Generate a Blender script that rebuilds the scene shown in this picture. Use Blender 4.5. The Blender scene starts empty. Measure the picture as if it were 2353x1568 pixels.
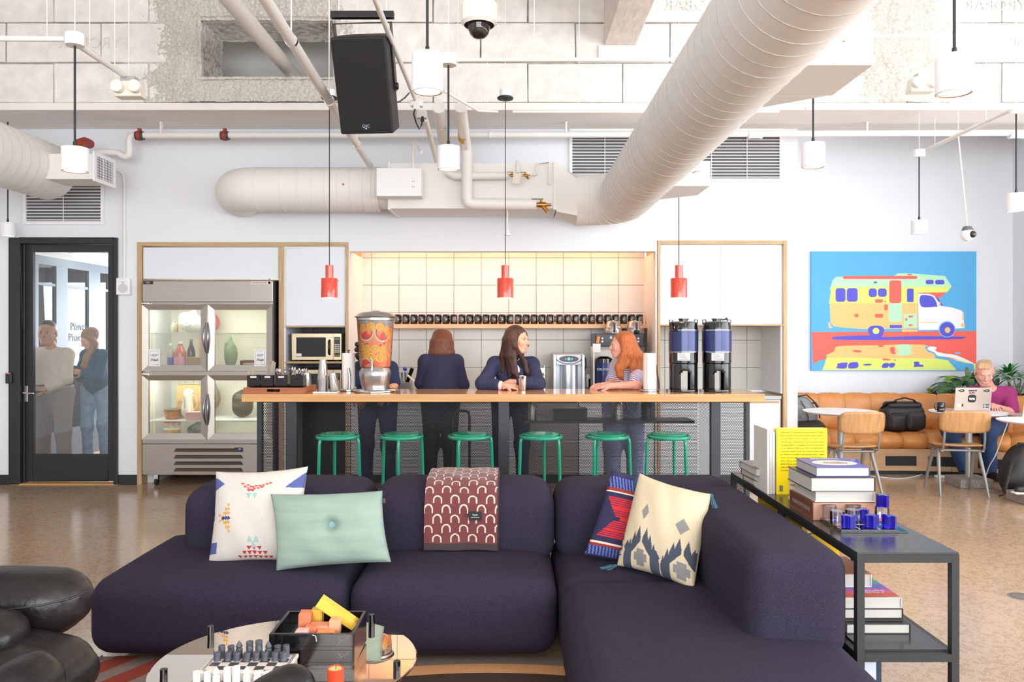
import bpy, bmesh, math, random
import numpy as np
from mathutils import Vector, Matrix, Euler, Quaternion
random.seed(7)
rng = np.random.default_rng(7)
SC = bpy.context.scene
COL = SC.collection
PI = math.pi
# ------------------------------------------------------------------ camera, sky, lights, exposure
FPX, HX, HY, EYE = 1830.0, 1176.5, 765.0, 1.55          # focal length in pixels, vanishing point, eye height
cam_data = bpy.data.cameras.new('camera')
cam_data.sensor_width = 36.0
cam_data.lens = FPX / 2353.0 * 36.0
cam_data.shift_y = (HY - 784.0) / 2353.0
cam_data.clip_start = 0.05
cam = bpy.data.objects.new('camera', cam_data)
COL.objects.link(cam)
cam.location = (0, 0, EYE)
cam.rotation_euler = (PI / 2, 0, 0)
SC.camera = cam
SC.view_settings.view_transform = 'Standard'
SC.view_settings.look = 'None'
SC.view_settings.gamma = 1.0
SC.view_settings.use_curve_mapping = False
SC.view_settings.exposure = 0.46
world = bpy.data.worlds.new('sky')
SC.world = world
world.use_nodes = True
_bg = world.node_tree.nodes['Background']
_bg.inputs[0].default_value = (0.93, 0.965, 1.0, 1)
_bg.inputs[1].default_value = 2.2
SC.cycles.max_bounces = 7
SC.cycles.diffuse_bounces = 4
SC.cycles.glossy_bounces = 3
SC.cycles.transmission_bounces = 4
SC.cycles.transparent_max_bounces = 12
SC.cycles.caustics_reflective = False
SC.cycles.caustics_refractive = False
SC.cycles.sample_clamp_indirect = 4.0
SC.cycles.use_denoising = True

def area(name, loc, target, sx, sy, power, color):
    d = bpy.data.lights.new(name, 'AREA')
    d.shape = 'RECTANGLE'; d.size = sx; d.size_y = sy
    d.energy = power; d.color = color
    o = bpy.data.objects.new(name, d); COL.objects.link(o)
    o.location = loc
    o.rotation_euler = (Vector(target) - Vector(loc)).to_track_quat('-Z', 'Y').to_euler()
    return o

DAY = (0.94, 0.97, 1.0)
area('window_daylight_east', (6.30, 1.7, 2.35), (0, 2.3, 2.4), 10.4, 2.9, 265, DAY)        # the side windows
area('window_daylight_south', (.8, -4.4, 2.5), (.2, 5, 2.6), 9.4, 3.1, 430, DAY)       # the windows behind the camera
area('office_window_daylight', (-5.0, 11.9, 1.6), (-4.9, 8, 1.3), 2.2, 1.4, 110, DAY)     # the office behind the glass door

# ------------------------------------------------------------------ helpers
def P(px, py, Y):
    return Vector(((px - HX) * Y / FPX, Y, EYE - (py - HY) * Y / FPX))
def PX(px, Y): return (px - HX) * Y / FPX
def PZ(py, Y): return EYE - (py - HY) * Y / FPX

def lin(c):
    if isinstance(c, str):
        c = c.lstrip('#'); c = [int(c[i:i + 2], 16) for i in (0, 2, 4)]
    return tuple(((v / 255.0) / 12.92 if v / 255.0 <= 0.04045 else ((v / 255.0 + 0.055) / 1.055) ** 2.4) for v in c)

MATS = {}
def M(name, col=(200, 200, 200), rough=0.5, metal=0.0, noise=None, bump=None, spec=0.5, emit=None, trans=0.0, sheen=0.0, coat=0.0, stretch=(1, 1, 1), alpha=1.0, col2=None):
    if name in MATS: return MATS[name]
    m = bpy.data.materials.new(name); MATS[name] = m
    m.use_nodes = True
    nt = m.node_tree; b = nt.nodes['Principled BSDF']
    c = lin(col)
    b.inputs['Base Color'].default_value = (*c, 1)
    b.inputs['Roughness'].default_value = rough
    b.inputs['Metallic'].default_value = metal
    b.inputs['Specular IOR Level'].default_value = spec
    b.inputs['Transmission Weight'].default_value = trans
    b.inputs['Sheen Weight'].default_value = sheen
    b.inputs['Coat Weight'].default_value = coat
    b.inputs['Alpha'].default_value = alpha
    m.diffuse_color = (*c, 1)
    if emit:
        b.inputs['Emission Color'].default_value = (*lin(emit[0]), 1)
        b.inputs['Emission Strength'].default_value = emit[1]
    if noise or bump:
        tc = nt.nodes.new('ShaderNodeTexCoord'); mp = nt.nodes.new('ShaderNodeMapping')
        mp.inputs['Scale'].default_value = stretch
        nt.links.new(tc.outputs['Object'], mp.inputs['Vector'])
    if noise:
        n = nt.nodes.new('ShaderNodeTexNoise'); n.inputs['Scale'].default_value = noise[0]
        n.inputs['Detail'].default_value = 4
        nt.links.new(mp.outputs['Vector'], n.inputs['Vector'])
        mx = nt.nodes.new('ShaderNodeMix'); mx.data_type = 'RGBA'
        a = noise[1]
        c2 = lin(col2) if col2 else tuple(min(1, v * (1 + a)) for v in c)
        c1 = c if col2 else tuple(v * (1 - a) for v in c)
        mx.inputs[6].default_value = (*c1, 1); mx.inputs[7].default_value = (*c2, 1)
        rp = nt.nodes.new('ShaderNodeMapRange')
        rp.inputs[1].default_value = 0.3; rp.inputs[2].default_value = 0.7
        nt.links.new(n.outputs['Fac'], rp.inputs[0])
        nt.links.new(rp.outputs[0], mx.inputs[0])
        nt.links.new(mx.outputs[2], b.inputs['Base Color'])
    if bump:
        n2 = nt.nodes.new('ShaderNodeTexNoise'); n2.inputs['Scale'].default_value = bump[0]
        n2.inputs['Detail'].default_value = 5
        nt.links.new(mp.outputs['Vector'], n2.inputs['Vector'])
        bp = nt.nodes.new('ShaderNodeBump'); bp.inputs['Strength'].default_value = bump[1]
        bp.inputs['Distance'].default_value = bump[2] if len(bump) > 2 else 0.01
        nt.links.new(n2.outputs['Fac'], bp.inputs['Height'])
        nt.links.new(bp.outputs['Normal'], b.inputs['Normal'])
    return m

def glass(name, tint=(245, 250, 250), refl=0.10, rough=0.0):
    """thin clear sheet: mostly see-through, mirrors a little"""
    if name in MATS: return MATS[name]
    m = bpy.data.materials.new(name); MATS[name] = m
    m.use_nodes = True; nt = m.node_tree
    for n in list(nt.nodes):
        if n.type != 'OUTPUT_MATERIAL': nt.nodes.remove(n)
    out = [n for n in nt.nodes if n.type == 'OUTPUT_MATERIAL'][0]
    t = nt.nodes.new('ShaderNodeBsdfTransparent'); t.inputs[0].default_value = (*lin(tint), 1)
    g = nt.nodes.new('ShaderNodeBsdfGlossy'); g.inputs['Roughness'].default_value = rough
    f = nt.nodes.new('ShaderNodeFresnel'); f.inputs[0].default_value = 1.45
    ad = nt.nodes.new('ShaderNodeMath'); ad.operation = 'ADD'; ad.inputs[1].default_value = refl; ad.use_clamp = True
    mx = nt.nodes.new('ShaderNodeMixShader')
    nt.links.new(f.outputs[0], ad.inputs[0]); nt.links.new(ad.outputs[0], mx.inputs[0])
    nt.links.new(t.outputs[0], mx.inputs[1]); nt.links.new(g.outputs[0], mx.inputs[2])
    nt.links.new(mx.outputs[0], out.inputs[0])
    return m

class MB:
    """collects shapes (with a material slot per face) and links them as ONE mesh object"""
    def __init__(s): s.v = []; s.f = []; s.m = []; s.cur = 0; s.st = []
    def build_all(s, name, mats, parent=None, **kw):
        """every shape added becomes a part of its own"""
        r = []
        for i, (v0, f0) in enumerate(s.st):
            v1, f1 = s.st[i + 1] if i + 1 < len(s.st) else (len(s.v), len(s.f))
            q = MB(); q.v = s.v[v0:v1]; q.f = [tuple(k - v0 for k in f) for f in s.f[f0:f1]]; q.m = s.m[f0:f1]
            r.append(q.build(name, mats, parent, **kw))
        return r
    def add(s, vs, fs):
        o = len(s.v); s.st.append((o, len(s.f))); s.v.extend([tuple(map(float, v)) for v in vs])
        for f in fs: s.f.append(tuple(i + o for i in f)); s.m.append(s.cur)
        return s
    def mat(s, i): s.cur = i; return s
    def box(s, x0, x1, y0, y1, z0, z1):
        vs = [(x, y, z) for z in (z0, z1) for y in (y0, y1) for x in (x0, x1)]
        return s.add(vs, [(0, 2, 3, 1), (4, 5, 7, 6), (0, 1, 5, 4), (2, 6, 7, 3), (0, 4, 6, 2), (1, 3, 7, 5)])
    def obox(s, c, sx, sy, sz, rot=None):
        """box centred on c, turned by rot (Euler tuple)"""
        R = Euler(rot).to_matrix() if rot else Matrix.Identity(3)
        vs = [Vector(c) + R @ Vector((x * sx / 2, y * sy / 2, z * sz / 2)) for z in (-1, 1) for y in (-1, 1) for x in (-1, 1)]
        return s.add(vs, [(0, 2, 3, 1), (4, 5, 7, 6), (0, 1, 5, 4), (2, 6, 7, 3), (0, 4, 6, 2), (1, 3, 7, 5)])
    def lathe(s, prof, c=(0, 0, 0), n=32, axis='z', cap=True, a0=0.0, a1=2 * PI):
        c = Vector(c); vs = []; fs = []; full = abs(a1 - a0 - 2 * PI) < 1e-6
        k = n if full else n + 1
        for r, z in prof:
            for i in range(k):
                a = a0 + (a1 - a0) * i / n
                p = (r * math.cos(a), r * math.sin(a), z)
                if axis == 'y': p = (p[0], p[2], -p[1])
                if axis == 'x': p = (p[2], p[0], p[1])
                vs.append(c + Vector(p))
        for j in range(len(prof) - 1):
            for i in range(n):
                i2 = (i + 1) % k
                if not full and i == n: continue
                fs.append((j * k + i, j * k + i2, (j + 1) * k + i2, (j + 1) * k + i))
        if cap and full:
            if prof[0][0] > 1e-5: fs.append(tuple(range(k - 1, -1, -1)))
            if prof[-1][0] > 1e-5: fs.append(tuple((len(prof) - 1) * k + i for i in range(k)))
        return s.add(vs, fs)
    def cyl(s, c, r, h, n=24, axis='z', r2=None):
        r2 = r if r2 is None else r2
        return s.lathe([(r, 0), (r2, h)], c, n, axis)
    def bar(s, a, b, r, n=10, r2=None):
        return s.tube([a, b], r, n, r_end=r2)
    def tube(s, pts, r, n=8, closed=False, r_end=None, radii=None, flat=None):
        pts = [Vector(p) for p in pts]; m = len(pts); vs = []; fs = []
        up = None
        for i, p in enumerate(pts):
            if closed: t = pts[(i + 1) % m] - pts[i - 1]
            else: t = pts[min(i + 1, m - 1)] - pts[max(i - 1, 0)]
            t = t.normalized() if t.length > 1e-9 else Vector((0, 0, 1))
            if up is None:
                up = Vector((0, 0, 1)) if abs(t.z) < 0.9 else Vector((0, 1, 0))
            u = (up - t * up.dot(t)).normalized(); w = t.cross(u); up = u
            rr = radii[i] if radii else (r if r_end is None else r + (r_end - r) * i / max(1, m - 1))
            for k in range(n):
                a = 2 * PI * k / n
                vs.append(p + (u * math.cos(a) * (flat if flat else 1) + w * math.sin(a)) * rr)
        for i in range(m if closed else m - 1):
            j = (i + 1) % m
            for k in range(n):
                k2 = (k + 1) % n
                fs.append((i * n + k, i * n + k2, j * n + k2, j * n + k))
        if not closed:
            fs.append(tuple(range(n - 1, -1, -1))); fs.append(tuple((m - 1) * n + k for k in range(n)))
        return s.add(vs, fs)
    def prism(s, pts, vec):
        """polygon (3-D points) pushed along vec"""
        pts = [Vector(p) for p in pts]; vec = Vector(vec); n = len(pts)
        vs = pts + [p + vec for p in pts]
        fs = [tuple(range(n - 1, -1, -1)), tuple(range(n, 2 * n))] + [(i, (i + 1) % n, n + (i + 1) % n, n + i) for i in range(n)]
        return s.add(vs, fs)
    def ball(s, c, r, n=16, m=10, sc=(1, 1, 1), rot=None):
        R = Euler(rot).to_matrix() if rot else Matrix.Identity(3)
        vs = []; fs = []
        for j in range(m + 1):
            th = PI * j / m
            for i in range(n):
                a = 2 * PI * i / n
                vs.append(Vector(c) + R @ Vector((math.sin(th) * math.cos(a) * r * sc[0], math.sin(th) * math.sin(a) * r * sc[1], math.cos(th) * r * sc[2])))
        for j in range(m):
            for i in range(n):
                i2 = (i + 1) % n
                fs.append((j * n + i, (j + 1) * n + i, (j + 1) * n + i2, j * n + i2))
        return s.add(vs, fs)
    def ngon(s, pts): return s.add(pts, [tuple(range(len(pts)))])
    def build(s, name, mats, parent=None, smooth=None, bevel=0.0, seg=2, sub=0, loc=None, off=None):
        me = bpy.data.meshes.new(name)
        vs = s.v if off is None else [(a - off[0], b - off[1], c - off[2]) for a, b, c in s.v]
        me.from_pydata(vs, [], s.f)
        if not isinstance(mats, (list, tuple)): mats = [mats]
        for m in mats: me.materials.append(m)
        if len(mats) > 1: me.polygons.foreach_set('material_index', s.m)
        bm = bmesh.new(); bm.from_mesh(me)
        bmesh.ops.remove_doubles(bm, verts=bm.verts, dist=1e-6)
        bmesh.ops.recalc_face_normals(bm, faces=bm.faces)
        bm.to_mesh(me); bm.free()
        if smooth is not None:
            me.polygons.foreach_set('use_smooth', [True] * len(me.polygons))
            if smooth < 179: me.set_sharp_from_angle(angle=math.radians(smooth))
        o = bpy.data.objects.new(name, me); COL.objects.link(o)
        if bevel:
            md = o.modifiers.new('bevel', 'BEVEL'); md.width = bevel; md.segments = seg; md.limit_method = 'ANGLE'; md.angle_limit = math.radians(40)
            md.harden_normals = False
        if sub:
            md = o.modifiers.new('sub', 'SUBSURF'); md.levels = sub; md.render_levels = sub
        if parent is not None: o.parent = parent
        if loc is not None: o.location = loc
        return o

def tag(o, label=None, cat=None, group=None, kind=None):
    if label: o['label'] = label
    if cat: o['category'] = cat
    if group: o['group'] = group
    if kind: o['kind'] = kind
    return o
def thing(name, label, cat, loc=(0, 0, 0), rz=0.0, group=None):
    o = bpy.data.objects.new(name, None); COL.objects.link(o)
    o.empty_display_size = 0.05
    o.location = loc; o.rotation_euler = (0, 0, rz)
    return tag(o, label, cat, group)
def link_copy(o, parent=None):
    c = o.copy(); COL.objects.link(c)
    if parent is not None: c.parent = parent
    return c
def dup(root, loc, rz=0.0, label=None, group=None):
    r = link_copy(root); r.location = loc; r.rotation_euler = (root.rotation_euler[0], root.rotation_euler[1], rz)
    if label: r['label'] = label
    if group: r['group'] = group
    for ch in root.children:
        c = link_copy(ch, r)
        for g in ch.children: link_copy(g, c)
    return r
def struct(o, kind='structure'):
    o['kind'] = kind; return o
ORD = ['first', 'second', 'third', 'fourth', 'fifth', 'sixth', 'seventh', 'eighth', 'ninth', 'tenth', 'eleventh', 'twelfth', 'thirteenth', 'fourteenth', 'fifteenth', 'sixteenth', 'seventeenth', 'eighteenth', 'nineteenth', 'twentieth', 'twenty-first', 'twenty-second', 'twenty-third', 'twenty-fourth', 'twenty-fifth', 'twenty-sixth', 'twenty-seventh', 'twenty-eighth', 'twenty-ninth', 'thirtieth', 'thirty-first', 'thirty-second', 'thirty-third', 'thirty-fourth', 'thirty-fifth', 'thirty-sixth']

def text(s, size, mat, parent=None, loc=(0, 0, 0), rot=(PI / 2, 0, 0), align='CENTER', name='lettering', width=None, depth=0.0004, shear=0.0, line=1.0, bold=0.0):
    """flat lettering; rot (pi/2,0,0) faces the camera"""
    cu = bpy.data.curves.new(name, 'FONT'); cu.body = s; cu.size = size; cu.align_x = align; cu.align_y = 'CENTER'
    cu.extrude = depth; cu.resolution_u = 2; cu.shear = shear; cu.space_line = line; cu.offset = bold
    o = bpy.data.objects.new(name, cu); COL.objects.link(o)
    cu.materials.append(mat)
    o.location = loc; o.rotation_euler = rot
    if width:
        bpy.context.view_layer.update()
        w = max(1e-6, o.dimensions.x)
        o.scale = (width / w, 1, 1)
    else: bpy.context.view_layer.update()
    bpy.context.view_layer.update()
    me = bpy.data.meshes.new_from_object(o.evaluated_get(bpy.context.evaluated_depsgraph_get()))
    n = bpy.data.objects.new(name, me); COL.objects.link(n)
    n.location = o.location; n.rotation_euler = o.rotation_euler; n.scale = o.scale
    bpy.data.objects.remove(o); bpy.data.curves.remove(cu)
    if n.name != name and name not in bpy.data.objects: n.name = name
    if parent is not None: n.parent = parent
    return n

def wood(name, c1, c2, scale=6.0, axis='x', rough=0.4, coat=0.0):
    """long-grained timber"""
    st = {'x': (0.35, 9, 9), 'y': (9, 0.35, 9), 'z': (9, 9, 0.35)}[axis]
    return M(name, c1, rough, noise=(scale, 0.1), col2=c2, stretch=st, coat=coat)
# ------------------------------------------------------------------ soft-blended bodies: distance fields turned into one skin
class Field:
    def __init__(s): s.p = []
    def cap(s, a, b, ra, rb=None, k=0.02): s.p.append(('c', Vector(a), Vector(b), ra, ra if rb is None else rb, k)); return s
    def ell(s, c, r, R=None, k=0.02): s.p.append(('e', Vector(c), Vector(r), R, None, k)); return s
    def sub(s, c, r, R=None, k=0.01): s.p.append(('s', Vector(c), Vector(r), R, None, k)); return s
    def chain(s, pts, rs, k=0.02):
        for i in range(len(pts) - 1): s.cap(pts[i], pts[i + 1], rs[i], rs[i + 1], k)
        return s
    def bounds(s):
        lo = np.full(3, 1e9); hi = -lo
        for t, a, b, r, q, k in s.p:
            if t == 's': continue
            if t == 'c':
                m = max(r, q); pts = [np.array(a), np.array(b)]
            else:
                m = max(b); pts = [np.array(a)]
            for p in pts: lo = np.minimum(lo, p - m); hi = np.maximum(hi, p + m)
        return lo, hi
    def mesh(s, h):
        lo, hi = s.bounds(); lo = lo - 3 * h; hi = hi + 3 * h
        ax = [np.arange(lo[i], hi[i] + h, h, dtype=np.float32) for i in range(3)]
        D = np.full([len(a) for a in ax], 0.5, np.float32)
        for t, a, b, r, q, k in s.p:
            if t == 'c':
                m = max(r, q) + k + 3 * h
                l = np.minimum(np.array(a), np.array(b)) - m; u = np.maximum(np.array(a), np.array(b)) + m
            else:
                m = max(b) + k + 3 * h; l = np.array(a) - m; u = np.array(a) + m
            sl = []
            for i in range(3):
                i0 = max(0, int(np.searchsorted(ax[i], l[i]))); i1 = min(len(ax[i]), int(np.searchsorted(ax[i], u[i])))
                sl.append(slice(i0, max(i0 + 1, i1)))
            X = ax[0][sl[0]][:, None, None] - np.float32(a[0]); Y = ax[1][sl[1]][None, :, None] - np.float32(a[1]); Z = ax[2][sl[2]][None, None, :] - np.float32(a[2])
            if t == 'c':
                ba = b - a; L = max(1e-9, ba.length_squared)
                tt = np.clip((X * ba[0] + Y * ba[1] + Z * ba[2]) / L, 0, 1)
                d = np.sqrt((X - tt * ba[0]) ** 2 + (Y - tt * ba[1]) ** 2 + (Z - tt * ba[2]) ** 2) - (r + (q - r) * tt)
            else:
                if r is not None:
                    R = r.transposed()
                    x = R[0][0] * X + R[0][1] * Y + R[0][2] * Z; y = R[1][0] * X + R[1][1] * Y + R[1][2] * Z; z = R[2][0] * X + R[2][1] * Y + R[2][2] * Z
                else: x, y, z = X, Y, Z
                k0 = np.sqrt((x / b[0]) ** 2 + (y / b[1]) ** 2 + (z / b[2]) ** 2) + 1e-6
                k1 = np.sqrt((x / b[0] ** 2) ** 2 + (y / b[1] ** 2) ** 2 + (z / b[2] ** 2) ** 2) + 1e-6
                d = k0 * (k0 - 1) / k1
            S = D[tuple(sl)]
            if t == 's':
                d = -d; hh = np.maximum(k - np.abs(S - d), 0) / k
                D[tuple(sl)] = np.maximum(S, d) + hh * hh * k * 0.25
            else:
                hh = np.maximum(k - np.abs(S - d), 0) / k
                D[tuple(sl)] = np.minimum(S, d) - hh * hh * k * 0.25
        neg = D < 0
        c = [neg[i:neg.shape[0] - 1 + i, j:neg.shape[1] - 1 + j, l:neg.shape[2] - 1 + l] for i in (0, 1) for j in (0, 1) for l in (0, 1)]
        cnt = sum(x.astype(np.int8) for x in c)
        act = (cnt > 0) & (cnt < 8)
        idx = np.argwhere(act)
        ids = np.full(act.shape, -1, np.int64); ids[act] = np.arange(len(idx))
        corners = np.array([(i, j, l) for i in (0, 1) for j in (0, 1) for l in (0, 1)])
        val = np.stack([D[idx[:, 0] + q[0], idx[:, 1] + q[1], idx[:, 2] + q[2]] for q in corners], 1)
        acc = np.zeros((len(idx), 3)); n = np.zeros(len(idx))
        for e0 in range(8):
            for e1 in range(e0 + 1, 8):
                if np.abs(corners[e0] - corners[e1]).sum() != 1: continue
                m = (val[:, e0] < 0) != (val[:, e1] < 0)
                t = val[m, e0] / (val[m, e0] - val[m, e1])
                acc[m] += corners[e0] + t[:, None] * (corners[e1] - corners[e0]); n[m] += 1
        V = (idx + acc / n[:, None]) * h + lo
        Q = []
        for axn in range(3):
            o = [1, 2] if axn == 0 else ([2, 0] if axn == 1 else [0, 1])
            s0 = [slice(None)] * 3; s1 = [slice(None)] * 3
            s0[axn] = slice(0, -1); s1[axn] = slice(1, None)
            A = neg[tuple(s0)]; B = neg[tuple(s1)]
            ed = np.argwhere(A != B)
            ok = (ed[:, o[0]] > 0) & (ed[:, o[1]] > 0) & (ed[:, o[0]] < act.shape[o[0]]) & (ed[:, o[1]] < act.shape[o[1]])
            ed = ed[ok]; fl = A[ed[:, 0], ed[:, 1], ed[:, 2]]
            def cell(du, dv):
                e = ed.copy(); e[:, o[0]] += du; e[:, o[1]] += dv
                return ids[e[:, 0], e[:, 1], e[:, 2]]
            q = np.stack([cell(-1, -1), cell(0, -1), cell(0, 0), cell(-1, 0)], 1)
            q[~fl] = q[~fl][:, ::-1]
            Q.append(q)
        Q = np.concatenate(Q)
        Q = Q[(Q >= 0).all(1)]
        return V, Q
    def build(s, name, mats, parent=None, h=0.007, off=None, pick=None):
        V, Q = s.mesh(h)
        if off is not None: V = V - np.array(off)
        me = bpy.data.meshes.new(name)
        me.vertices.add(len(V)); me.vertices.foreach_set('co', V.astype(np.float32).ravel())
        me.loops.add(len(Q) * 4); me.loops.foreach_set('vertex_index', Q.astype(np.int32).ravel())
        me.polygons.add(len(Q)); me.polygons.foreach_set('loop_start', np.arange(0, len(Q) * 4, 4, dtype=np.int32))
        me.polygons.foreach_set('use_smooth', np.ones(len(Q), bool))
        if not isinstance(mats, (list, tuple)): mats = [mats]
        for m in mats: me.materials.append(m)
        if pick is not None:
            C = V[Q].mean(1)
            me.polygons.foreach_set('material_index', pick(C).astype(np.int32))
        me.update(calc_edges=True); me.validate()
        o = bpy.data.objects.new(name, me); COL.objects.link(o)
        if parent is not None: o.parent = parent
        return o

SKIN = {}
def skin(name, c):
    if name not in SKIN:
        SKIN[name] = M('skin_' + name, c, 0.45, noise=(30, 0.05), spec=0.35)
    return SKIN[name]
EYEW = M('eye_white', (235, 232, 228), 0.25); EYEI = M('iris_dark', (58, 42, 34), 0.15); BROW = M('brow_hair', (70, 45, 32), 0.8)
LIPS = M('lip_pink', (190, 98, 92), 0.4)

def hand(F, w, d, nrm, side, curl=0.5, s=1.0, spread=1.0):
    """palm and five fingers; w wrist, d direction of the fingers, nrm back of the hand, side: +1 puts the thumb on d x nrm"""
    w = Vector(w); d = Vector(d).normalized(); nrm = (Vector(nrm) - d * Vector(nrm).dot(d)).normalized(); t = d.cross(nrm) * side
    F.cap(w, w + d * 0.035 * s, 0.023 * s, 0.026 * s, 0.02)
    for i, (o, L, r) in enumerate([(0.030, 0.070, 0.0088), (0.010, 0.078, 0.0090), (-0.010, 0.073, 0.0088), (-0.029, 0.058, 0.0078)]):
        b = w + d * 0.088 * s + t * o * s
        F.cap(w + d * 0.02 * s + t * o * 0.6 * s, b, 0.0135 * s, 0.0115 * s, 0.014)
        p = b; ang = 0.0; dd = (d + t * o * 2.2 * spread).normalized()
        for j, f in enumerate((0.45, 0.32, 0.23)):
            ang += curl * (0.75, 0.9, 0.6)[j]
            q = p + (dd * math.cos(ang) - nrm * math.sin(ang)) * L * f * s
            F.cap(p, q, r * s * (1 - 0.1 * j), r * s * (0.93 - 0.1 * j), 0.004); p = q
    b = w + d * 0.022 * s + t * 0.026 * s
    p1 = b + (d * 0.55 + t * 0.75 - nrm * 0.35 * curl).normalized() * 0.042 * s
    p2 = p1 + (d * 0.85 + t * 0.35 - nrm * 0.6 * curl).normalized() * 0.032 * s
    p3 = p2 + (d * 0.95 + t * 0.05 - nrm * 0.8 * curl).normalized() * 0.024 * s
    F.cap(b, p1, 0.0145 * s, 0.0115 * s, 0.012).cap(p1, p2, 0.0112 * s, 0.010 * s, 0.004).cap(p2, p3, 0.010 * s, 0.0082 * s, 0.004)

def head(F, c, R, s=1.0, fem=False, nose=1.0):
    T = lambda *p: Vector(c) + R @ (Vector(p) * s)
    E = lambda p, r, k=0.02: F.ell(T(*p), Vector(r) * s, R, k)
    E((0, .014, .038), (.073, .092, .082)); E((0, -.028, -.025), (.060, .066, .088), .03)
    w = .046 if fem else .053
    E((0, -.060, -.090), (.026 if fem else .033, .026, .024), .025)
    for x in (-1, 1):
        F.cap(T(x * w, .002, -.050), T(x * .022, -.060, -.092), .021 * s, .018 * s, .02)
        E((x * .036, -.066, -.020), (.022, .018, .022), .02)
        E((x * .077, .010, -.006), (.008, .019, .031), .006)
        E((x * .011, -.099, -.029), (.0085, .010, .0075), .006)
    F.cap(T(-.034, -.083, .024), T(.034, -.083, .024), .009 * s, None, .014)
    F.cap(T(0, -.089, .012), T(0, -.092 - .017 * nose, -.024), .0075 * s, .0115 * s, .010)
    for x in (-1, 1): F.sub(T(x * .031, -.099, .004), Vector((.017, .013, .010)) * s, R, .010)
    F.cap(T(-.018, -.087, -.052), T(.018, -.087, -.052), .008 * s, None, .01)
    F.cap(T(-.014, -.086, -.064), T(.014, -.086, -.064), .009 * s, None, .01)
    return T

def face_parts(T, R, s, body, off, brow, lips=LIPS, down=0.0, iris=EYEI):
    o = Vector(off)
    for x in (-1, 1):
        e = MB().ball(T(x * .031, -.0762, .004) - o, .0116 * s, 12, 8)
        eo = e.build('eye', EYEW, body, smooth=180)
        d = R @ Vector((0, -1, -down)).normalized()
        MB().ball(T(x * .031, -.0762, .004) - o + d * .0070 * s, .0063 * s, 10, 6).build('iris', iris, eo, smooth=180)
        MB().tube([T(x * .015, -.0905, .020) - o, T(x * .030, -.0905, .0262) - o, T(x * .045, -.078, .021) - o], .0028 * s, 6, radii=[.0026 * s, .0028 * s, .0014 * s]).build('eyebrow', brow, body, smooth=180)
        MB().tube([T(x * .018, -.083, .0085) - o, T(x * .031, -.0878, .0110) - o, T(x * .043, -.078, .0080) - o], .0017 * s, 5).build('eyelid', brow, body, smooth=180)
    MB().tube([T(-.023, -.081, -.0550) - o, T(-.010, -.0905, -.0545) - o, T(0, -.0915, -.0555) - o, T(.010, -.0905, -.0545) - o, T(.023, -.081, -.0550) - o], .004 * s, 6, radii=[.001 * s, .0036 * s, .0034 * s, .0036 * s, .001 * s]).build('lip', lips, body, smooth=180)
    MB().tube([T(-.020, -.081, -.0580) - o, T(0, -.0910, -.0620) - o, T(.020, -.081, -.0580) - o], .004 * s, 6, radii=[.001 * s, .0046 * s, .001 * s]).build('lip', lips, body, smooth=180)

def yawR(yaw, pitch=0.0, roll=0.0):
    """yaw 0 faces the camera (-Y), +90 faces +X; pitch > 0 looks down"""
    return (Matrix.Rotation(math.radians(yaw), 3, 'Z') @ Matrix.Rotation(math.radians(pitch), 3, 'X') @ Matrix.Rotation(math.radians(roll), 3, 'Y'))

def human(J, sc=1.0, fem=False, fat=1.0):
    """full body field from joints J: neck, chest, waist, pelvis, sho/elb/wri/hip/kne/ank/toe as (L, R) pairs, R = torso rotation"""
    F = Field(); Rt = J['Rt']
    F.ell(J['chest'], Vector((.155 if fem else .175, .105, .17)) * sc * fat, Rt, .06)
    F.ell(J['waist'], Vector((.125 if fem else .15, .095, .15)) * sc * fat, Rt, .08)
    F.ell(J['pelvis'], Vector((.165 if fem else .16, .115, .125)) * sc * fat, Rt, .08)
    F.cap(J['neck'], J['head'] + J['Rh'] @ Vector((0, .022, -.055)), .052 * sc * (.86 if fem else 1.05), .050 * sc * (.86 if fem else 1.05), .035)
    F.cap(Vector(J['sho'][0]), Vector(J['sho'][1]), .058 * sc, None, .06)
    if fem:
        for x in (-1, 1): F.ell(Vector(J['chest']) + Rt @ Vector((x * .075, -.085, -.02)), (.062, .055, .062), None, .04)
    for i in (0, 1):
        F.chain([J['sho'][i], J['elb'][i], J['wri'][i]], [.052 * sc * fat, .040 * sc, .026 * sc], .03)
        if 'hip' in J:
            F.chain([J['hip'][i], J['kne'][i], J['ank'][i]], [.088 * sc * fat, .056 * sc, .038 * sc], .05)
            F.cap(J['ank'][i] + Vector((0, 0, -.03)), J['toe'][i], .036 * sc, .030 * sc, .03)
    return F
# ------------------------------------------------------------------ materials of the setting
YW, YN, YA, YU = 8.13, 8.84, 9.7, 7.43        # wall plane, niche tiles, alcove wall, upper masonry
WALL = M('white_wall_paint', (232, 235, 240), 0.75, bump=(60, 0.04))
WARMW = M('white_ceiling_paint', (240, 238, 234), 0.8, bump=(25, 0.25, 0.01))
BLOCKM = M('whitewashed_block', (236, 232, 227), 0.85, noise=(7, 0.10), bump=(45, 0.5, 0.012))
JOINTM = M('block_joint', (176, 171, 164), 0.95, noise=(14, 0.3))
SPRAYM = M('sprayed_fireproofing', (206, 200, 192), 0.95, noise=(60, 0.22), bump=(70, .6, 0.012))
BLACKP = M('black_paint', (38, 39, 42), 0.35, bump=(200, 0.05))
DARKP = M('charcoal_powder_coat', (44, 48, 54), 0.4)
STEEL = M('brushed_steel', (176, 170, 163), 0.34, 1.0, noise=(5, 0.06), stretch=(0.4, 0.4, 30))
CHROME = M('polished_steel', (225, 225, 226), 0.10, 1.0)
WHITEP = M('white_enamel', (242, 243, 244), 0.45)
WHITED = M('white_duct_paint', (236, 234, 231), 0.5, bump=(8, 0.03))
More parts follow.
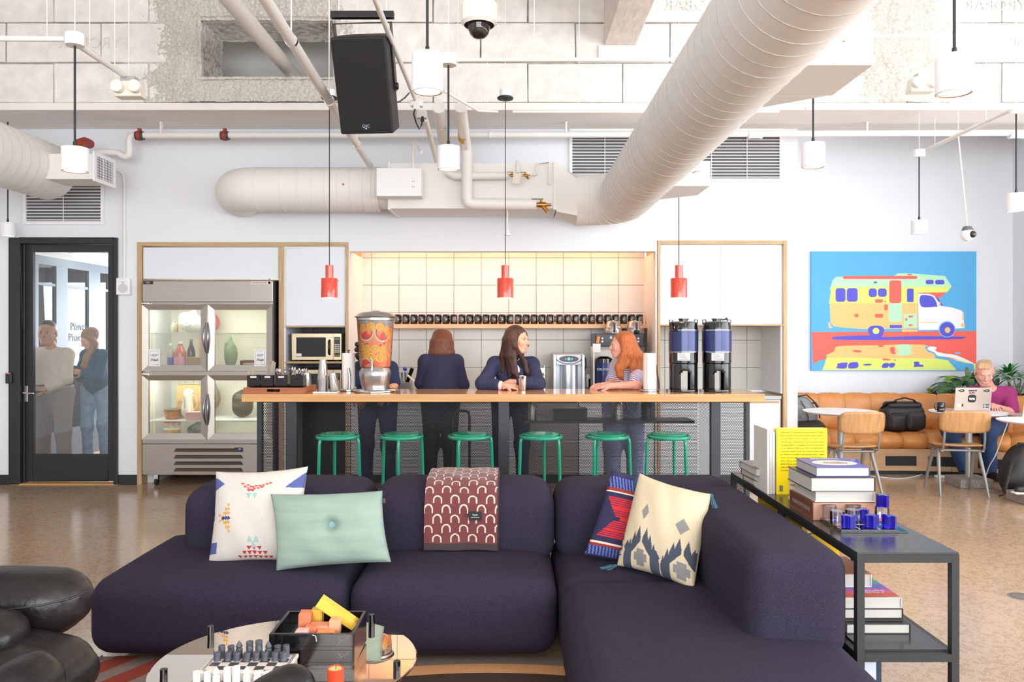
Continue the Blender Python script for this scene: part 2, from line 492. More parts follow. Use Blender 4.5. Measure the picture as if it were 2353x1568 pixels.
PLYE = wood('plywood_edge', (176, 143, 104), (206, 178, 138), 9, 'z', 0.5)
PLYX = wood('plywood_edge_flat', (176, 143, 104), (206, 178, 138), 9, 'x', 0.5)
CABW = M('white_laminate', (226, 231, 238), 0.35)
def concrete():
    m = bpy.data.materials.new('polished_concrete'); m.use_nodes = True; nt = m.node_tree; b = nt.nodes['Principled BSDF']
    tc = nt.nodes.new('ShaderNodeTexCoord')
    def ramp(src, stops):
        r = nt.nodes.new('ShaderNodeValToRGB'); e = r.color_ramp.elements
        e[0].position, e[0].color = stops[0][0], (*lin(stops[0][1]), 1)
        e[1].position, e[1].color = stops[1][0], (*lin(stops[1][1]), 1)
        for p, c in stops[2:]:
            q = e.new(p); q.color = (*lin(c), 1)
        nt.links.new(src, r.inputs[0]); return r
    def tex(kind, sc, det=3):
        n = nt.nodes.new(kind); n.inputs['Scale'].default_value = sc
        if 'Detail' in n.inputs: n.inputs['Detail'].default_value = det
        nt.links.new(tc.outputs['Object'], n.inputs['Vector']); return n
    big = ramp(tex('ShaderNodeTexNoise', 1.1, 5).outputs['Fac'], [(0.3, (146, 113, 82)), (0.7, (182, 146, 112))])
    v = tex('ShaderNodeTexVoronoi', 42)
    vr = ramp(v.outputs['Color'], [(0.12, (92, 74, 58)), (0.3, (168, 137, 106)), (0.72, (172, 141, 110)), (0.92, (216, 198, 176))])
    v2 = tex('ShaderNodeTexNoise', 130, 2)
    vr2 = ramp(v2.outputs['Fac'], [(0.35, (120, 95, 72)), (0.65, (208, 178, 146))])
    m1 = nt.nodes.new('ShaderNodeMix'); m1.data_type = 'RGBA'; m1.inputs[0].default_value = 0.38
    nt.links.new(big.outputs[0], m1.inputs[6]); nt.links.new(vr.outputs[0], m1.inputs[7])
    m2 = nt.nodes.new('ShaderNodeMix'); m2.data_type = 'RGBA'; m2.inputs[0].default_value = 0.32
    nt.links.new(m1.outputs[2], m2.inputs[6]); nt.links.new(vr2.outputs[0], m2.inputs[7])
    nt.links.new(m2.outputs[2], b.inputs['Base Color'])
    b.inputs['Roughness'].default_value = 0.16; b.inputs['Specular IOR Level'].default_value = 0.75
    return m
CONC = concrete()

# ------------------------------------------------------------------ floor, walls, ceiling
MB().box(-7.0, 6.1, -4.2, YA + 0.1, -0.12, 0).build('floor', CONC)['kind'] = 'structure'
ceil = struct(MB().box(-7.1, 6.2, -4.3, YA + 0.2, 5.0, 5.15).build('ceiling', WARMW))
x = lambda p: PX(p, YW)
z = lambda p: PZ(p, YW)
TOP = 3.63
w = MB()
Y0, Y1 = YW, YW + 0.12
w.box(-7.0, x(22), Y0, Y1, 0, TOP); w.box(x(22), x(272), Y0, Y1, z(547), TOP); w.box(x(272), x(316), Y0, Y1, 0, TOP)
w.box(x(316), x(800), Y0, Y1, z(557), TOP); w.box(x(800), x(1510), Y0, Y1, z(578), TOP); w.box(x(1510), x(1808), Y0, Y1, z(553), TOP)
w.box(x(1808), x(1833), Y0, YA, 0, TOP)
wall_back = struct(w.build('wall_back', WALL))
w = MB()                                              # white side cheeks and the closed top of the tiled niche
w.box(x(800), x(803.5), YW, YN + 0.02, 0, z(578)); w.box(x(1506), x(1510), YW, YN + 0.02, 0, z(578))
w.box(x(800), x(1510), YW + 0.12, YN + 0.1, 2.66, 2.72)
struct(w.build('wall_niche_side', M('niche_white', (236, 234, 232), 0.6)))
struct(MB().box(x(1833), 6.1, YA, YA + 0.12, 0, 4.3).build('wall_alcove', M('alcove_wall_paint', (240, 243, 248), 0.8)))
struct(MB().box(x(1833) - 0.3, 6.1, YW + 0.0, YA + 0.1, 4.3, 4.36).build('ceiling', WARMW))
# window walls: solid below and above, dark mullions and a pane in every bay
def window_wall(side, fixed, a0, a1, n, z0, z1, extra):
    w = MB()
    def bx(m, p0, p1, d0, d1, q0, q1):
        if side in 'ew': m.box(fixed + d0, fixed + d1, p0, p1, q0, q1)
        else: m.box(p0, p1, fixed + d0, fixed + d1, q0, q1)
    bx(w, extra[0], extra[1], 0, 0.12, 0, z0); bx(w, extra[0], extra[1], 0, 0.12, z1, 5.0)
    bx(w, extra[0], a0, 0, 0.12, z0, z1)
    bx(w, a1, extra[1], 0, 0.12, z0, z1)
    nm = {'e': 'wall_right', 'w': 'wall_left', 's': 'wall_rear'}[side]
    struct(w.build(nm, WALL))
    fr = MB()
    for i in range(n + 1):
        p = a0 + (a1 - a0) * i / n; bx(fr, p - 0.03, p + 0.03, 0.02, 0.09, z0, z1)
    for q in (z0, z1 - 0.06, z0 + (z1 - z0) * 0.68): bx(fr, a0, a1, 0.02, 0.09, q, q + 0.06)
    struct(fr.build('window_%d' % {'e': 1, 's': 2, 'w': 3}[side], BLACKP))
window_wall('e', 6.1, -3.6, 7.0, 7, 0.75, 4.0, (-4.2, YA + 0.1))
window_wall('s', -4.32, -4.0, 5.6, 6, 0.7, 4.1, (-7.0, 6.1))
struct(MB().box(-7.12, -7.0, -4.2, YW, 0, 5.0).build('wall_left', WALL))
# the beam along the wall, then the tall block wall that stands on its front edge
struct(MB().box(-7, 6.1, YU, YW + 0.12, TOP, 3.696).build('beam', M('beam_plaster', (241, 235, 230), 0.8, bump=(18, 0.2, 0.01))))
OX0, OX1, OZ0, OZ1 = -2.89, -1.67, 3.93, 4.456         # opening for the pipes
w = MB()
w.box(-7, OX0, YU + 0.03, YU + 0.5, 3.696, 5.0); w.box(OX1, 6.1, YU + 0.03, YU + 0.5, 3.696, 5.0)
w.box(OX0, OX1, YU + 0.03, YU + 0.5, 3.696, OZ0); w.box(OX0, OX1, YU + 0.03, YU + 0.5, OZ1, 5.0)
wall_upper = struct(w.build('wall_upper', JOINTM))
struct(MB().box(-7, 6.1, 8.6, 8.7, 3.7, 5.0).build('wall_plenum', M('plenum_white', (214, 212, 208), 0.85)))
struct(MB().box(-3.4, -1.2, 8.52, 8.6, 4.19, 4.215).build('trim_1', BLACKP))
CZ = [3.696, 4.070, 4.444, 4.818, 5.0]
def block(x0, x1, z0, z1):
    m = MB(); g = 0.006
    n = 3
    d = [rng.uniform(-0.006, 0.008) for _ in range(4)]
    j = lambda: rng.uniform(-0.004, 0.004)
    yf = YU + rng.uniform(-0.008, 0.006)
    vs = [(x0 + g + j(), yf + d[0] * .5, z0 + g + j()), (x1 - g + j(), yf + d[1] * .5, z0 + g + j()), (x1 - g + j(), yf + d[2] * .5, z1 - g + j()), (x0 + g + j(), yf + d[3] * .5, z1 - g + j())]
    m.prism(vs, (0, 0.05, 0))
    return m.build('block', BLOCKM, wall_upper, bevel=0.006, seg=1)
BW = 218 * YU / FPX
for k in range(4):
    xx = PX(1213 if k % 2 == 0 else 1104, YU) - BW * 7
    while xx < 5.0:
        a, b = xx, min(xx + BW, 6.1); xx += BW
        if b < -5.4: continue
        z0, z1 = CZ[k], CZ[k + 1]
        if b > -3.02 and a < -1.62 and k < 3:                       # the sprayed zone replaces the blocks here
            if a < -3.02 - 0.1: block(a, -3.02, z0, z1)
            if b > -1.62 + 0.1: block(-1.62, b, z0, z1)
            continue
        block(a, b, z0, z1)
from mathutils import noise as mnoise
def spray(name, x0, x1, z0, z1, hole, nx, nz, amp=0.05, fe=.6):
    """lumpy sprayed coat that thins out and sinks into the blocks at both sides"""
    m = MB(); idx = {}; vs = []; fs = []
    for i in range(nx + 1):
        for k in range(nz + 1):
            X = x0 + (x1 - x0) * i / nx; Z = z0 + (z1 - z0) * k / nz
            e = min(1, min(X - x0, x1 - X) / fe + .25 * mnoise.noise(Vector((X * 5, 3, Z * 5))))
            lump = mnoise.fractal(Vector((X * 42, 1.7, Z * 42)), .8, 2, 4) * .5 + mnoise.noise(Vector((X * 9, 5, Z * 9))) * .4
            idx[i, k] = len(vs); vs.append((X, YU + .026 - max(0, e) * .054 - amp * .55 * lump, Z))
    for i in range(nx):
        for k in range(nz):
            X = x0 + (x1 - x0) * (i + .5) / nx; Z = z0 + (z1 - z0) * (k + .5) / nz
            if hole and hole[0] < X < hole[1] and hole[2] < Z < hole[3]: continue
            fs.append((idx[i, k], idx[i + 1, k], idx[i + 1, k + 1], idx[i, k + 1]))
    m.add(vs, fs)
    if hole:                                             # lumpy reveals of the opening
        h = hole
        for (a, b) in [((h[0], h[2]), (h[0], h[3])), ((h[0], h[3]), (h[1], h[3])), ((h[1], h[3]), (h[1], h[2])), ((h[1], h[2]), (h[0], h[2]))]:
            n = 40; d = 24; g = []
            for i in range(n + 1):
                for q in range(d + 1):
                    X = a[0] + (b[0] - a[0]) * i / n; Z = a[1] + (b[1] - a[1]) * i / n; r = .012 * mnoise.fractal(Vector((X * 30, q * .6, Z * 30)), .8, 2, 3)
                    rr_ = .03 * max(0, 1 - q / 5) ** 2
                    ox = -rr_ if a[0] == b[0] == h[0] else (rr_ if a[0] == b[0] == h[1] else 0); oz = rr_ if a[1] == b[1] == h[3] else (-rr_ if a[1] == b[1] == h[2] else 0)
                    g.append((X + r + ox, YU - 0.045 + 0.56 * q / d, Z + r + oz))
            m.add(g, [(i * (d + 1) + q, (i + 1) * (d + 1) + q, (i + 1) * (d + 1) + q + 1, i * (d + 1) + q + 1) for i in range(n) for q in range(d)])
    return m.build(name, SPRAYM, wall_upper, smooth=180)
spray('fireproofing', -3.65, -1.25, 3.70, 5.0, (OX0, OX1, OZ0, OZ1), 230, 124)
spray('fireproofing', 3.0, 4.25, 3.70, 5.0, None, 110, 110, .04)
EMB = M('whitewashed_block_lettering', (228, 224, 219), .85)
for X, Z in ((-4.35, 4.72), (-2.05, 4.78), (1.75, 4.60), (4.55, 4.60), (4.95, 4.28), (-3.9, 4.25)):
    o = text('PYROBAR', .15, EMB, wall_upper, (X, YU - .010, Z), depth=.004); o.scale = (-1, 1, 1)
struct(MB().box(0.858, 1.154, 1.5, YU + 0.05, 4.23, 5.0).build('ceiling_joist', M('board_marked_concrete', (228, 216, 208), 0.85, noise=(22, 0.12), bump=(30, 0.4, 0.01), stretch=(1, 0.25, 1)), bevel=0.01))
MB().box(0.80, 1.21, YU - 0.03, YU + 0.02, 4.11, 4.23).build('corbel', BLOCKM, wall_upper, bevel=0.01)
# baseboards
for i, (a, b, nm) in enumerate([(-7.0, x(21), 'baseboard_left'), (x(273), x(315), 'baseboard_middle')]):
    struct(MB().box(a, b, YW - 0.015, YW, 0, 0.10).build(nm, BLACKP, bevel=0.003))

# ------------------------------------------------------------------ tiles
TILE = M('pale_grey_tile', (214, 213, 208), 0.35, noise=(3, 0.02))
GROUT = M('tile_grout', (138, 136, 132), 0.9)
wall_niche = struct(MB().box(x(803), x(1508), YN + 0.005, YN + 0.1, 0, 2.66).build('wall_niche', GROUT))
zl = [2.685, 2.381, 2.077, 1.773, 1.469, 1.165, 0.861]
def tiles(parent, xs, zs, Y, mat, g=0.0045):
    cache = {}
    for i in range(len(xs) - 1):
        for k in range(len(zs) - 1):
            a, b = xs[i], xs[i + 1]; t, u = zs[k], zs[k + 1]
            key = (round(b - a, 3), round(t - u, 3))
            if key not in cache:
                W, H = (b - a) / 2 - g / 2, (t - u) / 2 - g / 2
                o = MB().box(-W, W, 0, 0.012, -H, H).build('tile', mat, parent, bevel=0.0015, seg=1, loc=((a + b) / 2, Y, (t + u) / 2)); cache[key] = o
            else:
                o = link_copy(cache[key], parent); o.location = ((a + b) / 2, Y, (t + u) / 2)
            o.location[1] += rng.uniform(-0.0008, 0.0008)
xs = [PX(p, YN) for p in (829, 854, 917, 980, 1043, 1106, 1169, 1232, 1295, 1358, 1421, 1481)]
tiles(wall_niche, xs, [2.64] + zl[1:], YN - 0.006, TILE)

# ------------------------------------------------------------------ glass door and the office behind it
door = struct(thing('door_1', None, None, (x(147), YW, 0)), 'structure')
L = Vector((x(147), 0, 0))
bx = lambda m, a, b, y0, y1, c, d: m.box(x(a) - L.x, x(b) - L.x, y0, y1, z(d), z(c))
m = MB(); bx(m, 22, 48, -0.02, 0.14, 547, 1114); bx(m, 262, 272, -0.02, 0.14, 547, 1114); bx(m, 48, 262, -0.02, 0.14, 547, 560); bx(m, 48, 52, 0.03, 0.12, 560, 1114); bx(m, 258, 262, 0.03, 0.12, 560, 1114)
m.build('door_frame', BLACKP, door, bevel=0.004)
m = MB(); bx(m, 52, 69, 0.05, 0.095, 561, 1108); bx(m, 243, 258, 0.05, 0.095, 561, 1108); bx(m, 69, 243, 0.05, 0.095, 561, 578); bx(m, 69, 243, 0.05, 0.095, 1046, 1108)
m.build('door_leaf', BLACKP, door, bevel=0.003)
m = MB(); bx(m, 69, 243, 0.068, 0.074, 578, 1046); pane = m.build('door_pane', glass('door_glass', (248, 251, 252), 0.035), door)
m = MB(); bx(m, 49.5, 59, 0.035, 0.05, 887, 925); hp = m.build('handle_plate', STEEL, door, bevel=0.004)
m = MB(); m.tube([(x(55) - L.x, 0.04, z(903)), (x(55) - L.x, -0.02, z(903)), (x(58) - L.x, -0.03, z(903)), (x(81) - L.x, -0.03, z(904))], 0.009, 10)
m.build('handle', CHROME, door, smooth=60)
struct(MB().box(x(24), x(272), YW - 0.02, YW + 0.14, 0, 0.012).build('trim_2', wood('threshold_oak', (190, 140, 84), (214, 168, 110), 5, 'x', 0.4)))
rd = MB().box(-0.032, 0.032, -0.022, 0, -0.055, 0.055).build('card_reader', BLACKP, bevel=0.006, loc=(x(25), YW - 0.02, z(869)))
tag(rd, 'small black card reader on the door frame above the lever handle', 'card reader')
MB().box(-0.02, 0.02, -0.0235, -0.021, 0.045, 0.049).build('status_light', M('red_status_light', (255, 60, 50), 0.4, emit=((255, 70, 60), 2)), rd)
# office shell
struct(MB().box(-9.2, -3.7, YW + 0.12, 12.2, -0.12, 0.0).build('floor', wood('office_oak_floor', (196, 146, 92), (216, 170, 114), 4, 'y', 0.4)))
struct(MB().box(-9.2, -3.7, YW + 0.12, 12.2, 2.52, 2.6).build('ceiling', WARMW))
struct(MB().box(-3.8, -3.7, YW + 0.12, 12.2, 0, 2.6).build('wall_office', WALL))
w = MB(); w.box(-9.2, -3.7, 12.1, 12.2, 0, 0.9); w.box(-9.2, -3.7, 12.1, 12.2, 2.3, 2.6); w.box(-9.2, -9.1, YW + 0.1, 12.2, 0, 0.9); w.box(-9.2, -9.1, YW + 0.1, 12.2, 2.3, 2.6)
for yy in (8.3, 9.6, 10.9, 12.1): w.box(-9.2, -9.1, yy - 0.05, yy + 0.05, 0.9, 2.3)
for q in (-9.1, -7.6, -6.1, -4.6): w.box(q - 0.05, q + 0.05, 12.1, 12.2, 0.9, 2.3)
struct(w.build('wall_office_window', M('office_grey_wall', (176, 182, 190), 0.7)))
XPT = -5.45
part = struct(thing('wall_partition', None, None, (XPT, 10, 0)))
GREYF = M('grey_blue_frame', (92, 104, 118), 0.45)
py = lambda p: XPT * FPX / (p - HX)
m = MB()
for a, b in ((40, 83), (124, 150), (199, 225), (246, 262)): m.box(-0.03, 0.03, py(a) - 10, py(b) - 10, 0, 2.44)
m.build_all('frame_post', GREYF, part)
MB().box(-0.034, 0.034, -1.6, 2.1, 2.34, 2.44).build('frame_header', GREYF, part); MB().box(-0.024, 0.024, -1.6, 2.1, 2.1, 2.13).build('frame_transom', GREYF, part)
MB().box(-0.034, 0.034, -1.6, 2.1, 0.0, 0.37).build('kick_panel', GREYF, part)
MB().box(-0.005, 0.005, -1.6, 2.1, 0.37, 2.34).build('pane', glass('office_glass', (250, 252, 253), 0.01), part)
text('Planet\nPharma', 0.135, M('dark_vinyl', (50, 56, 66), 0.5), part, (0.012, py(181) - 10, PZ(764, 9.99)), (PI / 2, 0, PI / 2), name='lettering', width=0.46)
lt = thing('ceiling_light', 'round white disc ceiling light in the office behind the glass door', 'light', (-5.08, 9.75, 2.5))
MB().lathe([(0.3, 0.0), (0.3, 0.02)], (0, 0, 0), 40).build('rim', WHITEP, lt)
MB().lathe([(0.285, -0.004), (0.285, 0.001)], (0, 0, 0), 40).build('diffuser', M('lamp_diffuser', (255, 250, 240), 0.5, emit=((255, 244, 226), 5)), lt)
d = thing('office_desk', 'pale wooden desk beyond the office glass partition', 'desk', (-6.15, 10.3, 0))
MB().box(-0.55, 0.55, -0.6, 0.6, 0.72, 0.75).build('desk_top', PLYX, d, bevel=0.004)
for sx in (-0.5, 0.5):
    for sy in (-0.55, 0.55): MB().box(sx - .02, sx + .02, sy - .02, sy + .02, 0, 0.72).build('leg', WHITEP, d)
bo = MB().box(-0.14, 0.14, -0.1, 0.1, 0, 0.07).build('document_box', M('beige_card', (216, 196, 160), 0.7), bevel=0.003, loc=(-5.95, 10.05, 0.751)); tag(bo, 'beige cardboard box lying on the office desk', 'box')
pl = thing('potted_plant', 'dark pot with green grassy plant on the office desk', 'plant', (-6.0, 10.5, 0.751))
MB().lathe([(0.08, 0), (0.12, 0.22), (0.105, 0.22), (0.1, 0.19)], n=20).build('pot', M('dark_glazed_pot', (52, 48, 46), 0.4), pl, smooth=40)
LEAFD = M('leaf_deep_green', (44, 104, 52), 0.45, noise=(8, 0.2)); LEAFB = M('leaf_bright_green', (124, 178, 46), 0.45, noise=(8, 0.15)); LEAFG = M('leaf_grey_green', (112, 148, 112), 0.5, noise=(8, 0.15))
def leaf(m, base, d, L, W, droop=0.3, n=4, up=Vector((0, 0, 1))):
    d = Vector(d).normalized(); s = d.cross(up)
    s = s.normalized() if s.length > 1e-4 else Vector((1, 0, 0)); nn = s.cross(d).normalized()
    vs = []; fs = []
    for i in range(n + 1):
        t = i / n; p = Vector(base) + d * L * t - Vector((0, 0, 1)) * droop * L * t * t
        w_ = W * math.sin(PI * min(1, t * 0.92 + 0.08)) * (1 - 0.25 * t)
        vs += [p + s * w_, p + nn * w_ * -0.25, p - s * w_]
    for i in range(n):
        a = i * 3; fs += [(a, a + 1, a + 4, a + 3), (a + 1, a + 2, a + 5, a + 4)]
    m.add(vs, fs)
m = MB()
for i in range(26):
    a = rng.uniform(0, 2 * PI); leaf(m, (0, 0, 0.2), (math.cos(a) * .5, math.sin(a) * .5, rng.uniform(.5, 1.3)), rng.uniform(.2, .38), .014, .35)
m.build('leaves', LEAFD, pl, smooth=180)
# ------------------------------------------------------------------ built-in cabinets around the fridge, microwaves and the coffee corner
def rel(t): return Vector(t.location)
cab = thing('tall_cabinet', 'built-in plywood and white cabinet wall around the steel fridge', 'cabinet', (x(560), YW, 0))
cx = x(560)
def cb(m, a, b, c, d, y0=-0.012, y1=0.68): return m.box(x(a) - cx, x(b) - cx, y0, y1, max(0.0, z(d)), z(c))
m = MB(); cb(m, 316, 327, 557, 1116); cb(m, 641, 652, 566, 1116); cb(m, 794, 801, 566, 1116)
m.build_all('side_panel', PLYE, cab, bevel=0.002, seg=1)
m = MB(); cb(m, 327, 801, 557, 566); cb(m, 327, 641, 642, 645, 0.01)
m.build_all('top_rail', PLYX, cab, bevel=0.002, seg=1)
m = MB(); cb(m, 329, 640, 569, 641, 0.0, 0.02); m.build('door', CABW, cab, bevel=0.002, seg=1)
m = MB(); cb(m, 657, 792.5, 571, 749, 0.0, 0.02); dr = m.build('door', CABW, cab, bevel=0.002, seg=1)
MB().cyl((x(783) - cx, 0.002, z(741)), 0.012, 0.006, 20, 'y').build('finger_hole', BLACKP, dr)
m = MB(); cb(m, 652, 656, 566, 1116, 0.01); cb(m, 789.5, 794, 752, 1116, 0.12); cb(m, 656, 794, 566, 570, 0.02, 0.66)
m.build_all('inner_lining', CABW, cab)
m = MB(); cb(m, 654, 794, 749.5, 752.5, 0.005); cb(m, 654, 794, 831, 835.5, 0.005); cb(m, 654, 794, 915, 919, 0.005)
m.build_all('shelf', PLYX, cab, bevel=0.001, seg=1)
m = MB(); cb(m, 656, 794, 752, 1116, 0.662, 0.68); bk = m.build('back_panel', M('shaded_grout', (48, 49, 50), 0.8), cab)
DT = M('shaded_grey_tile', (92, 93, 92), 0.4)  # grey tile and its grout, niche shadow darkened into both colours
tl = None
for zz in (1.773, 1.469, 1.165):
    for k, (a, b) in enumerate(((0.0, 0.118), (0.122, 0.4225), (0.4265, 0.6))):
        o = MB().box(x(656) - cx + a, x(656) - cx + b, 0.652, 0.662, zz - 0.302, zz - 0.002).build('tile', DT, cab, bevel=0.0015, seg=1)
m = MB(); cb(m, 327, 641, 645, 1116, 0.675, 0.69); m.build('back_panel', BLACKP, cab)

cab2 = thing('coffee_cabinet', 'built-in plywood framed white cabinet above the two coffee urns', 'cabinet', (x(1660), YW, 0)); cx2 = x(1660)
def cb2(m, a, b, c, d, y0=-0.012, y1=0.68): return m.box(x(a) - cx2, x(b) - cx2, y0, y1, max(0.0, z(d)), z(c))
m = MB(); cb2(m, 1510.5, 1517, 553, 1116); cb2(m, 1799, 1808, 553, 1116); m.build_all('side_panel', PLYE, cab2, bevel=0.002, seg=1)
m = MB(); cb2(m, 1517, 1799, 553, 562); cb2(m, 1517, 1799, 745.5, 749); m.build_all('top_rail', PLYX, cab2, bevel=0.002, seg=1)
for a, b in ((1519, 1655.7), (1656.7, 1796)):
    m = MB(); cb2(m, a, b, 566, 744.5, 0.0, 0.02); m.build('door', CABW, cab2, bevel=0.0015, seg=1)
m = MB(); cb2(m, 1517, 1799, 562, 566, 0.02); cb2(m, 1794.5, 1799, 749, 905, 0.01); m.build_all('inner_lining', CABW, cab2)
m = MB(); cb2(m, 1517, 1797, 749, 906, 0.672, 0.69); bk2 = m.build('back_panel', GROUT, cab2)
xs = [PX(p, YN) for p in (1481, 1525.5, 1588, 1650.6, 1713, 1752)]
for i in range(5):
    for zz in ((1.622, 1.468), (1.468, 1.164), (1.164, 0.91)):
        MB().box(xs[i] - cx2 + .002, xs[i + 1] - cx2 - .002, 0.655, 0.672, zz[1] + .002, zz[0] - .002).build('tile', TILE, cab2, bevel=0.0015, seg=1)
CTOP = M('grey_worktop', (186, 186, 184), 0.3)
ct = tag(MB().box(x(803.8), x(1505.8), YW - 0.02, YN - 0.012, 0.872, 0.905).build('worktop', CTOP, bevel=0.003), 'long grey worktop behind the bar below the tiles', 'worktop')
ct2 = tag(MB().box(x(1517.4), x(1794), YW - 0.02, YN - 0.1, 0.872, 0.905).build('worktop', CTOP, bevel=0.003), 'short grey worktop end beside the coffee urns', 'worktop')
def base_unit(a, b, label, dark=False, pxs=True):
    x0, x1 = x(a), x(b); c = (x0 + x1) / 2; W = (x1 - x0) / 2
    t = thing('base_cabinet', label, 'cabinet', (c, YW + 0.02, 0))
    MB().box(-W + .002, W - .002, 0.02, 0.66, 0.09, 0.868).build('body', CABW if not dark else BLACKP, t)
    MB().box(-W + .004, W - .004, 0.07, 0.6, 0.0, 0.09).build('plinth', BLACKP, t)
    n = 2 if x1 - x0 > .7 else 1
    for i in range(n):
        q0, q1 = -W + 2 * W * i / n + .003, -W + 2 * W * (i + 1) / n - .003
        dd = MB().box(q0, q1, 0.0, 0.019, 0.1, 0.862).build('door', CABW if not dark else STEEL, t, bevel=0.0015, seg=1)
        MB().box(q0 + .02, q1 - .02, -0.006, 0, 0.83, 0.85).build('pull', PLYX if not dark else BLACKP, dd)
base_unit(804.5, 905, 'white base cabinet beside the microwave column, seen through the bar screen')
base_unit(905.5, 1040, 'white base cabinet behind the person with the brown bob')
base_unit(1040.5, 1190, 'white two-door base cabinet behind the woman in the navy blazer')
base_unit(1190.5, 1330, 'steel fronted appliance under the worktop below the water dispenser', True)
base_unit(1330.5, 1505, 'white two-door base cabinet below the coffee brewer')
base_unit(1518, 1656, 'white base cabinet behind the first coffee urn')
base_unit(1656.5, 1796, 'white base cabinet door at the open end of the bar')
# wall shelf with the row of black mugs
sh = tag(MB().box(PX(840, 8.7), PX(1489, 8.7), 8.60, 8.828, PZ(755, 8.6), PZ(745, 8.6)).build('wall_shelf', wood('shelf_maple', (214, 172, 124), (228, 192, 148), 5, 'x', 0.4), bevel=0.002), 'long maple shelf on the tiles holding the row of mugs', 'shelf')
MUGB = M('black_glaze', (20, 20, 22), 0.12, coat=0.5); MUGI = M('white_glaze', (235, 232, 228), 0.2); PRINTW = M('white_print', (225, 226, 228), 0.5); PRINTG = M('mug_print', (168, 170, 174), 0.5)
mugz = PZ(745, 8.6)
def make_mug(loc, rz, label, r=0.036, h=0.106, emblem=True, turn=0.0):
    t = thing('mug', label, 'mug', loc, rz)
    MB().lathe([(r - .003, 0), (r, .004), (r, h - .002), (r - .002, h), (r - .004, h - .002), (r - .005, .008), (0, .006)], n=24, cap=False).build('cup', MUGB, t, smooth=50)
    MB().tube([(r - .002, 0, h * .84), (r + .016, 0, h * .86), (r + .026, 0, h * .68), (r + .026, 0, h * .42), (r + .016, 0, h * .24), (r - .002, 0, h * .22)], .0055, 8).build('handle', MUGB, t, smooth=60)
    if emblem:                                             # round printed seal wrapped on the side
        mm = MB()
        def pt(u, v): a = -PI / 2 + turn + u / r; return ((r + .0006) * math.cos(a), (r + .0006) * math.sin(a), h * .5 + v)
        def ring(r0, r1, n=22, a0=0, a1=2 * PI):
            for i in range(n):
                b0, b1 = a0 + (a1 - a0) * i / n, a0 + (a1 - a0) * (i + 1) / n
                mm.add([pt(r0 * math.cos(b0), r0 * math.sin(b0)), pt(r1 * math.cos(b0), r1 * math.sin(b0)), pt(r1 * math.cos(b1), r1 * math.sin(b1)), pt(r0 * math.cos(b1), r0 * math.sin(b1))], [(0, 1, 2, 3)])
        ring(.0290, .0302); ring(.0185, .0193)
        for k in range(9): ring(.0215, .0265, 2, k * 2 * PI / 9, k * 2 * PI / 9 + .38)
        for v in (.011, .001, -.009):
            for u0, u1 in ((-.014, -.004), (-.001, .013)): mm.add([pt(u0, v), pt(u1, v), pt(u1, v + .0045), pt(u0, v + .0045)], [(0, 1, 2, 3)])
        mm.build('emblem', PRINTG, t)
    return t
mugs = {}
for i in range(31):
    X = PX(914 + i * 18.43 + (3 if i > 19 else 0), 8.7)
    flip = i >= 20 or i in (7, 14)
    rz = (PI + rng.uniform(.62, .8)) if flip else -rng.uniform(.62, .8)
    lab = 'black mug with white round emblem, %s in the shelf row counted from the drink dispenser' % ORD[i]
    if flip not in mugs: mugs[flip] = make_mug((X, 8.70, mugz), rz, lab, turn=2.75 if flip else .35); mugs[flip]['group'] = 'black mugs on the wall shelf'
    else: dup(mugs[flip], (X, 8.70, mugz), rz, lab)
# the emblem faces the camera although handles turn: second build for the mugs with handles on the other side is the same copy turned round

# ------------------------------------------------------------------ steel fridge with four glass doors
YF = 8.03
fx = lambda p: PX(p, YF); fz = lambda p: PZ(p, YF)
fr = thing('display_fridge', 'tall stainless steel fridge with four glass doors on casters', 'fridge', (fx(477), YF, 0)); fcx = fx(477)
def fb(m, a, b, c, d, y0, y1): return m.box(fx(a) - fcx, fx(b) - fcx, y0, y1, fz(d), fz(c))
FW = M('fridge_white_liner', (238, 236, 226), 0.4)
FSIDE = M('fridge_black_side', (30, 31, 33), 0.45)
m = MB(); fb(m, 328, 627, 646, 1093, 0.62, 0.64); m.build('back', FW, fr)
m = MB(); fb(m, 328, 331, 646, 1093, 0.03, 0.64); fb(m, 624, 627, 646, 1093, 0.03, 0.64); fb(m, 331, 624, 646, 700, 0.03, 0.64); fb(m, 331, 624, 1010, 1093, 0.03, 0.64); fb(m, 331, 624, 854, 862, 0.2, 0.64)
m.build('cabinet_box', FW, fr)
m = MB(); fb(m, 627.2, 629, 646, 1093, 0.02, 0.66); fb(m, 326, 327.8, 646, 1093, 0.02, 0.66); m.build('side_skin', FSIDE, fr)
m = MB(); fb(m, 327, 627, 646, 694, 0, 0.03); m.build('header', STEEL, fr, bevel=0.004)
m = MB(); fb(m, 327, 627, 695, 699.5, 0.008, 0.03); fb(m, 327, 627, 854, 862, 0.008, 0.03); fb(m, 327, 627, 1010, 1020, 0.0, 0.03); m.build('rail', STEEL, fr, bevel=0.002)
m = MB(); fb(m, 327, 627, 1021, 1091, 0, 0.03); gp = m.build('grille_panel', STEEL, fr, bevel=0.003)
for k in range(4):
    yy = 1030 + k * 15
    m = MB(); A = [(399, yy + 9), (404, yy + 1), (554, yy + 1), (559, yy + 9)]
    m.ngon([(fx(a) - fcx, -0.0006, fz(b)) for a, b in A]); m.build('louvre_opening', BLACKP, gp)
    m = MB(); A = [(400, yy + 9.2, -.001), (405, yy + 3.4, -.016), (553, yy + 3.4, -.016), (558, yy + 9.2, -.001)]
    m.prism([(fx(a) - fcx, c, fz(b)) for a, b, c in A], (0, 0.001, 0.001)); m.build('louvre', STEEL, gp)
m = MB(); fb(m, 539, 558, 1029, 1038, -0.008, 0); dp = m.build('control_display', BLACKP, gp, bevel=0.001)
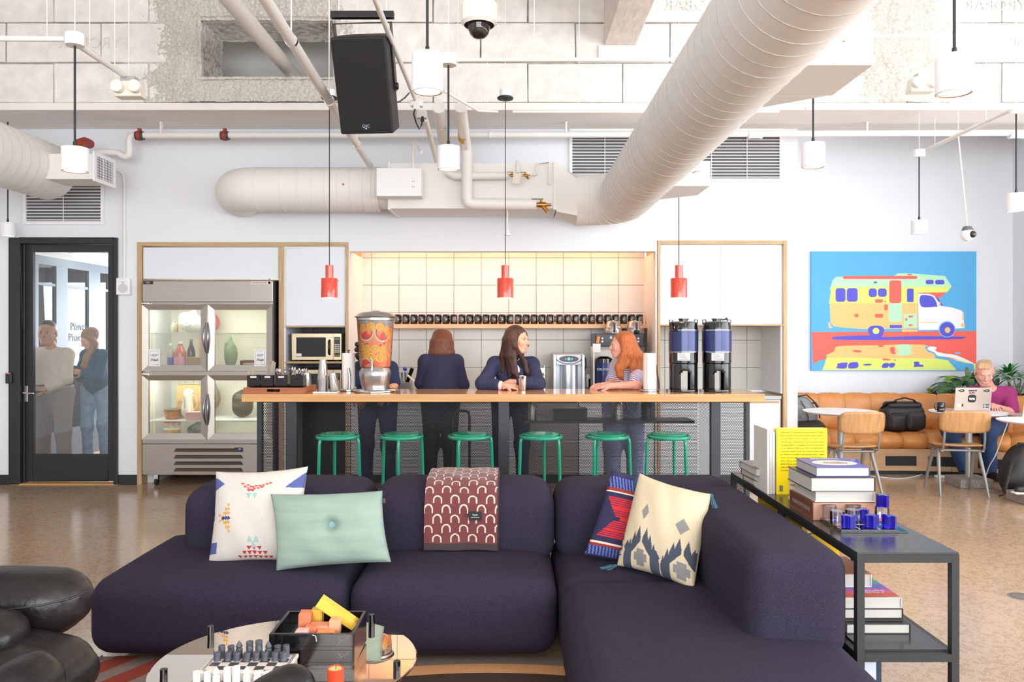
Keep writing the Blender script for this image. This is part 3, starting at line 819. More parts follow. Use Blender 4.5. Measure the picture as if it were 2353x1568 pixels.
text('37', 0.026, M('blue_led', (90, 120, 255), 0.4, emit=((80, 110, 255), 4)), dp, (fx(551) - fcx, -0.0095, fz(1033.5)))
DG = glass('fridge_glass', (246, 250, 246), 0.05)
for (a, b, c, d, hx) in ((328, 476, 700.5, 853, 473), (479.5, 627, 700.5, 853, 482.5), (328, 476, 862.5, 1010, 473), (479.5, 627, 862.5, 1010, 482.5)):
    dt = MB()
    X = [fx(a) - fcx, fx(a + 14) - fcx, fx(b - 14) - fcx, fx(b) - fcx]; Z = [fz(c), fz(c + 12), fz(d - 14), fz(d)]
    o4 = [(X[0], Z[0]), (X[3], Z[0]), (X[3], Z[3]), (X[0], Z[3])]; i4 = [(X[1], Z[1]), (X[2], Z[1]), (X[2], Z[2]), (X[1], Z[2])]
    for k in range(4):
        k2 = (k + 1) % 4
        dt.prism([(o4[k][0], -.02, o4[k][1]), (o4[k2][0], -.02, o4[k2][1]), (i4[k2][0], -.008, i4[k2][1]), (i4[k][0], -.008, i4[k][1])], (0, 0.03, 0))
    df = dt.build('door', STEEL, fr)
    MB().box(X[1], X[2], 0.004, 0.008, Z[2], Z[1]).build('pane', DG, df)
    hm = MB(); zc = (fz(c) + fz(d)) / 2 + (0 if c < 800 else -.02); hxx = fx(hx) - fcx
    pts = []; 
    for k in range(13):
        t = k / 12; pts.append((hxx + (0.012 if hx < 478 else -0.012) * (1 - math.sin(PI * t)) , -.026 - .032 * math.sin(PI * t), zc + .155 - .31 * t))
    hm.tube(pts, .011, 10, radii=[.006 + .008 * math.sin(PI * k / 12) for k in range(13)])
    hm.build('handle', M('handle_grey_metal', (150, 150, 156), 0.25, 1.0), df, smooth=60)
    hg = MB(); sgn = a if hx < 478 else b
    hg.box(fx(sgn) - fcx - (0 if hx < 478 else .07), fx(sgn) - fcx + (.07 if hx < 478 else 0), -.025, .0, fz(c - 1), fz(c - 5)); hg.build('hinge', CHROME, fr, bevel=.003)
for zz, nm in ((766.5, 0), (969, 1)):
    m = MB()
    for k in range(17): m.bar((fx(334) - fcx, 0.06 + k * .033, fz(zz)), (fx(621) - fcx, 0.06 + k * .033, fz(zz)), .0025, 5)
    m.box(fx(333) - fcx, fx(622) - fcx, 0.05, 0.056, fz(zz) - .008, fz(zz) + .003)
    m.build('wire_shelf', WHITEP, fr)
m = MB()
for px_ in (337, 619): m.bar((fx(px_) - fcx, .045, fz(1006)), (fx(px_) - fcx, .045, fz(702)), .009, 8)
m.build('light_tube', M('fridge_tube', (255, 250, 235), .5, emit=((255, 240, 205), 2.5)), fr)
fl = bpy.data.lights.new('fridge_lamp', 'AREA'); fl.energy = 4.2; fl.size = 1.1; fl.size_y = .1; fl.shape = 'RECTANGLE'; fl.color = (1, .95, .82)
flo = bpy.data.objects.new('fridge_lamp', fl); COL.objects.link(flo); flo.location = (fcx, YF + .12, fz(704)); flo.rotation_euler = (math.radians(20), 0, 0)
fl2 = bpy.data.objects.new('fridge_lamp', fl.copy()); COL.objects.link(fl2); fl2.location = (fcx, YF + .12, fz(865)); fl2.rotation_euler = (math.radians(20), 0, 0)
for px_ in (352, 600):
    for yy in (.08, .56):
        c = MB().cyl((fx(px_) - fcx - .014, yy, .036), .035, .028, 18, 'x').build('caster', M('caster_rubber', (40, 38, 36), .6), fr, smooth=40)
        MB().box(fx(px_) - fcx - .02, fx(px_) - fcx + .02, yy - .02, yy + .02, .062, fz(1093)).build('caster_fork', CHROME, c)
m = MB(); fb(m, 329, 352, 645.5, 653.5, -.003, 0); bd = m.build('badge', BLACKP, fr)
text('Marketeer\nSERIES', .011, PRINTW, bd, (fx(340.5) - fcx, -.0045, fz(649.6)))
m = MB(); fb(m, 576, 623, 646.5, 653.5, -.003, 0); bd = m.build('badge', M('badge_silver', (222, 214, 216), .4), fr)
text('BEVERAGE-AIR', .022, M('badge_ink', (150, 90, 90), .5), bd, (fx(597) - fcx, -.0045, fz(650)), width=.145)
MB().cyl((fx(619) - fcx, -.003, fz(650)), .0125, .002, 20, 'y').build('badge_roundel', M('badge_blue', (110, 130, 180), .5), bd)
# notices on the panes
INK = M('black_ink', (35, 35, 38), .6)
def notice(a, b, c, d, label):
    t = thing('notice', label, 'sign', (fx((a + b) / 2), YF - .012, fz((c + d) / 2)))
    W, H = (fx(b) - fx(a)) / 2, (fz(c) - fz(d)) / 2
    MB().box(-W, W, 0, .003, -H, H).build('card', M('notice_card', (232, 233, 235), .6), t)
    m = MB()
    for q in ((-W + .012, W - .012, H - .018, H - .0165), (-W + .012, W - .05, -H + .017, -H + .0185), (-W + .012, -W + .0135, -H + .017, H - .0165), (W - .0135, W - .012, -H + .017, H - .0165)): m.box(q[0], q[1], -.0006, 0, q[2], q[3])
    m.build('printed_border', INK, t)
    text('KEEP', .030, INK, t, (0, -.0012, H * .28), width=.062, shear=.15)
    text('it', .013, INK, t, (0, -.0012, H * .02), shear=.3)
    text('Fresh', .036, INK, t, (0, -.0012, -H * .25), width=.072, shear=.35, bold=.0008)
    MB().box(W - .045, W - .01, -.0006, 0, -H + .014, -H + .02).build('fine_print', M('grey_ink', (150, 150, 150), .6), t)
notice(343, 369, 803, 842, 'white KEEP it Fresh notice on the fridge pane nearest the glass door')
notice(585, 612, 803, 842, 'white KEEP it Fresh notice on the fridge pane nearest the microwaves')
# food inside the fridge
def soft_bag(name, label, a, b, c, d, dep, col, cat='bag', Y=.3, lumps=5, seed=1, rough=.45, al=1.0):
    r = np.random.default_rng(seed); X0, X1, Z0, Z1 = fx(a), fx(b), fz(d), fz(c)
    F = Field(); W, H = (X1 - X0), (Z1 - Z0); cxx = (X0 + X1) / 2
    F.ell((cxx, YF + Y, Z0 + H * .38), (W * .48, dep, H * .38), None, .04)
    for i in range(lumps): F.ell((cxx + r.uniform(-.3, .3) * W, YF + Y + r.uniform(-.3, .3) * dep, Z0 + r.uniform(.25, .75) * H), (W * .22, dep * .6, H * .22), None, .03)
    F.cap((cxx, YF + Y, Z0 + H * .7), (cxx + r.uniform(-.1, .1) * W, YF + Y, Z1 - .01), W * .10, W * .05, .05)
    o = F.build(name, M(name + '_film' + str(seed), col, rough, bump=(24, .8, .03)), None, .011)
    return tag(o, label, cat)
soft_bag('carrier_bag', 'white knotted carrier bag on the top fridge shelf', 384, 446, 708, 765, .13, (232, 230, 228), seed=3)
soft_bag('carrier_bag', 'red crumpled plastic bag pushed behind the white carrier bag', 424, 462, 705, 764, .1, (206, 84, 78), seed=5, Y=.47)
soft_bag('salad_bag', 'green and white salad bag in the upper fridge half with the second notice', 492, 520, 768, 850, .1, (142, 160, 128), seed=8)
soft_bag('carrier_bag', 'clear bag lump in the lower fridge half behind the paper bag', 440, 468, 882, 950, .1, (150, 128, 96), seed=11, Y=.45)
soft_bag('dark_bag', 'dark folded bag in the lower fridge half nearest the bar', 505, 555, 902, 968, .12, (74, 66, 58), seed=13, Y=.36)
soft_bag('green_bag', 'dark green plastic bag on the fridge floor', 405, 455, 972, 1009, .14, (72, 92, 76), seed=15, Y=.3)
def bottle(label, cxp, w_, top, bot, col, cap, lab=None, Y=.2, rough=.15):
    t = thing('bottle', label, 'bottle', (fx(cxp), YF + Y, fz(bot))); H = fz(top) - fz(bot); r = (fx(cxp + w_ / 2) - fx(cxp - w_ / 2)) / 2
    MB().lathe([(r * .9, 0), (r, .01), (r, H * .55), (r * .95, H * .62), (r * .5, H * .8), (r * .36, H * .86), (r * .36, H * .93)], n=20).build('body', M('bottle_' + str(cxp), col, rough, trans=.3), t, smooth=50)
    MB().cyl((0, 0, H * .92), r * .42, H * .08, 16).build('cap', M('cap_' + str(cap), cap, .4), t, smooth=40)
    if lab: MB().lathe([(r * 1.01, H * .12), (r * 1.01, H * .45)], n=20, cap=False).build('label', M('lab_' + str(lab), lab, .5), t, smooth=50)
bottle('slim white-capped bottle behind the first fridge notice', 373, 15, 790, 850, (206, 200, 196), (240, 240, 238), (70, 84, 170))
bottle('pink juice bottle with white cap on the fridge shelf', 395, 28, 786, 850, (226, 120, 110), (244, 242, 238), (240, 150, 176))
bottle('dark cola bottle with green cap on the fridge shelf', 421, 18, 780, 850, (52, 40, 36), (110, 130, 110))
bottle('small clear jar of water on the top fridge shelf', 366, 18, 736, 764, (200, 220, 208), (180, 196, 188), Y=.35)
bottle('tiny amber bottle beside the jar on the top fridge shelf', 376, 9, 742, 764, (206, 156, 90), (230, 226, 220), Y=.3)
pb = thing('paper_bag', 'tall brown paper bag with printed letters in the lower fridge half', 'bag', (fx(410), YF + .36, fz(966)))
H = fz(890) - fz(966); W = fx(443) - fx(376)
m = MB(); m.prism([(-W / 2, -.07, 0), (W / 2, -.07, 0), (W / 2, -.05, H), (-W / 2, -.05, H)], (0, .12, 0)); m.build('bag_body', M('kraft_paper', (196, 154, 98), .8, bump=(14, .4, .02)), pb)
for sx in (-.09, .06): MB().tube([(sx - .035, -.05, H), (sx - .03, -.05, H + .05), (sx, -.05, H + .065), (sx + .03, -.05, H + .05), (sx + .035, -.05, H)], .0025, 6).build('handle', M('kraft_cord', (170, 130, 84), .8), pb)
text('PRI', .045, M('kraft_ink', (150, 112, 66), .7), pb, (-.075, -.072, H * .45), align='CENTER', width=.1)
tb = thing('cloth_bag', 'white cloth drawstring bag with small black print leaning on the paper bag', 'bag', (fx(412), YF + .2, fz(966)))
F = Field(); F.ell((0, 0, .07), (.055, .05, .075), None, .03); F.cap((0, 0, .08), (.004, 0, .26), .055, .042, .03); F.ell((.02, 0, .27), (.05, .03, .02), None, .02)
F.build('bag_body', M('white_canvas', (232, 226, 216), .85), tb, .009)
text('wellworn', .034, INK, tb, (-.005, -.062, .17), (PI / 2, math.radians(84), 0), width=.13)
MB().tube([(.03, -.02, .27), (.10, -.03, .22), (.115, -.03, .13), (.08, -.03, .09), (.05, -.03, .13)], .003, 6).build('drawstring', M('white_canvas', (232, 226, 216)), tb, smooth=60)
def crate(name, label, a, b, c, d, dep, col, cat='box', Y=.14, bv=.004):
    o = MB().box(fx(a) - fx((a + b) / 2), fx(b) - fx((a + b) / 2), 0, dep, 0, fz(c) - fz(d)).build(name, M(name + '_c' + str(a), col, .6), bevel=bv, loc=(fx((a + b) / 2), YF + Y, fz(d))); return tag(o, label, cat)
crate('pastry_box', 'pink cardboard pastry box on the lower fridge shelf', 420, 457, 949, 967.5, .085, (240, 176, 176), Y=.07)
crate('tea_carton', 'pale green carton behind the pink pastry box', 441, 453, 934, 949, .06, (190, 206, 150), Y=.2)
crate('paper_sack', 'flat kraft paper sack at the front of the upper fridge shelf', 420, 461, 822, 851, .05, (186, 142, 84), Y=.12)
crate('snack_carton', 'orange striped carton behind the kraft sack', 433, 462, 776, 822, .1, (226, 170, 110), Y=.26)
crate('cake_box', 'dark red cake box under the salad bag', 520, 560, 832, 851, .14, (110, 50, 48), Y=.40)
def tub(label, a, b, c, d, lidc, foodc):
    t = thing('food_tub', label, 'container', (fx((a + b) / 2), YF + .2, fz(d))); r = (fx(b) - fx(a)) / 2; H = fz(c) - fz(d)
    MB().lathe([(r * .82, 0), (r * .95, H * .75)], n=24).build('tub', M('tub_' + str(foodc), foodc, .4, noise=(40, .5)), t, smooth=40)
    MB().lathe([(r, H * .75), (r * 1.02, H * .8), (r * 1.02, H * .95), (r * .9, H)], n=24).build('lid', M('lid_' + str(lidc), lidc, .35), t, smooth=40)
tub('round tub with red lid, upper of the stack on the fridge floor', 357, 397, 972, 987, (206, 58, 44), (214, 190, 176))
tub('round tub of orange food with white lid, lower of the stack on the fridge floor', 357, 397, 987.3, 1008, (232, 228, 220), (216, 150, 70))
tub('dark takeaway tub with clear lid beside the cloth bag', 358, 396, 944, 966.5, (120, 96, 70), (196, 120, 50))
for px_, r_ in ((560, 18), (598, 20)):
    t = thing('bowl', 'pale bowl lying at the front of the upper fridge shelf near the %s notice' % ('first' if px_ == 560 else 'microwave side'), 'bowl', (fx(px_), YF + .22, fz(851)))
    MB().lathe([(r_ * .0018, 0), (r_ * .0044, .03), (r_ * .0044, .06)], n=20, cap=True).build('shell', M('ceramic_beige', (206, 190, 166), .4), t, smooth=60)

# ------------------------------------------------------------------ microwaves
def microwave(loc, label):
    t = thing('microwave', label, 'microwave', loc)
    W, H, D = .51, .285, .36
    GOLD = M('champagne_steel', (206, 190, 160), .32, .9)
    MB().box(-W / 2, W / 2, .012, D, .012, H).build('case', M('microwave_case', (150, 146, 140), .4, .6), t, bevel=.004)
    dr = MB(); a, b = -W / 2, W * .33
    for q in ((a, b, .012, .045), (a, b, H - .04, H), (a, a + .045, .045, H - .04), (b - .075, b, .045, H - .04)): dr.box(q[0], q[1], 0, .012, q[2], q[3])
    d_ = dr.build('door', GOLD, t, bevel=.002)
    MB().box(a + .045, b - .075, .003, .011, .045, H - .04).build('door_window', M('dark_mirror_glass', (60, 60, 62), .03, spec=1.0, metal=.75), d_)
    MB().tube([(b - .035, -.002, H * .25), (b - .035, -.026, H * .29), (b - .035, -.028, H * .5), (b - .035, -.026, H * .71), (b - .035, -.002, H * .75)], .012, 10).build('handle', M('handle_black', (24, 24, 26), .25), d_, smooth=60)
    MB().box(b + .002, W / 2, 0, .012, .012, H).build('control_panel', GOLD, t, bevel=.002)
    cp = MB().box(b + .012, W / 2 - .012, -.0015, 0, .045, H - .035).build('keypad', BLACKP, t)
    MB().box(b + .02, W / 2 - .02, -.003, -.0015, H - .068, H - .044).build('display', M('lcd_green', (96, 108, 88), .3), cp)
    for r_ in range(5):
        for c_ in range(2): MB().box(b + .019 + c_ * .027, b + .041 + c_ * .027, -.003, -.0015, .088 + r_ * .019, .1 + r_ * .019).build('key', M('key_ivory', (224, 212, 196), .5), cp)
    MB().box(b + .016, b + .042, -.003, -.0015, .052, .066).build('key', M('key_red', (200, 60, 40), .5), cp); MB().box(b + .046, W / 2 - .016, -.003, -.0015, .052, .066).build('key', M('key_green', (40, 160, 80), .5), cp)
    for sx in (-.2, .2): MB().cyl((sx, .06, 0), .014, .012, 12).build('foot', BLACKP, t)
    MB().box(a + .047, a + .1, -.001, .003, .05, .08).build('sticker', M('sticker_white', (232, 226, 226), .6), d_)
    return t
microwave((PX(727.5, YW + .06), YW + .06, PZ(831, YW + .005) + .0005), 'champagne steel microwave on the upper shelf below the white cupboard door')
microwave((PX(727.5, YW + .06), YW + .06, PZ(915, YW + .005) + .0005), 'champagne steel microwave on the lower shelf, half hidden by the steel cups')
# ------------------------------------------------------------------ ducts, pipes and lamps under the ceiling
def arc(c, r, a0, a1, n, plane='xy', zz=0.0):
    return [(c[0] + r * math.cos(a0 + (a1 - a0) * i / n), c[1] + r * math.sin(a0 + (a1 - a0) * i / n), zz) for i in range(n + 1)]
def ringseam(m, c, r, axis, t=.004, n=40):
    pts = []
    for i in range(n):
        a = 2 * PI * i / n
        pts.append((c[0], c[1] + r * math.cos(a), c[2] + r * math.sin(a)) if axis == 'x' else (c[0] + r * math.cos(a), c[1], c[2] + r * math.sin(a)))
    m.tube(pts, t, 4, closed=True)
# big spiral duct running over the seating
d = thing('spiral_duct', 'large white spiral duct running overhead from the wall unit towards the seating', 'duct', (1.06, 4.4, 2.84))
o0 = Vector(d.location)
path = [(.62, 7.75, 2.84), (.70, 7.75, 2.84)] + [(.72 + .34 * math.sin(a), 7.75 - .34 * (1 - math.cos(a)), 2.84) for a in np.linspace(0, PI / 2, 9)] + [(1.06, yy, 2.84) for yy in np.linspace(7.2, .8, 14)]
MB().tube(path, .245, 48).build('duct_body', WHITED, d, smooth=60, off=o0)
m = MB(); n = 46; pts = []
for i in range(n * 28 + 1):
    t = i / 28; a = 2 * PI * t; pts.append((1.06 + .2462 * math.cos(a), 7.2 - t * .128, 2.84 + .2462 * math.sin(a)))
    if pts[-1][1] < 1.2: break
m.tube(pts, .0026, 4).build('spiral_seam', M('duct_seam', (196, 192, 188), .6), d, smooth=60, off=o0)
for k, a in enumerate(np.linspace(.12, PI / 2 - .1, 5)):
    c = Vector((.72 + .34 * math.sin(a), 7.75 - .34 * (1 - math.cos(a)), 2.84)); tdir = Vector((math.cos(a), -math.sin(a), 0)); sd = Vector((math.sin(a), math.cos(a), 0))
    MB().tube([c + sd * .2465 * math.cos(q) + Vector((0, 0, 1)) * .2465 * math.sin(q) for q in np.linspace(0, 2 * PI, 41)[:-1]], .003, 4, closed=True).build('elbow_seam', WHITED, d, off=o0)
def loft(m, rect, circ, n=40):
    (xr, ya, yb, za, zb), (xc, cy, cz, r) = rect, circ; A = []; B = []
    for i in range(n):
        a = 2 * PI * i / n; ca, sa = math.cos(a), math.sin(a); k = 1 / max(abs(ca), abs(sa))
        A.append((xr, (ya + yb) / 2 + (yb - ya) / 2 * ca * k, (za + zb) / 2 + (zb - za) / 2 * sa * k)); B.append((xc, cy + r * ca, cz + r * sa))
    m.add(A + B, [(i, (i + 1) % n, n + (i + 1) % n, n + i) for i in range(n)])
# air handling unit on the wall
ah = thing('air_handler', 'long white air handling box on the wall between the two round ducts', 'air handler', (-.37, 7.8, 2.94)); o1 = Vector(ah.location)
MB().box(-1.16, .41, 7.55, 8.08, 2.728, 3.16).build('casing', WHITED, ah, bevel=.004, off=o1)
m = MB(); m.box(-1.175, -1.15, 7.535, 8.08, 2.715, 3.172); m.box(.39, .42, 7.535, 8.08, 2.715, 3.172); m.build_all('flange', WHITED, ah, bevel=.002, off=o1)
m = MB(); loft(m, (.42, 7.55, 8.0, 2.70, 3.16), (.62, 7.75, 2.84, .247)); m.build('transition', WHITED, ah, smooth=50, off=o1)
MB().box(.06, .27, 7.545, 7.56, 2.735, 2.80).build('access_hatch', WHITED, ah, bevel=.002, off=o1)
MB().box(.09, .24, 7.52, 7.546, 2.722, 2.755).build('drain_lip', WHITEP, ah, bevel=.003, off=o1)
cbx = tag(MB().box(-.207, .207, -.09, .09, -.13, .13).build('control_box', WHITEP, bevel=.004, loc=(PX(920, 7.45), 7.44, PZ(423, 7.45))), 'small white electrical control box fixed to the round wall duct', 'control box')
for i in (0, 1):
    for k in (0, 1): MB().cyl((.125 + i * .015, -.0915, -.045 + k * .05), .004, .002, 8, 'y').build('screw', BLACKP, cbx)
wd = thing('round_duct', 'short white round duct along the wall with an elbow end', 'duct', (-2.0, 7.75, 2.943)); o2 = Vector(wd.location)
pth = [(-1.28, 7.75, 2.943)] + [(xx, 7.75, 2.943) for xx in np.linspace(-1.4, -2.5, 6)] + [(-2.5 - .235 * math.sin(a), 7.75 + .235 * (1 - math.cos(a)), 2.943) for a in np.linspace(.15, PI / 2, 8)] + [(-2.735, 8.12, 2.943)]
MB().tube(pth, .214, 44).build('duct_body', WHITED, wd, smooth=60, off=o2)
MB().tube([(-1.30, 7.75, 2.943), (-1.18, 7.75, 2.943)], .19, 40).build('collar', WHITED, wd, smooth=60, off=o2)
m = MB()
for xx in (-2.45, -2.2, -2.05, -2.03, -1.90, -1.78, -1.66, -1.54, -1.42, -1.34, -1.30): ringseam(m, (xx, 7.75, 2.943), .2145, 'x', .0035)
m.build_all('seam', WHITED, wd, off=o2)
MB().cyl((PX(789, 7.54), 7.532, PZ(424, 7.54)), .009, .006, 12, 'y').build('red_plug', M('red_plug', (196, 40, 48), .5), wd, off=o2)
# duct at the other side with its boot and grille
ld = thing('spiral_duct', 'white spiral duct ending above the glass door with a grille boot', 'duct', (-4.44, 4.5, 3.09)); o3 = Vector(ld.location)
MB().tube([(-4.44, 1.0, 3.09), (-4.44, 4, 3.09), (-4.44, 7.0, 3.09), (-4.44, 7.62, 3.09), (-4.44, 7.66, 3.09)], .267, 48, radii=[.267] * 4 + [.25]).build('duct_body', WHITED, ld, smooth=60, off=o3)
pts = []
for i in range(50 * 28):
    t = i / 28; a = 2 * PI * t; yy = 7.55 - t * .128
    if yy < 1.2: break
    pts.append((-4.44 + .2682 * math.cos(a), yy, 3.09 + .2682 * math.sin(a)))
MB().tube(pts, .0024, 4).build('spiral_seam', MATS['duct_seam'], ld, smooth=60, off=o3)
bt = MB().box(-4.3, -3.78, 7.2, 7.55, 2.94, 3.17).build('boot', WHITED, ld, bevel=.004, off=o3)
m = MB(); m.box(-3.78, -3.765, 7.18, 7.57, 2.92, 2.955); m.box(-3.78, -3.765, 7.18, 7.57, 3.155, 3.19); m.box(-3.78, -3.765, 7.18, 7.22, 2.955, 3.155); m.box(-3.78, -3.765, 7.53, 7.57, 2.955, 3.155); m.build('grille_frame', WHITEP, ld, off=o3)
MB().box(-3.782, -3.779, 7.22, 7.53, 2.955, 3.155).build('grille_back', M('vent_dark', (96, 96, 98), .8), ld, off=o3)
m = MB()
for k in range(8): m.obox((-3.772, 7.375, 2.968 + k * .0247), .014, .31, .004, (0, .5, 0))
m.build_all('slat', WHITEP, ld, off=o3)
m = MB()
for k in range(11): m.obox((-3.768, 7.235 + k * .028, 3.055), .006, .003, .2)
m.build_all('blade', WHITEP, ld, off=o3)
# boots of the big duct
def boot(y0, y1):
    bc_ = MB().box(1.16, 1.5, y0, y1, 2.66, 2.85).build('boot', WHITEP, d, bevel=.004, off=o0)
    m = MB(); m.prism([(1.16, y1, 2.66), (1.48, y1, 2.66), (1.2, y1 + .22, 2.66), (1.1, y1 + .22, 2.66)], (0, 0, .18)); m.build('boot_transition', WHITEP, d, bevel=.003, off=o0)
    MB().cyl((1.385, y0 - .001, 2.765), .012, -.014, 12, 'y').build('latch', CHROME, bc_, off=o0)
    MB().tube([(1.355, y0 - .018, 2.757), (1.385, y0 - .02, 2.765), (1.42, y0 - .018, 2.772)], .006, 8, radii=[.004, .008, .004]).build('latch_wing', CHROME, bc_, off=o0)
boot(3.30, 3.73); boot(6.02, 6.44)
# wall grilles
def grille(a, b, c, d, n, label):
    t = thing('air_grille', label, 'vent', (x((a + b) / 2), YW, z((c + d) / 2))); W, H = (x(b) - x(a)) / 2, (z(c) - z(d)) / 2
    MB().box(-W, W, -.003, 0, -H, H).build('back', MATS['vent_dark'], t)
    m = MB(); f = .03
    m.box(-W, W, -.02, -.003, H - f, H); m.box(-W, W, -.02, -.003, -H, -H + f); m.box(-W, -W + f, -.02, -.003, -H + f, H - f); m.box(W - f, W, -.02, -.003, -H + f, H - f); m.build('frame', WHITEP, t)
    s = MB(); s.obox((0, -.012, 0), 2 * W - 2 * f, .020, .006, (.55, 0, 0)); s0 = None
    for k in range(n):
        zz = -H + f + (2 * H - 2 * f) * (k + .5) / n
        if s0 is None: s0 = s.build('slat', WHITEP, t, loc=(0, 0, zz))
        else: link_copy(s0, t).location = (0, 0, zz)
    m = MB(); q = max(2, int(2 * W / .35))
    for k in range(1, q): m.box(-W + 2 * W * k / q - .003, -W + 2 * W * k / q + .003, -.019, -.013, -H + f, H - f)
    m.build_all('mullion', WHITEP, t)
grille(1308, 1797, 297, 418, 15, 'wide white slatted air grille high on the wall behind the big spiral duct')
grille(55, 240, 400, 516, 14, 'white slatted air grille on the wall above the glass door')
# fire main along the wall with red couplings
PIPEW = M('white_pipe_paint', (236, 233, 230), .5)
REDC = M('red_iron', (158, 60, 44), .55)
Yp = 7.86; zp = PZ(313, Yp)
fp = thing('sprinkler_main', 'white fire sprinkler pipe running along the wall under the beam', 'pipe', (0, Yp, zp)); o4 = Vector(fp.location)
E = lambda a, b, Y=Yp: P(a, b, Y)
MB().tube([E(306, 311), E(1200, 310), E(2400, 305)], .031, 14).build('pipe', PIPEW, fp, smooth=60, off=o4)
MB().tube([E(308, 311), E(300, 312), E(297, 322), E(297, 345), E(296, 356), E(288, 361), E(280, 358), E(272, 352), E(255, 350), E(225, 350)], .033, 12).build('offset_bend', PIPEW, fp, smooth=60, off=o4)
for a in (321, 517):
    c = MB().tube([E(a - 9, 312), E(a + 9, 312)], .043, 14).build('coupling_gasket', M('dark_gasket', (70, 68, 66), .6), fp, smooth=40, off=o4)
    MB().tube([E(a - 4, 312), E(a + 4, 312)], .050, 14).build('coupling', REDC, fp, smooth=40, off=o4)
    MB().box(*(v for v in (E(a - 3, 300).x, E(a + 3, 300).x, Yp - .02, Yp + .02, zp + .04, zp + .075))).build('coupling_bolt', REDC, fp, off=o4)
for a in (1140, 1735, 2335): MB().tube([E(a - 16, 310), E(a - 8, 310), E(a + 8, 310), E(a + 16, 310)], .04, 14, radii=[.041, .036, .036, .041]).build('tee', PIPEW, fp, smooth=40, off=o4)
for a in (370, 830, 1300, 1990): MB().box(E(a - 1, 0).x, E(a + 3, 0).x, Yp - .02, Yp + .02, zp, TOP).build('hanger', PIPEW, fp, off=o4)
re_ = tag(MB().tube([P(176, 345, 7.5), P(182, 330, 7.55), P(194, 326, 7.65), P(206, 331, 7.8)], .045, 14).build('pipe_elbow', REDC, smooth=50), 'rust red pipe elbow above the white pendant near the door', 'pipe elbow')
# pipes running away from the camera
def pipe(label, pts, r, n=14, bands=(), mat=PIPEW, hang=True, cap=None):
    t = thing('pipe', label, 'pipe', pts[0]); oo = Vector(t.location)
    MB().tube(pts, r, n).build('pipe_body', mat, t, smooth=60, off=oo)
    a, b = Vector(pts[0]), Vector(pts[-1])
    for q in bands:
        c = a.lerp(b, q); dd = (b - a).normalized()
        MB().tube([c - dd * .012, c + dd * .012], r + .004, 14).build('clamp', CHROME, t, smooth=40, off=oo)
        if hang: MB().bar(c, (c.x, c.y, 5.0), .004, 6).build('hanger_rod', PIPEW, t, off=oo)
    return t
pipe('thick pale pipe passing into the opening of the block wall', [(-2.17, 2.0, 4.11), (-2.17, 8.3, 4.11)], .068, 20, (), M('pale_grey_pipe', (222, 214, 206), .35))
pipe('long white pipe sloping past the black speaker to the wall duct', [(-1.10, 2.0, 3.147), (-1.353, 7.6, 3.147)], .031, 16, (.42, .62, .85))
pipe('thin white conduit ending at the junction box beside the speaker', [(-.76, 2.5, 3.42), (-.775, 6.45, 3.42)], .017, 10)
pipe('short insulated pipe end above the middle white pendant', [P(1008, 246, 6.8), P(1024, 345, 7.7)], .056, 18, (.35,), hang=False)
ip = pipe('insulated pipe dropping down the front of the wall air handler', [P(1058, 246, 6.8), P(1070, 335, 7.42), P(1072, 350, 7.45), P(1073, 370, 7.45), P(1073, 455, 7.45), P(1076, 466, 7.45), P(1088, 469, 7.45), P(1232, 470, 7.45)], .052, 18, hang=False)
YB = M('yellow_band', (226, 172, 70), .6); oo = Vector(ip.location)
c0 = P(1066, 310, 7.25)
MB().tube([P(1065.5, 307, 7.22), P(1067, 319, 7.31)], .0565, 18).build('label_band', YB, ip, smooth=40, off=oo)
pipe('thin insulated branch pipe with tag across the air handler', [P(1028, 397, 7.5), P(1045, 405, 7.48), P(1165, 404, 7.48)], .036, 14, hang=False)
pipe('small looped copper-white pipe at the end of the air handler', [P(1222, 402, 7.5), P(1233, 402, 7.5), P(1234, 376, 7.5), P(1262, 374, 7.5), P(1262, 425, 7.5)], .011, 8, hang=False)
pipe('white gooseneck conduit above the control box', [P(949, 392, 7.4), P(949, 350, 7.4), P(951, 330, 7.4), P(956, 324, 7.38), P(961, 334, 7.2), P(968, 350, 6.95)], .014, 8, hang=False)
pipe('thin sloping conduit from the plug box to the air handler', [P(978, 275, 6.6), P(1003, 370, 7.55)], .022, 10, hang=False)
BRASS = M('brass', (176, 124, 58), .3, 1.0)
def valve(px_, py_, Y, s, label):
    t = thing('brass_valve', label, 'valve', P(px_, py_, Y))
    MB().tube([(-.06 * s, 0, 0), (-.035 * s, 0, 0), (-.034 * s, 0, 0), (.034 * s, 0, 0), (.035 * s, 0, 0), (.085 * s, 0, 0)], .02 * s, 10, radii=[.02 * s, .02 * s, .026 * s, .026 * s, .016 * s, .012 * s]).build('body', BRASS, t, smooth=40)
    MB().tube([(.0, 0, 0), (.05 * s, -.01, -.07 * s)], .02 * s, 10).build('strainer', BRASS, t, smooth=40)
    MB().cyl((-.01 * s, 0, .02 * s), .011 * s, .03 * s, 10).build('stem', BRASS, t)
    MB().box(-.1 * s, .01 * s, -.008, .008, .05 * s, .058 * s).build('lever', M('green_lever', (70, 120, 84), .5), t)
valve(1246, 471, 7.42, 1.0, 'large brass strainer valve at the low end of the air handler')
valve(1178, 403, 7.42, .55, 'small brass valve with hanging paper tag on the air handler')
valve(1208, 403, 7.42, .5, 'small brass valve beside the looped pipe on the air handler')
tg = tag(MB().obox((0, 0, 0), .07, .002, .095, (0, .12, 0)).build('paper_tag', M('tag_paper', (232, 226, 214), .8), loc=P(1187, 410, 7.38)), 'white paper tag hanging from the small brass valve', 'tag')
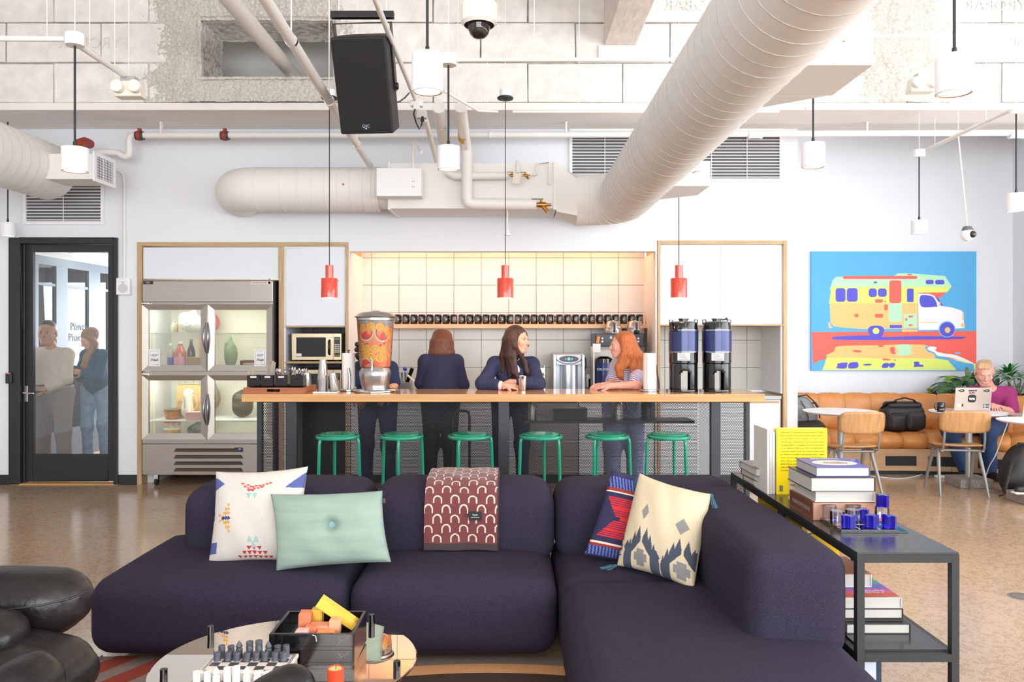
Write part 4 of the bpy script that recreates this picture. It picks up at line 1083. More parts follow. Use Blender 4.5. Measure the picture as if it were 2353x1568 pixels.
bt = thing('plastic_vial', 'clear vial standing on the branch pipe over the paper tag', 'bottle', P(1189, 390, 7.42)); MB().lathe([(.018, -.03), (.02, .03), (.014, .06), (.012, .085)], n=14).build('vial', M('clear_vial', (226, 226, 222), .2), bt, smooth=50)
# conduits with canopy boxes
def conduit(label, pts, r=.014):
    o = MB().tube(pts, r, 10).build('conduit', PIPEW, smooth=60)
    for q in (.25, .8):
        c = Vector(pts[0]).lerp(pts[-1], q); MB().bar(c, (c.x, c.y, 5.0), .003, 6).build('hanger_rod', PIPEW, o)
    return tag(o, label, 'conduit')
conduit('white conduit from the picture edge to the lamp box above the door pendant', [P(-60, 88, 4.5), P(150, 90, 4.5)], .016)
conduit('white conduit from the lamp box to the twin-head emergency light', [(-2.47, 4.52, 3.19), (-2.47, 5.06, 3.19)], .018)
conduit('white conduit running behind the big duct from the middle pendant box', [P(1050, 138, 5.03), P(1760, 136, 5.03)], .014)
conduit('white conduit from the black pendant canopy towards the big duct', [P(1178, 257, 6.7), P(1790, 256, 6.7)], .013)
conduit('white conduit joining the plug box to the black pendant canopy', [P(1020, 208, 6.5), P(1060, 232, 6.6), P(1100, 255, 6.7), P(1145, 257, 6.7)], .012)
conduit('thin white conduit behind the dark pendant by the window side', [P(1990, 83, 5.6), P(2420, 82, 5.6)], .016)
conduit('white conduit above the artwork side leading to the corner pendant box', [P(1850, 250, 6.35), P(2330, 247, 6.35)], .013)
conduit('grey slanting conduit from the corner lamp box to the artwork pendant box', [P(2330, 250, 6.4), P(2112, 352, 8.0)], .018)
# pendant lamps
GLOW = M('lamp_glow', (255, 246, 232), .5, emit=((255, 236, 214), 7)); COPPER = M('copper_rim', (206, 150, 120), .35, .8)
CORD = M('black_cord', (30, 32, 36), .5)
def pendant(px_, top, bot, wpx, label, canopy=None, ctop=5.0, Y=None):
    Y = Y or .14 * FPX / wpx; c = P(px_, bot, Y); h = (bot - top) / FPX * Y
    t = thing('pendant_light', label, 'pendant light', c)
    t['group'] = 'white cylinder pendants'
    b = MB(); b.lathe([(.060, .004), (.064, 0), (.070, .002), (.070, h - .002), (.068, h), (0, h)], n=36, cap=False).build('shade', WHITEP, t, smooth=40)
    MB().lathe([(.0575, .004), (.0615, .001)], n=36, cap=False).build('trim_ring', COPPER, t, smooth=60)
    MB().lathe([(0, .010), (.058, .010)], n=30, cap=False).build('diffuser', GLOW, t)
    top_z = (PZ(canopy, Y) if canopy else ctop) - c.z
    MB().lathe([(.011, h), (.009, h + .035)], n=12).build('cord_grip', CORD, t, smooth=40)
    MB().bar((0, 0, h), (0, 0, top_z), .0062, 8).build('cord', CORD, t, smooth=60)
    if canopy:
        MB().lathe([(.05, -.001), (.052, .012), (.052, .065), (.046, .07)], (0, 0, top_z), 28).build('canopy', WHITEP, t, smooth=40)
        MB().bar((0, 0, top_z + .06), (0, 0, 5.0 - c.z), .003, 6).build('hanger_rod', PIPEW, t)
    return t
pendant(982, 125, 213, 72, 'biggest white cylinder pendant between the black speaker and the dome camera')
pendant(1030.5, 337, 391, 51, 'white cylinder pendant hanging before the wall air handler', 150)
pendant(172, 340, 395, 57, 'white cylinder pendant hanging before the grille boot by the door', 105)
pendant(18, 512, 543, 36, 'small white cylinder pendant cut by the picture edge above the door', 250, Y=7.85)
pendant(1868.5, 330, 385, 52, 'white cylinder pendant above the artwork corner beside the slatted grille')
pendant(2193, 130, 216, 80, 'large white cylinder pendant beside the far emergency light')
pendant(2112, 507, 538, 34, 'smallest white cylinder pendant just above the painting', 361)
pendant(2335, 445, 486, 40, 'white cylinder pendant cut by the picture edge beyond the ball camera', 262)
REDL = M('red_lacquer', (226, 72, 52), .22, coat=.6); INSIDE = M('lamp_inside_warm', (255, 214, 170), .5, emit=((255, 190, 120), 5))
red0 = None
for px_, lab, can in ((757, 'red metal pendant lamp over the drink dispenser end of the bar', 226), (1161, 'red metal pendant lamp above the woman in the navy blazer', 266), (1560, 'red metal pendant lamp in front of the coffee cabinet doors', 240)):
    Y = 6.8; c = P(px_, 685, Y); s_ = Y / FPX
    if red0 is None:
        t = red0 = thing('red_pendant', lab, 'pendant light', c, 0, 'red pendants over the bar')
        r1, r2 = 19 * s_, 9.2 * s_
        MB().lathe([(r1 - .003, .002), (r1, 0), (r1, 44 * s_), (r1 - .002, 45 * s_), (r2 + .004, 45 * s_)], n=40, cap=False).build('shade', REDL, t, smooth=40)
        MB().lathe([(r2, 45 * s_), (r2, 75 * s_), (.006, 75 * s_)], n=30, cap=False).build('neck', REDL, t, smooth=40)
        MB().lathe([(r1 - .004, .002), (r1 - .004, 43 * s_)], n=30, cap=False).build('lining', INSIDE, t)
        for k in range(3): MB().bar((r1 * math.cos(k * 2.1 + .4), r1 * math.sin(k * 2.1 + .4), 40 * s_), ((r1 + .008) * math.cos(k * 2.1 + .4), (r1 + .008) * math.sin(k * 2.1 + .4), 40 * s_), .004, 8).build('screw', REDL, t)
        MB().ball((0, 0, 24 * s_), .028, 14, 10).build('bulb', M('warm_bulb', (255, 220, 170), .4, emit=((255, 196, 130), 12)), t, smooth=180)
        MB().bar((0, 0, 75 * s_), (0, 0, PZ(can, Y) - c.z), .004, 6).build('cord', CORD, t)
        MB().lathe([(.004, -.016), (.066, -.008), (.07, .004), (.06, .012)], (0, 0, PZ(can, Y) - c.z), 26).build('canopy', CORD, t, smooth=50)
        MB().lathe([(.05, .012), (.05, .07)], (0, 0, PZ(can, Y) - c.z), 20).build('ceiling_box', WHITEP, t, smooth=40)
        MB().bar((0, 0, PZ(can, Y) - c.z + .07), (0, 0, 5.0 - c.z), .003, 6).build('hanger_rod', PIPEW, t)
    else: dup(red0, c, 0, lab)
    l = bpy.data.lights.new('bar_lamp', 'POINT'); l.energy = 4; l.color = (1, .72, .45); l.shadow_soft_size = .03
    lo = bpy.data.objects.new('bar_lamp', l); COL.objects.link(lo); lo.location = c + Vector((0, 0, .02))
for xx in (-1.1, -.1, .9):
    l = bpy.data.lights.new('niche_lamp', 'AREA'); l.energy = 5; l.size = .8; l.size_y = .06; l.shape = 'RECTANGLE'; l.color = (1, .46, .20)
    lo = bpy.data.objects.new('niche_lamp', l); COL.objects.link(lo); lo.location = (xx, YW + .3, 2.62); lo.rotation_euler = (math.radians(24), 0, 0)
# loudspeaker
sp = thing('loudspeaker', 'black loudspeaker tilted down from a bracket below the pipes', 'speaker', (PX(846, 5.26), 5.26, PZ(192, 5.26)))
sp.rotation_euler = (math.radians(24), 0, math.radians(-4))
W, H, D = .352, .60, .33
m = MB(); prof = [(-W / 2, -D / 2), (W / 2, -D / 2), (W / 2, D * .1), (W * .3, D / 2), (-W * .3, D / 2), (-W / 2, D * .1)]
m.prism([(a, b, -H / 2) for a, b in prof], (0, 0, H)); m.build('cabinet', M('speaker_black_plastic', (24, 24, 26), .55, bump=(300, .15)), sp, bevel=.012, seg=3)
MB().box(-W / 2 + .012, W / 2 - .012, -D / 2 - .008, -D / 2 + .002, -H / 2 + .02, H / 2 - .012).build('front_grille', M('speaker_grille', (16, 16, 17), .7, bump=(400, .5, .004)), sp, bevel=.006)
text('QSC', .028, M('badge_grey', (190, 196, 206), .4), sp, (0, -D / 2 - .0095, -H / 2 + .052), width=.048)
MB().cyl((0, -D / 2 - .012, -H / 2 + .036), .0035, .004, 10, 'y').build('power_light', M('blue_power_led', (120, 150, 255), .4, emit=((90, 120, 255), 8)), sp)
MB().box(-.07, .07, -D / 2 + .04, D * .2, H / 2 - .004, H / 2 + .001).build('top_handle', M('recess_black', (10, 10, 11), .6), sp)
m = MB(); m.box(-W / 2 - .012, -W / 2 - .006, -.03, .03, -.05, H / 2 + .075); m.box(W / 2 + .006, W / 2 + .012, -.03, .03, -.05, H / 2 + .075); m.box(-W / 2 - .012, W / 2 + .012, -.03, .03, H / 2 + .07, H / 2 + .076); m.build('yoke', M('yoke_black', (28, 28, 30), .4), sp)
MB().cyl((W / 2 + .012, 0, -.02), .022, .012, 16, 'x').build('yoke_knob', M('yoke_black', (28, 28, 30)), sp)
spc = Vector(sp.location)
hb = tag(MB().box(-.2, .2, -.02, .02, 0, .04).build('speaker_rail', M('yoke_black', (28, 28, 30)), loc=spc + Vector((0, -.20, .352))), 'black strut rail holding the loudspeaker bracket', 'bracket')
for sx in (-.15, .15): MB().bar((sx, 0, .04), (sx, 0, 5.0 - spc.z - .352), .005, 6).build('hanger_rod', PIPEW, hb)
# plug box with cables
jb = thing('junction_box', 'small white junction box with plug under the biggest pendant', 'junction box', P(958, 240, 6.4))
MB().box(-.05, .05, -.03, .03, -.02, .03).build('box', WHITEP, jb, bevel=.004); MB().box(-.025, .025, -.04, -.03, -.05, -.005).build('transformer', WHITEP, jb, bevel=.004)
MB().box(.0, .08, -.03, .03, -.115, -.05).build('outlet', M('outlet_grey', (206, 206, 204), .5), jb, bevel=.004)
MB().tube([(-.01, -.045, -.05), (-.02, -.05, -.09), (.0, -.06, -.16), (.025, -.06, -.215), (.045, -.06, -.18), (.05, -.045, -.13)], .006, 8).build('cable', CORD, jb, smooth=60)
MB().tube([(.05, -.045, -.15), (.05, -.045, -.11)], .016, 8, r_end=.010).build('plug', CORD, jb, smooth=60)
tag(MB().tube([P(906, 236, 5.5), P(918, 234, 5.7), P(930, 225, 6.0), P(940, 214, 6.3)], .006, 8).build('cable', CORD, smooth=60), 'black cable looping from the loudspeaker to the conduit', 'cable')
# dome camera
dc = thing('dome_camera', 'white dome security camera with dark glass bowl at the top of the picture', 'security camera', P(1101, 52, 3.27))
MB().lathe([(.062, -.012), (.075, .0), (.075, .07), (.068, .078), (0, .078)], n=40, cap=False).build('housing', M('cream_plastic', (236, 233, 226), .4), dc, smooth=40)
MB().lathe([(0, -.066), (.022, -.062), (.036, -.050), (.044, -.030), (.046, -.008), (.06, -.008)], n=36, cap=False).build('bowl', M('smoked_dome', (58, 52, 50), .03, spec=1.0, metal=.55), dc, smooth=60)
MB().lathe([(.05, .078), (.05, .11)], n=30).build('mount', M('mount_grey', (120, 120, 122), .4, .6), dc, smooth=40)
MB().bar((0, 0, .1), (0, 0, 5 - dc.location.z), .02, 12).build('mount_pole', PIPEW, dc)
bc = thing('ball_camera', 'small white ball camera hanging from a thin rod above the painting', 'security camera', P(2223, 540, 7.25))
MB().ball((0, 0, 0), .058, 24, 16).build('ball', WHITEP, bc, smooth=180); MB().ball((.02, -.045, 0), .032, 18, 12).build('lens', M('smoked_dome', (58, 52, 50)), bc, smooth=180)
MB().lathe([(.05, .045), (.035, .075), (.02, .08)], n=20).build('mount', M('mount_grey', (120, 120, 122)), bc, smooth=40); MB().bar((0, 0, .07), Vector((4.062, 7.25, 3.353)) - bc.location, .006, 6).bar(Vector((4.062, 7.25, 3.353)) - bc.location, Vector((4.062, 7.25, 5.0)) - bc.location, .004, 6).build('hanger_rod', PIPEW, bc)
def emergency(c, label, tilt=0):
    t = thing('emergency_light', label, 'emergency light', c)
    IV = M('ivory_plastic', (240, 236, 224), .45)
    m = MB(); m.prism([(-.085, -.05, .04), (.085, -.05, .04), (.085, -.02, -.05), (-.085, -.02, -.05)], (0, .09, 0)); m.build('body', IV, t, bevel=.006)
    for sx in (-.05, .06):
        b = MB().lathe([(.042, 0), (.038, -.03), (.02, -.034)], (sx, -.035, 0.005), 24, 'y').build('lamp_head', IV, t, smooth=40); b.rotation_euler = (0, 0, 0)
    MB().box(-.04, .05, -.03, .04, .04, .075).build('mount_box', M('galvanised', (186, 188, 190), .4, .6), t)
    MB().bar((0, 0, .07), (0, 0, 5 - c[2]), .003, 6).build('hanger_rod', PIPEW, t)
emergency(P(296, 205, 5.1), 'ivory twin-head emergency light at the end of the conduit by the door pendant')
emergency(P(2118, 195, 5.6), 'ivory twin-head emergency light beside the large far pendant')
st = thing('alarm_strobe', 'white fire alarm strobe box on the wall beside the glass door', 'alarm', (x(288), YW, z(659)))
MB().box(-.07, .07, -.05, 0, -.085, .085).build('box', WHITEP, st, bevel=.006)
MB().cyl((0, -.05, -.02), .048, -.002, 28, 'y').build('horn_grille', M('horn_grey', (206, 206, 208), .6), st)
MB().box(-.04, .04, -.062, -.05, .045, .075).build('strobe_lens', M('strobe_lens', (240, 240, 244), .1), st, bevel=.004)
text('FIRE', .014, M('alarm_red', (190, 40, 40), .5), st, (0, -.052, .037))
MB().tube([(0, -.02, .08), (0, -.02, z(430) - z(659)), (-.01, -.02, z(402) - z(659)), (-.06, -.02, z(393) - z(659)), (-.13, -.02, z(392) - z(659))], .014, 10).build('conduit', PIPEW, st, smooth=60)
sk = thing('sprinkler', 'small white sprinkler head on a thin drop beside the middle red pendant cord', 'sprinkler', P(1166, 541, 7.5)); MB().lathe([(.03, 0), (.034, .012), (.012, .03), (.012, .05)], n=18).build('head', WHITEP, sk, smooth=40)
MB().bar((0, 0, .04), (0, 0, PZ(470, 7.5) - PZ(541, 7.5)), .006, 6).build('drop', PIPEW, sk)
# ------------------------------------------------------------------ the bar
BT = 1.045
BARW = wood('bar_maple', (206, 150, 96), (224, 172, 118), 3.2, 'x', 0.16, coat=.35)
bar = thing('bar_counter', 'long maple topped bar with black legs and perforated metal screens', 'bar', (0, 6.54, 0)); ob = Vector(bar.location)
MB().box(PX(555, 6.54), PX(1758, 6.54), 6.54, 7.16, BT - .064, BT).build('counter_top', BARW, bar, bevel=.004, off=ob)
PERF = M('perforated_steel', (30, 32, 36), .45, .3)
def perf(name, p0, u, W, H, mat, parent, off, p=.0146, hole=.70):
    """hexagonally staggered holes punched through a sheet spanning u (width) and z (height)"""
    nx = int(W / p); dz = p * .8660254; nz = int(H / dz); u = Vector(u)
    a = np.radians(30 + 60 * np.arange(6)); oc = np.stack([np.cos(a), np.sin(a)], 1) * p / math.sqrt(3); ic = oc * hole * .98
    j, i = np.meshgrid(np.arange(nz), np.arange(nx), indexing='ij')
    cxs = (i + .5 * (j % 2)) * p + p * .5; czs = j * dz + p * .5
    c = np.stack([cxs.ravel(), czs.ravel()], 1); n = len(c)
    q = np.concatenate([c[:, None, :] + oc[None], c[:, None, :] + ic[None]], 1).reshape(-1, 2)
    V = np.stack([p0[0] - off[0] + q[:, 0] * u[0], p0[1] - off[1] + q[:, 0] * u[1], p0[2] - off[2] + q[:, 1]], 1)
    k = np.arange(6); k2 = (k + 1) % 6
    f = np.stack([k, k2, k2 + 6, k + 6], 1); Fc = (np.arange(n)[:, None, None] * 12 + f[None]).reshape(-1, 4)
    me = bpy.data.meshes.new(name); me.vertices.add(len(V)); me.vertices.foreach_set('co', V.astype(np.float32).ravel())
    me.loops.add(Fc.size); me.loops.foreach_set('vertex_index', Fc.astype(np.int32).ravel()); me.polygons.add(len(Fc)); me.polygons.foreach_set('loop_start', np.arange(0, Fc.size, 4, dtype=np.int32))
    me.materials.append(mat); me.update(calc_edges=True)
    o = bpy.data.objects.new(name, me); COL.objects.link(o); o.parent = parent
    return o
yb, yr = 6.60, 7.08
b = lambda p, Y=yb: PX(p, Y)
m = MB()
for a, c in ((590, 601), (656, 681), (1145, 1170), (1634, 1655), (1713, 1723)): m.box(b(a), b(c), yb, yb + .06, 0, BT - .064)
m.build_all('leg', DARKP, bar, bevel=.003, off=ob)
m = MB()
for a, c in ((601, 656), (1655, 1713)):
    m.box(b(a), b(c), yb, yb + .02, 0, .04); m.box(b(a), b(c), yb, yb + .02, BT - .075, BT - .064)
m.box(b(681), b(1634), yr, yr + .02, 0, .04); m.box(b(681), b(1634), yr, yr + .02, BT - .08, BT - .064)
m.build_all('rail', DARKP, bar, off=ob)
perf('screen', (b(601), yb + .01, .03), (1, 0, 0), b(656) - b(601), .94, PERF, bar, ob)
perf('screen', (b(1655), yb + .01, .03), (1, 0, 0), b(1713) - b(1655), .94, PERF, bar, ob)
XL, XR, XM = b(679), b(1636), (b(1145) + b(1170)) / 2
perf('screen', (XL, yr + .01, .03), (1, 0, 0), XM - XL, .945, PERF, bar, ob)
perf('screen', (XM, yr + .01, .03), (1, 0, 0), XR - XM, .945, PERF, bar, ob)
perf('fin', (XL, yb + .05, .03), (0, 1, 0), yr - yb - .05, .94, PERF, bar, ob)
perf('fin', (XR, yb + .05, .03), (0, 1, 0), yr - yb - .05, .94, PERF, bar, ob)
perf('fin', (XM, yb + .05, .03), (0, 1, 0), yr - yb - .05, .94, PERF, bar, ob)
MB().box(PX(1204, 7.13), PX(1595, 7.13), 7.11, 7.15, .742, .765).build('back_shelf_edge', BLACKP, bar, off=ob)
MB().box(PX(1204, 7.13), PX(1595, 7.13), 7.15, 7.42, .75, .762).build('back_shelf', BLACKP, bar, off=ob)
for i, (px_, wd_, hh, mm) in enumerate(((1222, .09, .16, STEEL), (1310, .3, .1, BLACKP), (1420, .1, .16, STEEL), (1488, .12, .17, BLACKP))):
    o = MB(); c = P(px_, 966, 7.28)
    if i == 1: o.box(-.15, .15, -.08, .08, 0, .1); o.box(-.05, .05, -.082, -.08, .03, .07)
    else: o.lathe([(wd_ / 2, 0), (wd_ / 2, hh * .8), (wd_ / 2.6, hh)], n=20)
    o = o.build('storage_tin' if i != 1 else 'card_reader_tray', mm, smooth=40 if i != 1 else None, loc=(c.x, 7.28, .7625))
    tag(o, ['small steel tin on the back shelf of the bar, behind the middle leg', 'flat black tray device on the back shelf of the bar', 'steel tin on the back shelf of the bar below the redhead', 'black tin on the back shelf of the bar below the paper towels'][i], 'container')
hc = thing('hand_cart', 'black tube framed hand cart standing behind the bar screen', 'cart', (PX(1058, 7.5), 7.5, 0))
MB().tube([(-.075, 0, .05), (-.075, 0, .76), (-.06, 0, .80), (-.03, 0, .815), (.05, 0, .815), (.075, 0, .80), (.085, 0, .76), (.085, 0, .05)], .013, 8).build('tube_frame', BLACKP, hc, smooth=60)
MB().box(-.1, .11, -.18, .05, .03, .045).build('toe_plate', BLACKP, hc)
for sx in (-.11, .12): MB().cyl((sx - .015, .04, .05), .05, .03, 16, 'x').build('wheel', M('caster_rubber', (40, 38, 36)), hc)
# green stools
GREEN = M('green_lacquer', (14, 142, 112), .22, coat=.4)
st0 = None
for i, (px_, rot, lab) in enumerate(((776, -10, 'green round stool under the cup end of the bar'), (922.5, 30, 'green round stool, second from the drinks end of the bar'), (1078.5, 5, 'green round stool behind the folded blanket'), (1243.5, 80, 'green round stool just past the middle leg of the bar'), (1395, -10, 'green round stool, fifth from the drinks end of the bar'), (1537, 65, 'green round stool nearest the bar leg by the coffee urns'))):
    Y = 6.20; c = (PX(px_, Y), Y, 0)
    if st0 is None:
        t = st0 = thing('bar_stool', lab, 'stool', c, math.radians(rot), 'green stools along the bar')
        r = .158
        MB().tube([(r * math.cos(a), r * math.sin(a), .742) for a in np.linspace(0, 2 * PI, 37)[:-1]], .0145, 10, closed=True).build('seat_ring', GREEN, t, smooth=180)
        MB().lathe([(.001, .745), (.13, .746), (.138, .752), (.139, .762), (.134, .767), (.10, .769), (0, .768)], n=40, cap=False).build('seat', GREEN, t, smooth=40)
        for k in range(3):
            a = 2 * PI * k / 3; ca, sa = math.cos(a), math.sin(a)
            MB().tube([(q * ca, q * sa, zz) for q, zz in ((.135, .737), (.158, .735), (.168, .722), (.172, .70), (.182, .40), (.194, .0))], .0128, 10).build('leg', GREEN, t, smooth=60)
    else: dup(st0, c, math.radians(rot), lab)

# ------------------------------------------------------------------ things standing on the bar
WAL = wood('walnut_tray', (150, 88, 54), (178, 110, 70), 5, 'x', .4)
tr = thing('serving_tray', 'walnut tray holding the black bins at the end of the bar', 'tray', (PX(628, 6.58), 6.58, BT + .0005))
x0, x1, dp_, hh = PX(559, 6.58) - tr.location.x, PX(697, 6.58) - tr.location.x, .44, .05
MB().box(x0, x1, 0, dp_, 0, .008).build('tray_base', WAL, tr)
m = MB(); ha = .055
m.box(x0, -ha, 0, .012, .008, hh); m.box(ha, x1, 0, .012, .008, hh); m.box(-ha, ha, 0, .012, .008, .016); m.box(-ha, ha, 0, .012, .038, hh)
m.build('tray_wall', WAL, tr); MB().box(x0, x1, dp_ - .012, dp_, .008, hh).build('tray_wall', WAL, tr); m = MB(); m.box(x0, x0 + .012, .012, dp_ - .012, .008, hh); m.box(x1 - .012, x1, .012, dp_ - .012, .008, hh); m.build_all('tray_end', wood('walnut_end', (176, 108, 66), (196, 126, 80), 5, 'y', .4), tr)
BIN = M('black_bin_gloss', (16, 17, 20), .08, coat=.5)
STK = M('stirrer_wood', (196, 172, 140), .7); NAP = M('napkin_white', (240, 238, 234), .85); SPOON = M('cutlery_steel', (190, 188, 190), .2, 1.0)
for i, (a, c_, lab) in enumerate(((567, 597, 'glossy black bin of coffee stirrers at the end of the walnut tray'), (601, 628, 'glossy black bin of flat wooden sticks, second on the walnut tray'), (632, 660, 'glossy black bin of teaspoons, third on the walnut tray'), (666, 697, 'glossy black bin of mixed cutlery at the drinks side of the walnut tray'))):
    Y = 6.70; cxb = PX((a + c_) / 2, Y); hw = (PX(c_, Y) - PX(a, Y)) / 2 - .002
    t = thing('cutlery_bin', lab, 'bin', (cxb, Y + hw, BT + .009)); t['group'] = 'black bins on the walnut tray'
    m = MB(); hb_ = .138; k = .004
    m.box(-hw, hw, -hw, -hw + k, 0, hb_); m.box(-hw, hw, hw - k, hw, 0, hb_); m.box(-hw, -hw + k, -hw + k, hw - k, 0, hb_); m.box(hw - k, hw, -hw + k, hw - k, 0, hb_); m.box(-hw, hw, -hw, hw, 0, k)
    m.build('bin_body', BIN, t)
    MB().lathe([(hw * .62, .004), (hw * .66, hb_ * .72), (hw * .7, hb_ * .74), (hw * .7, hb_ * .78)], (0, -hw * .32, 0), 24).build('inner_cup', BIN, t, smooth=40)
    if i < 3: MB().box(-hw * .5, hw * .5, -hw - .001, -hw, hb_ - .022, hb_ - .006).build('label_strip', M('label_grey', (206, 208, 210), .5), t)
    r = np.random.default_rng(20 + i); m = MB()
    for q in range([9, 9, 12, 12][i]):
        bx_, by_ = r.uniform(-.6, .6) * hw, r.uniform(-.6, .6) * hw; lean = (r.uniform(-.25, .25), r.uniform(-.2, .2))
        if i == 0: m.obox((bx_ - .02, by_, .13), .004, .002, .1 + r.uniform(0, .03), (lean[1], -.25 + lean[0] * .5, 0))
        elif i == 1: m.obox((bx_ + lean[0] * .08, by_, .16), .02, .003, .17 + r.uniform(0, .03), (lean[1] * .6, lean[0] * 1.2, r.uniform(-.6, .6)))
        else:
            e = Vector((bx_ + lean[0] * .2, by_ + lean[1] * .1, .155 + r.uniform(-.01, .02))); m.bar((bx_ * .4, by_ * .4, .03), e, .003, 5); m.ball(e + Vector((lean[0] * .04, 0, .012)), .014, 8, 6, (.75, .3, 1.3), (0, lean[0], r.uniform(0, 3)))
    m.build_all('stirrer' if i < 2 else 'spoon', [STK, M('stick_greige', (176, 164, 152), .7), SPOON, SPOON][i], t)
nb = tag(MB().box(-.05, .05, -.03, .03, 0, .12).build('napkin_stack', NAP, loc=(PX(592, 7.0), 6.98, BT + .0095)), 'white paper napkin stack standing behind the black bins', 'napkins')
sc = thing('sauce_bottle', 'chili sauce bottle with green pointed cap behind the napkins', 'bottle', (PX(625, 6.96), 6.96, BT + .009)); MB().lathe([(.026, 0), (.028, .15), (.016, .17), (.016, .18)], n=18).build('body', M('sauce_orange', (206, 90, 50), .3), sc, smooth=40); MB().lathe([(.02, .17), (.02, .195), (.008, .21), (.004, .245)], n=16).build('cap', M('sauce_cap_green', (16, 160, 72), .35), sc, smooth=40)
CUPS = M('steel_cup', (206, 204, 204), .16, 1.0)
def cup_stack(px_, Y, n, label, up=False, r0=.029, r1=.045, h=.155, tilt=0, pitch=.009, zoff=0):
    c = P(px_, 0, Y); t = thing('cup_stack', label, 'cups', (c.x, Y, BT + zoff)); t.rotation_euler = (0, tilt, 0)
    for k in range(n):
        z0 = k * pitch
        MB().lathe([(r1 + .002, z0), (r1, z0 + .003), (r0, z0 + h), (0, z0 + h)] if not up else [(0, z0), (r0, z0), (r1, z0 + h - .003), (r1 + .002, z0 + h)], n=28, cap=False).build('cup', CUPS, t, smooth=40)
    return t
tag(MB().box(-.1, .1, -.06, .06, 0, .012).build('cup_plate', WHITEP, bevel=.004, loc=(PX(750, 6.68), 6.68, BT + .0005)), 'white rectangular plate under the steel cup stacks', 'plate')
cup_stack(742, 6.68, 14, 'tall upside-down stack of steel cups on the white plate', zoff=.013, pitch=.0083)
cup_stack(770, 6.66, 2, 'short leaning pair of steel cups on the white plate', tilt=-.14, zoff=.021, pitch=.006, h=.14)
cup_stack(705, 6.93, 3, 'steel cups standing at the corner of the walnut tray', zoff=.0095, pitch=.012, h=.12, r0=.032, r1=.038)
def towel(px_, Y, label, arm=1, w_=30, top=812):
    t = thing('paper_towel_holder', label, 'paper towels', (PX(px_, Y), Y, BT + .0005)); r = w_ / 2 * Y / FPX; H = PZ(top, Y) - BT
    MB().lathe([(.075, 0), (.085, .004), (.085, .012), (.078, .016), (0, .017)], n=36, cap=False).build('base', CHROME, t, smooth=40)
    MB().lathe([(.02, .018), (r, .018), (r, H), (.02, H)], n=36, cap=True).build('roll', M('paper_towel_white', (244, 240, 238), .95, bump=(120, .3)), t, smooth=40)
    m = MB(); pts = [(r * math.cos(a), -r * math.sin(a) - .001, 0) for a in np.linspace(.3, 1.2, 6)]; pts = [(a, b_, c) for a, b_, c in pts] + [(-.005, -r - .004, 0), (-.03, -r - .006, 0)]
    m.add([(a, b_, .02) for a, b_, c in pts] + [(a, b_, H - .004) for a, b_, c in pts], [(k, k + 1, k + 1 + len(pts), k + len(pts)) for k in range(len(pts) - 1)]); m.build('loose_sheet', M('paper_towel_white', (244, 240, 238)), t, smooth=60)
    MB().lathe([(.006, H), (.006, H + .018), (.015, H + .022), (.015, H + .028), (0, H + .03)], n=16).build('knob', BLACKP, t, smooth=40)
    if arm > 0: MB().tube([(r + .024, 0, .017), (r + .022, 0, .07), (r + .014, 0, .12), (r + .004, 0, .19), (r + .002, 0, .23)], .009, 8, radii=[.008, .008, .007, .006, .004]).build('tension_arm', BLACKP, t, smooth=60)
    else: MB().tube([(.02, -r - .02, .017), (.025, -r - .02, .1), (.018, -r - .012, .17), (.012, -r - .008, .2)], .012, 8).build('tension_arm', CHROME, t, smooth=60)
towel(801, 6.92, 'paper towel roll on a steel stand beside the drink dispenser', -1)
towel(1493, 6.86, 'paper towel roll with curved black arm beside the redhead', 1)
# drink dispenser full of fruit
Yd = 6.84; sD = Yd / FPX
dd = thing('drink_dispenser', 'large glass drink dispenser full of orange and watermelon slices', 'drink dispenser', (PX(862.5, Yd), Yd, BT + .0005))
zz_ = lambda py_: (PZ(py_, Yd) - BT)
MB().lathe([(48 * sD, .0), (50.5 * sD, .004), (50.5 * sD, .012), (46 * sD, .022), (44 * sD, .026), (30 * sD, .028), (0, .028)], n=56, cap=False).build('drip_tray', CHROME, dd, smooth=40)
prof = [(30, 893), (33, 880), (36, 864), (36.5, 856), (34, 850), (31.5, 846), (31, 843), (0, 843)]
m = MB(); nn = 72; vs = []
for r_, y_ in prof:
    for k in range(nn): rr = r_ * sD * (1 + (.012 if k % 3 == 0 else 0)); vs.append((rr * math.cos(2 * PI * k / nn), rr * math.sin(2 * PI * k / nn), max(zz_(y_), .028)))
m.add(vs, [(j * nn + k, j * nn + (k + 1) % nn, (j + 1) * nn + (k + 1) % nn, (j + 1) * nn + k) for j in range(len(prof) - 1) for k in range(nn)]); m.build('base', M('satin_steel', (190, 188, 186), .32, 1.0), dd, smooth=50)
jr = lambda y_: np.interp(y_, [730, 842, 846], [42.5, 35.5, 33]) * sD
MB().lathe([(jr(y_), zz_(y_)) for y_ in (844, 842, 838, 800, 760, 731)], n=56, cap=False).build('jar', glass('jar_clear', (254, 252, 250), -.025), dd, smooth=60)
MB().lathe([(0, zz_(843.5))] + [((jr(y_) - .004), zz_(y_)) for y_ in (843, 838, 815, 790, 764, 753)] + [(0, zz_(752))], n=48, cap=False).build('pink_water', M('pink_fruit_water', (250, 132, 96), .2, noise=(7, .3), col2=(252, 168, 128)), dd, smooth=60)
MB().lathe([(0, zz_(752))] + [(jr(y_) - .006, zz_(y_)) for y_ in (752, 746, 737)] + [(0, zz_(735))], n=36, cap=False).build('ice', M('ice_white', (226, 212, 208), .3, noise=(50, .12), bump=(60, 1, .02), trans=.3), dd, smooth=60)
ORI = M('orange_rind', (255, 146, 8), .4); ORF = M('orange_flesh', (255, 170, 22), .3, noise=(60, .15)); PITH = M('citrus_pith', (252, 226, 160), .5)
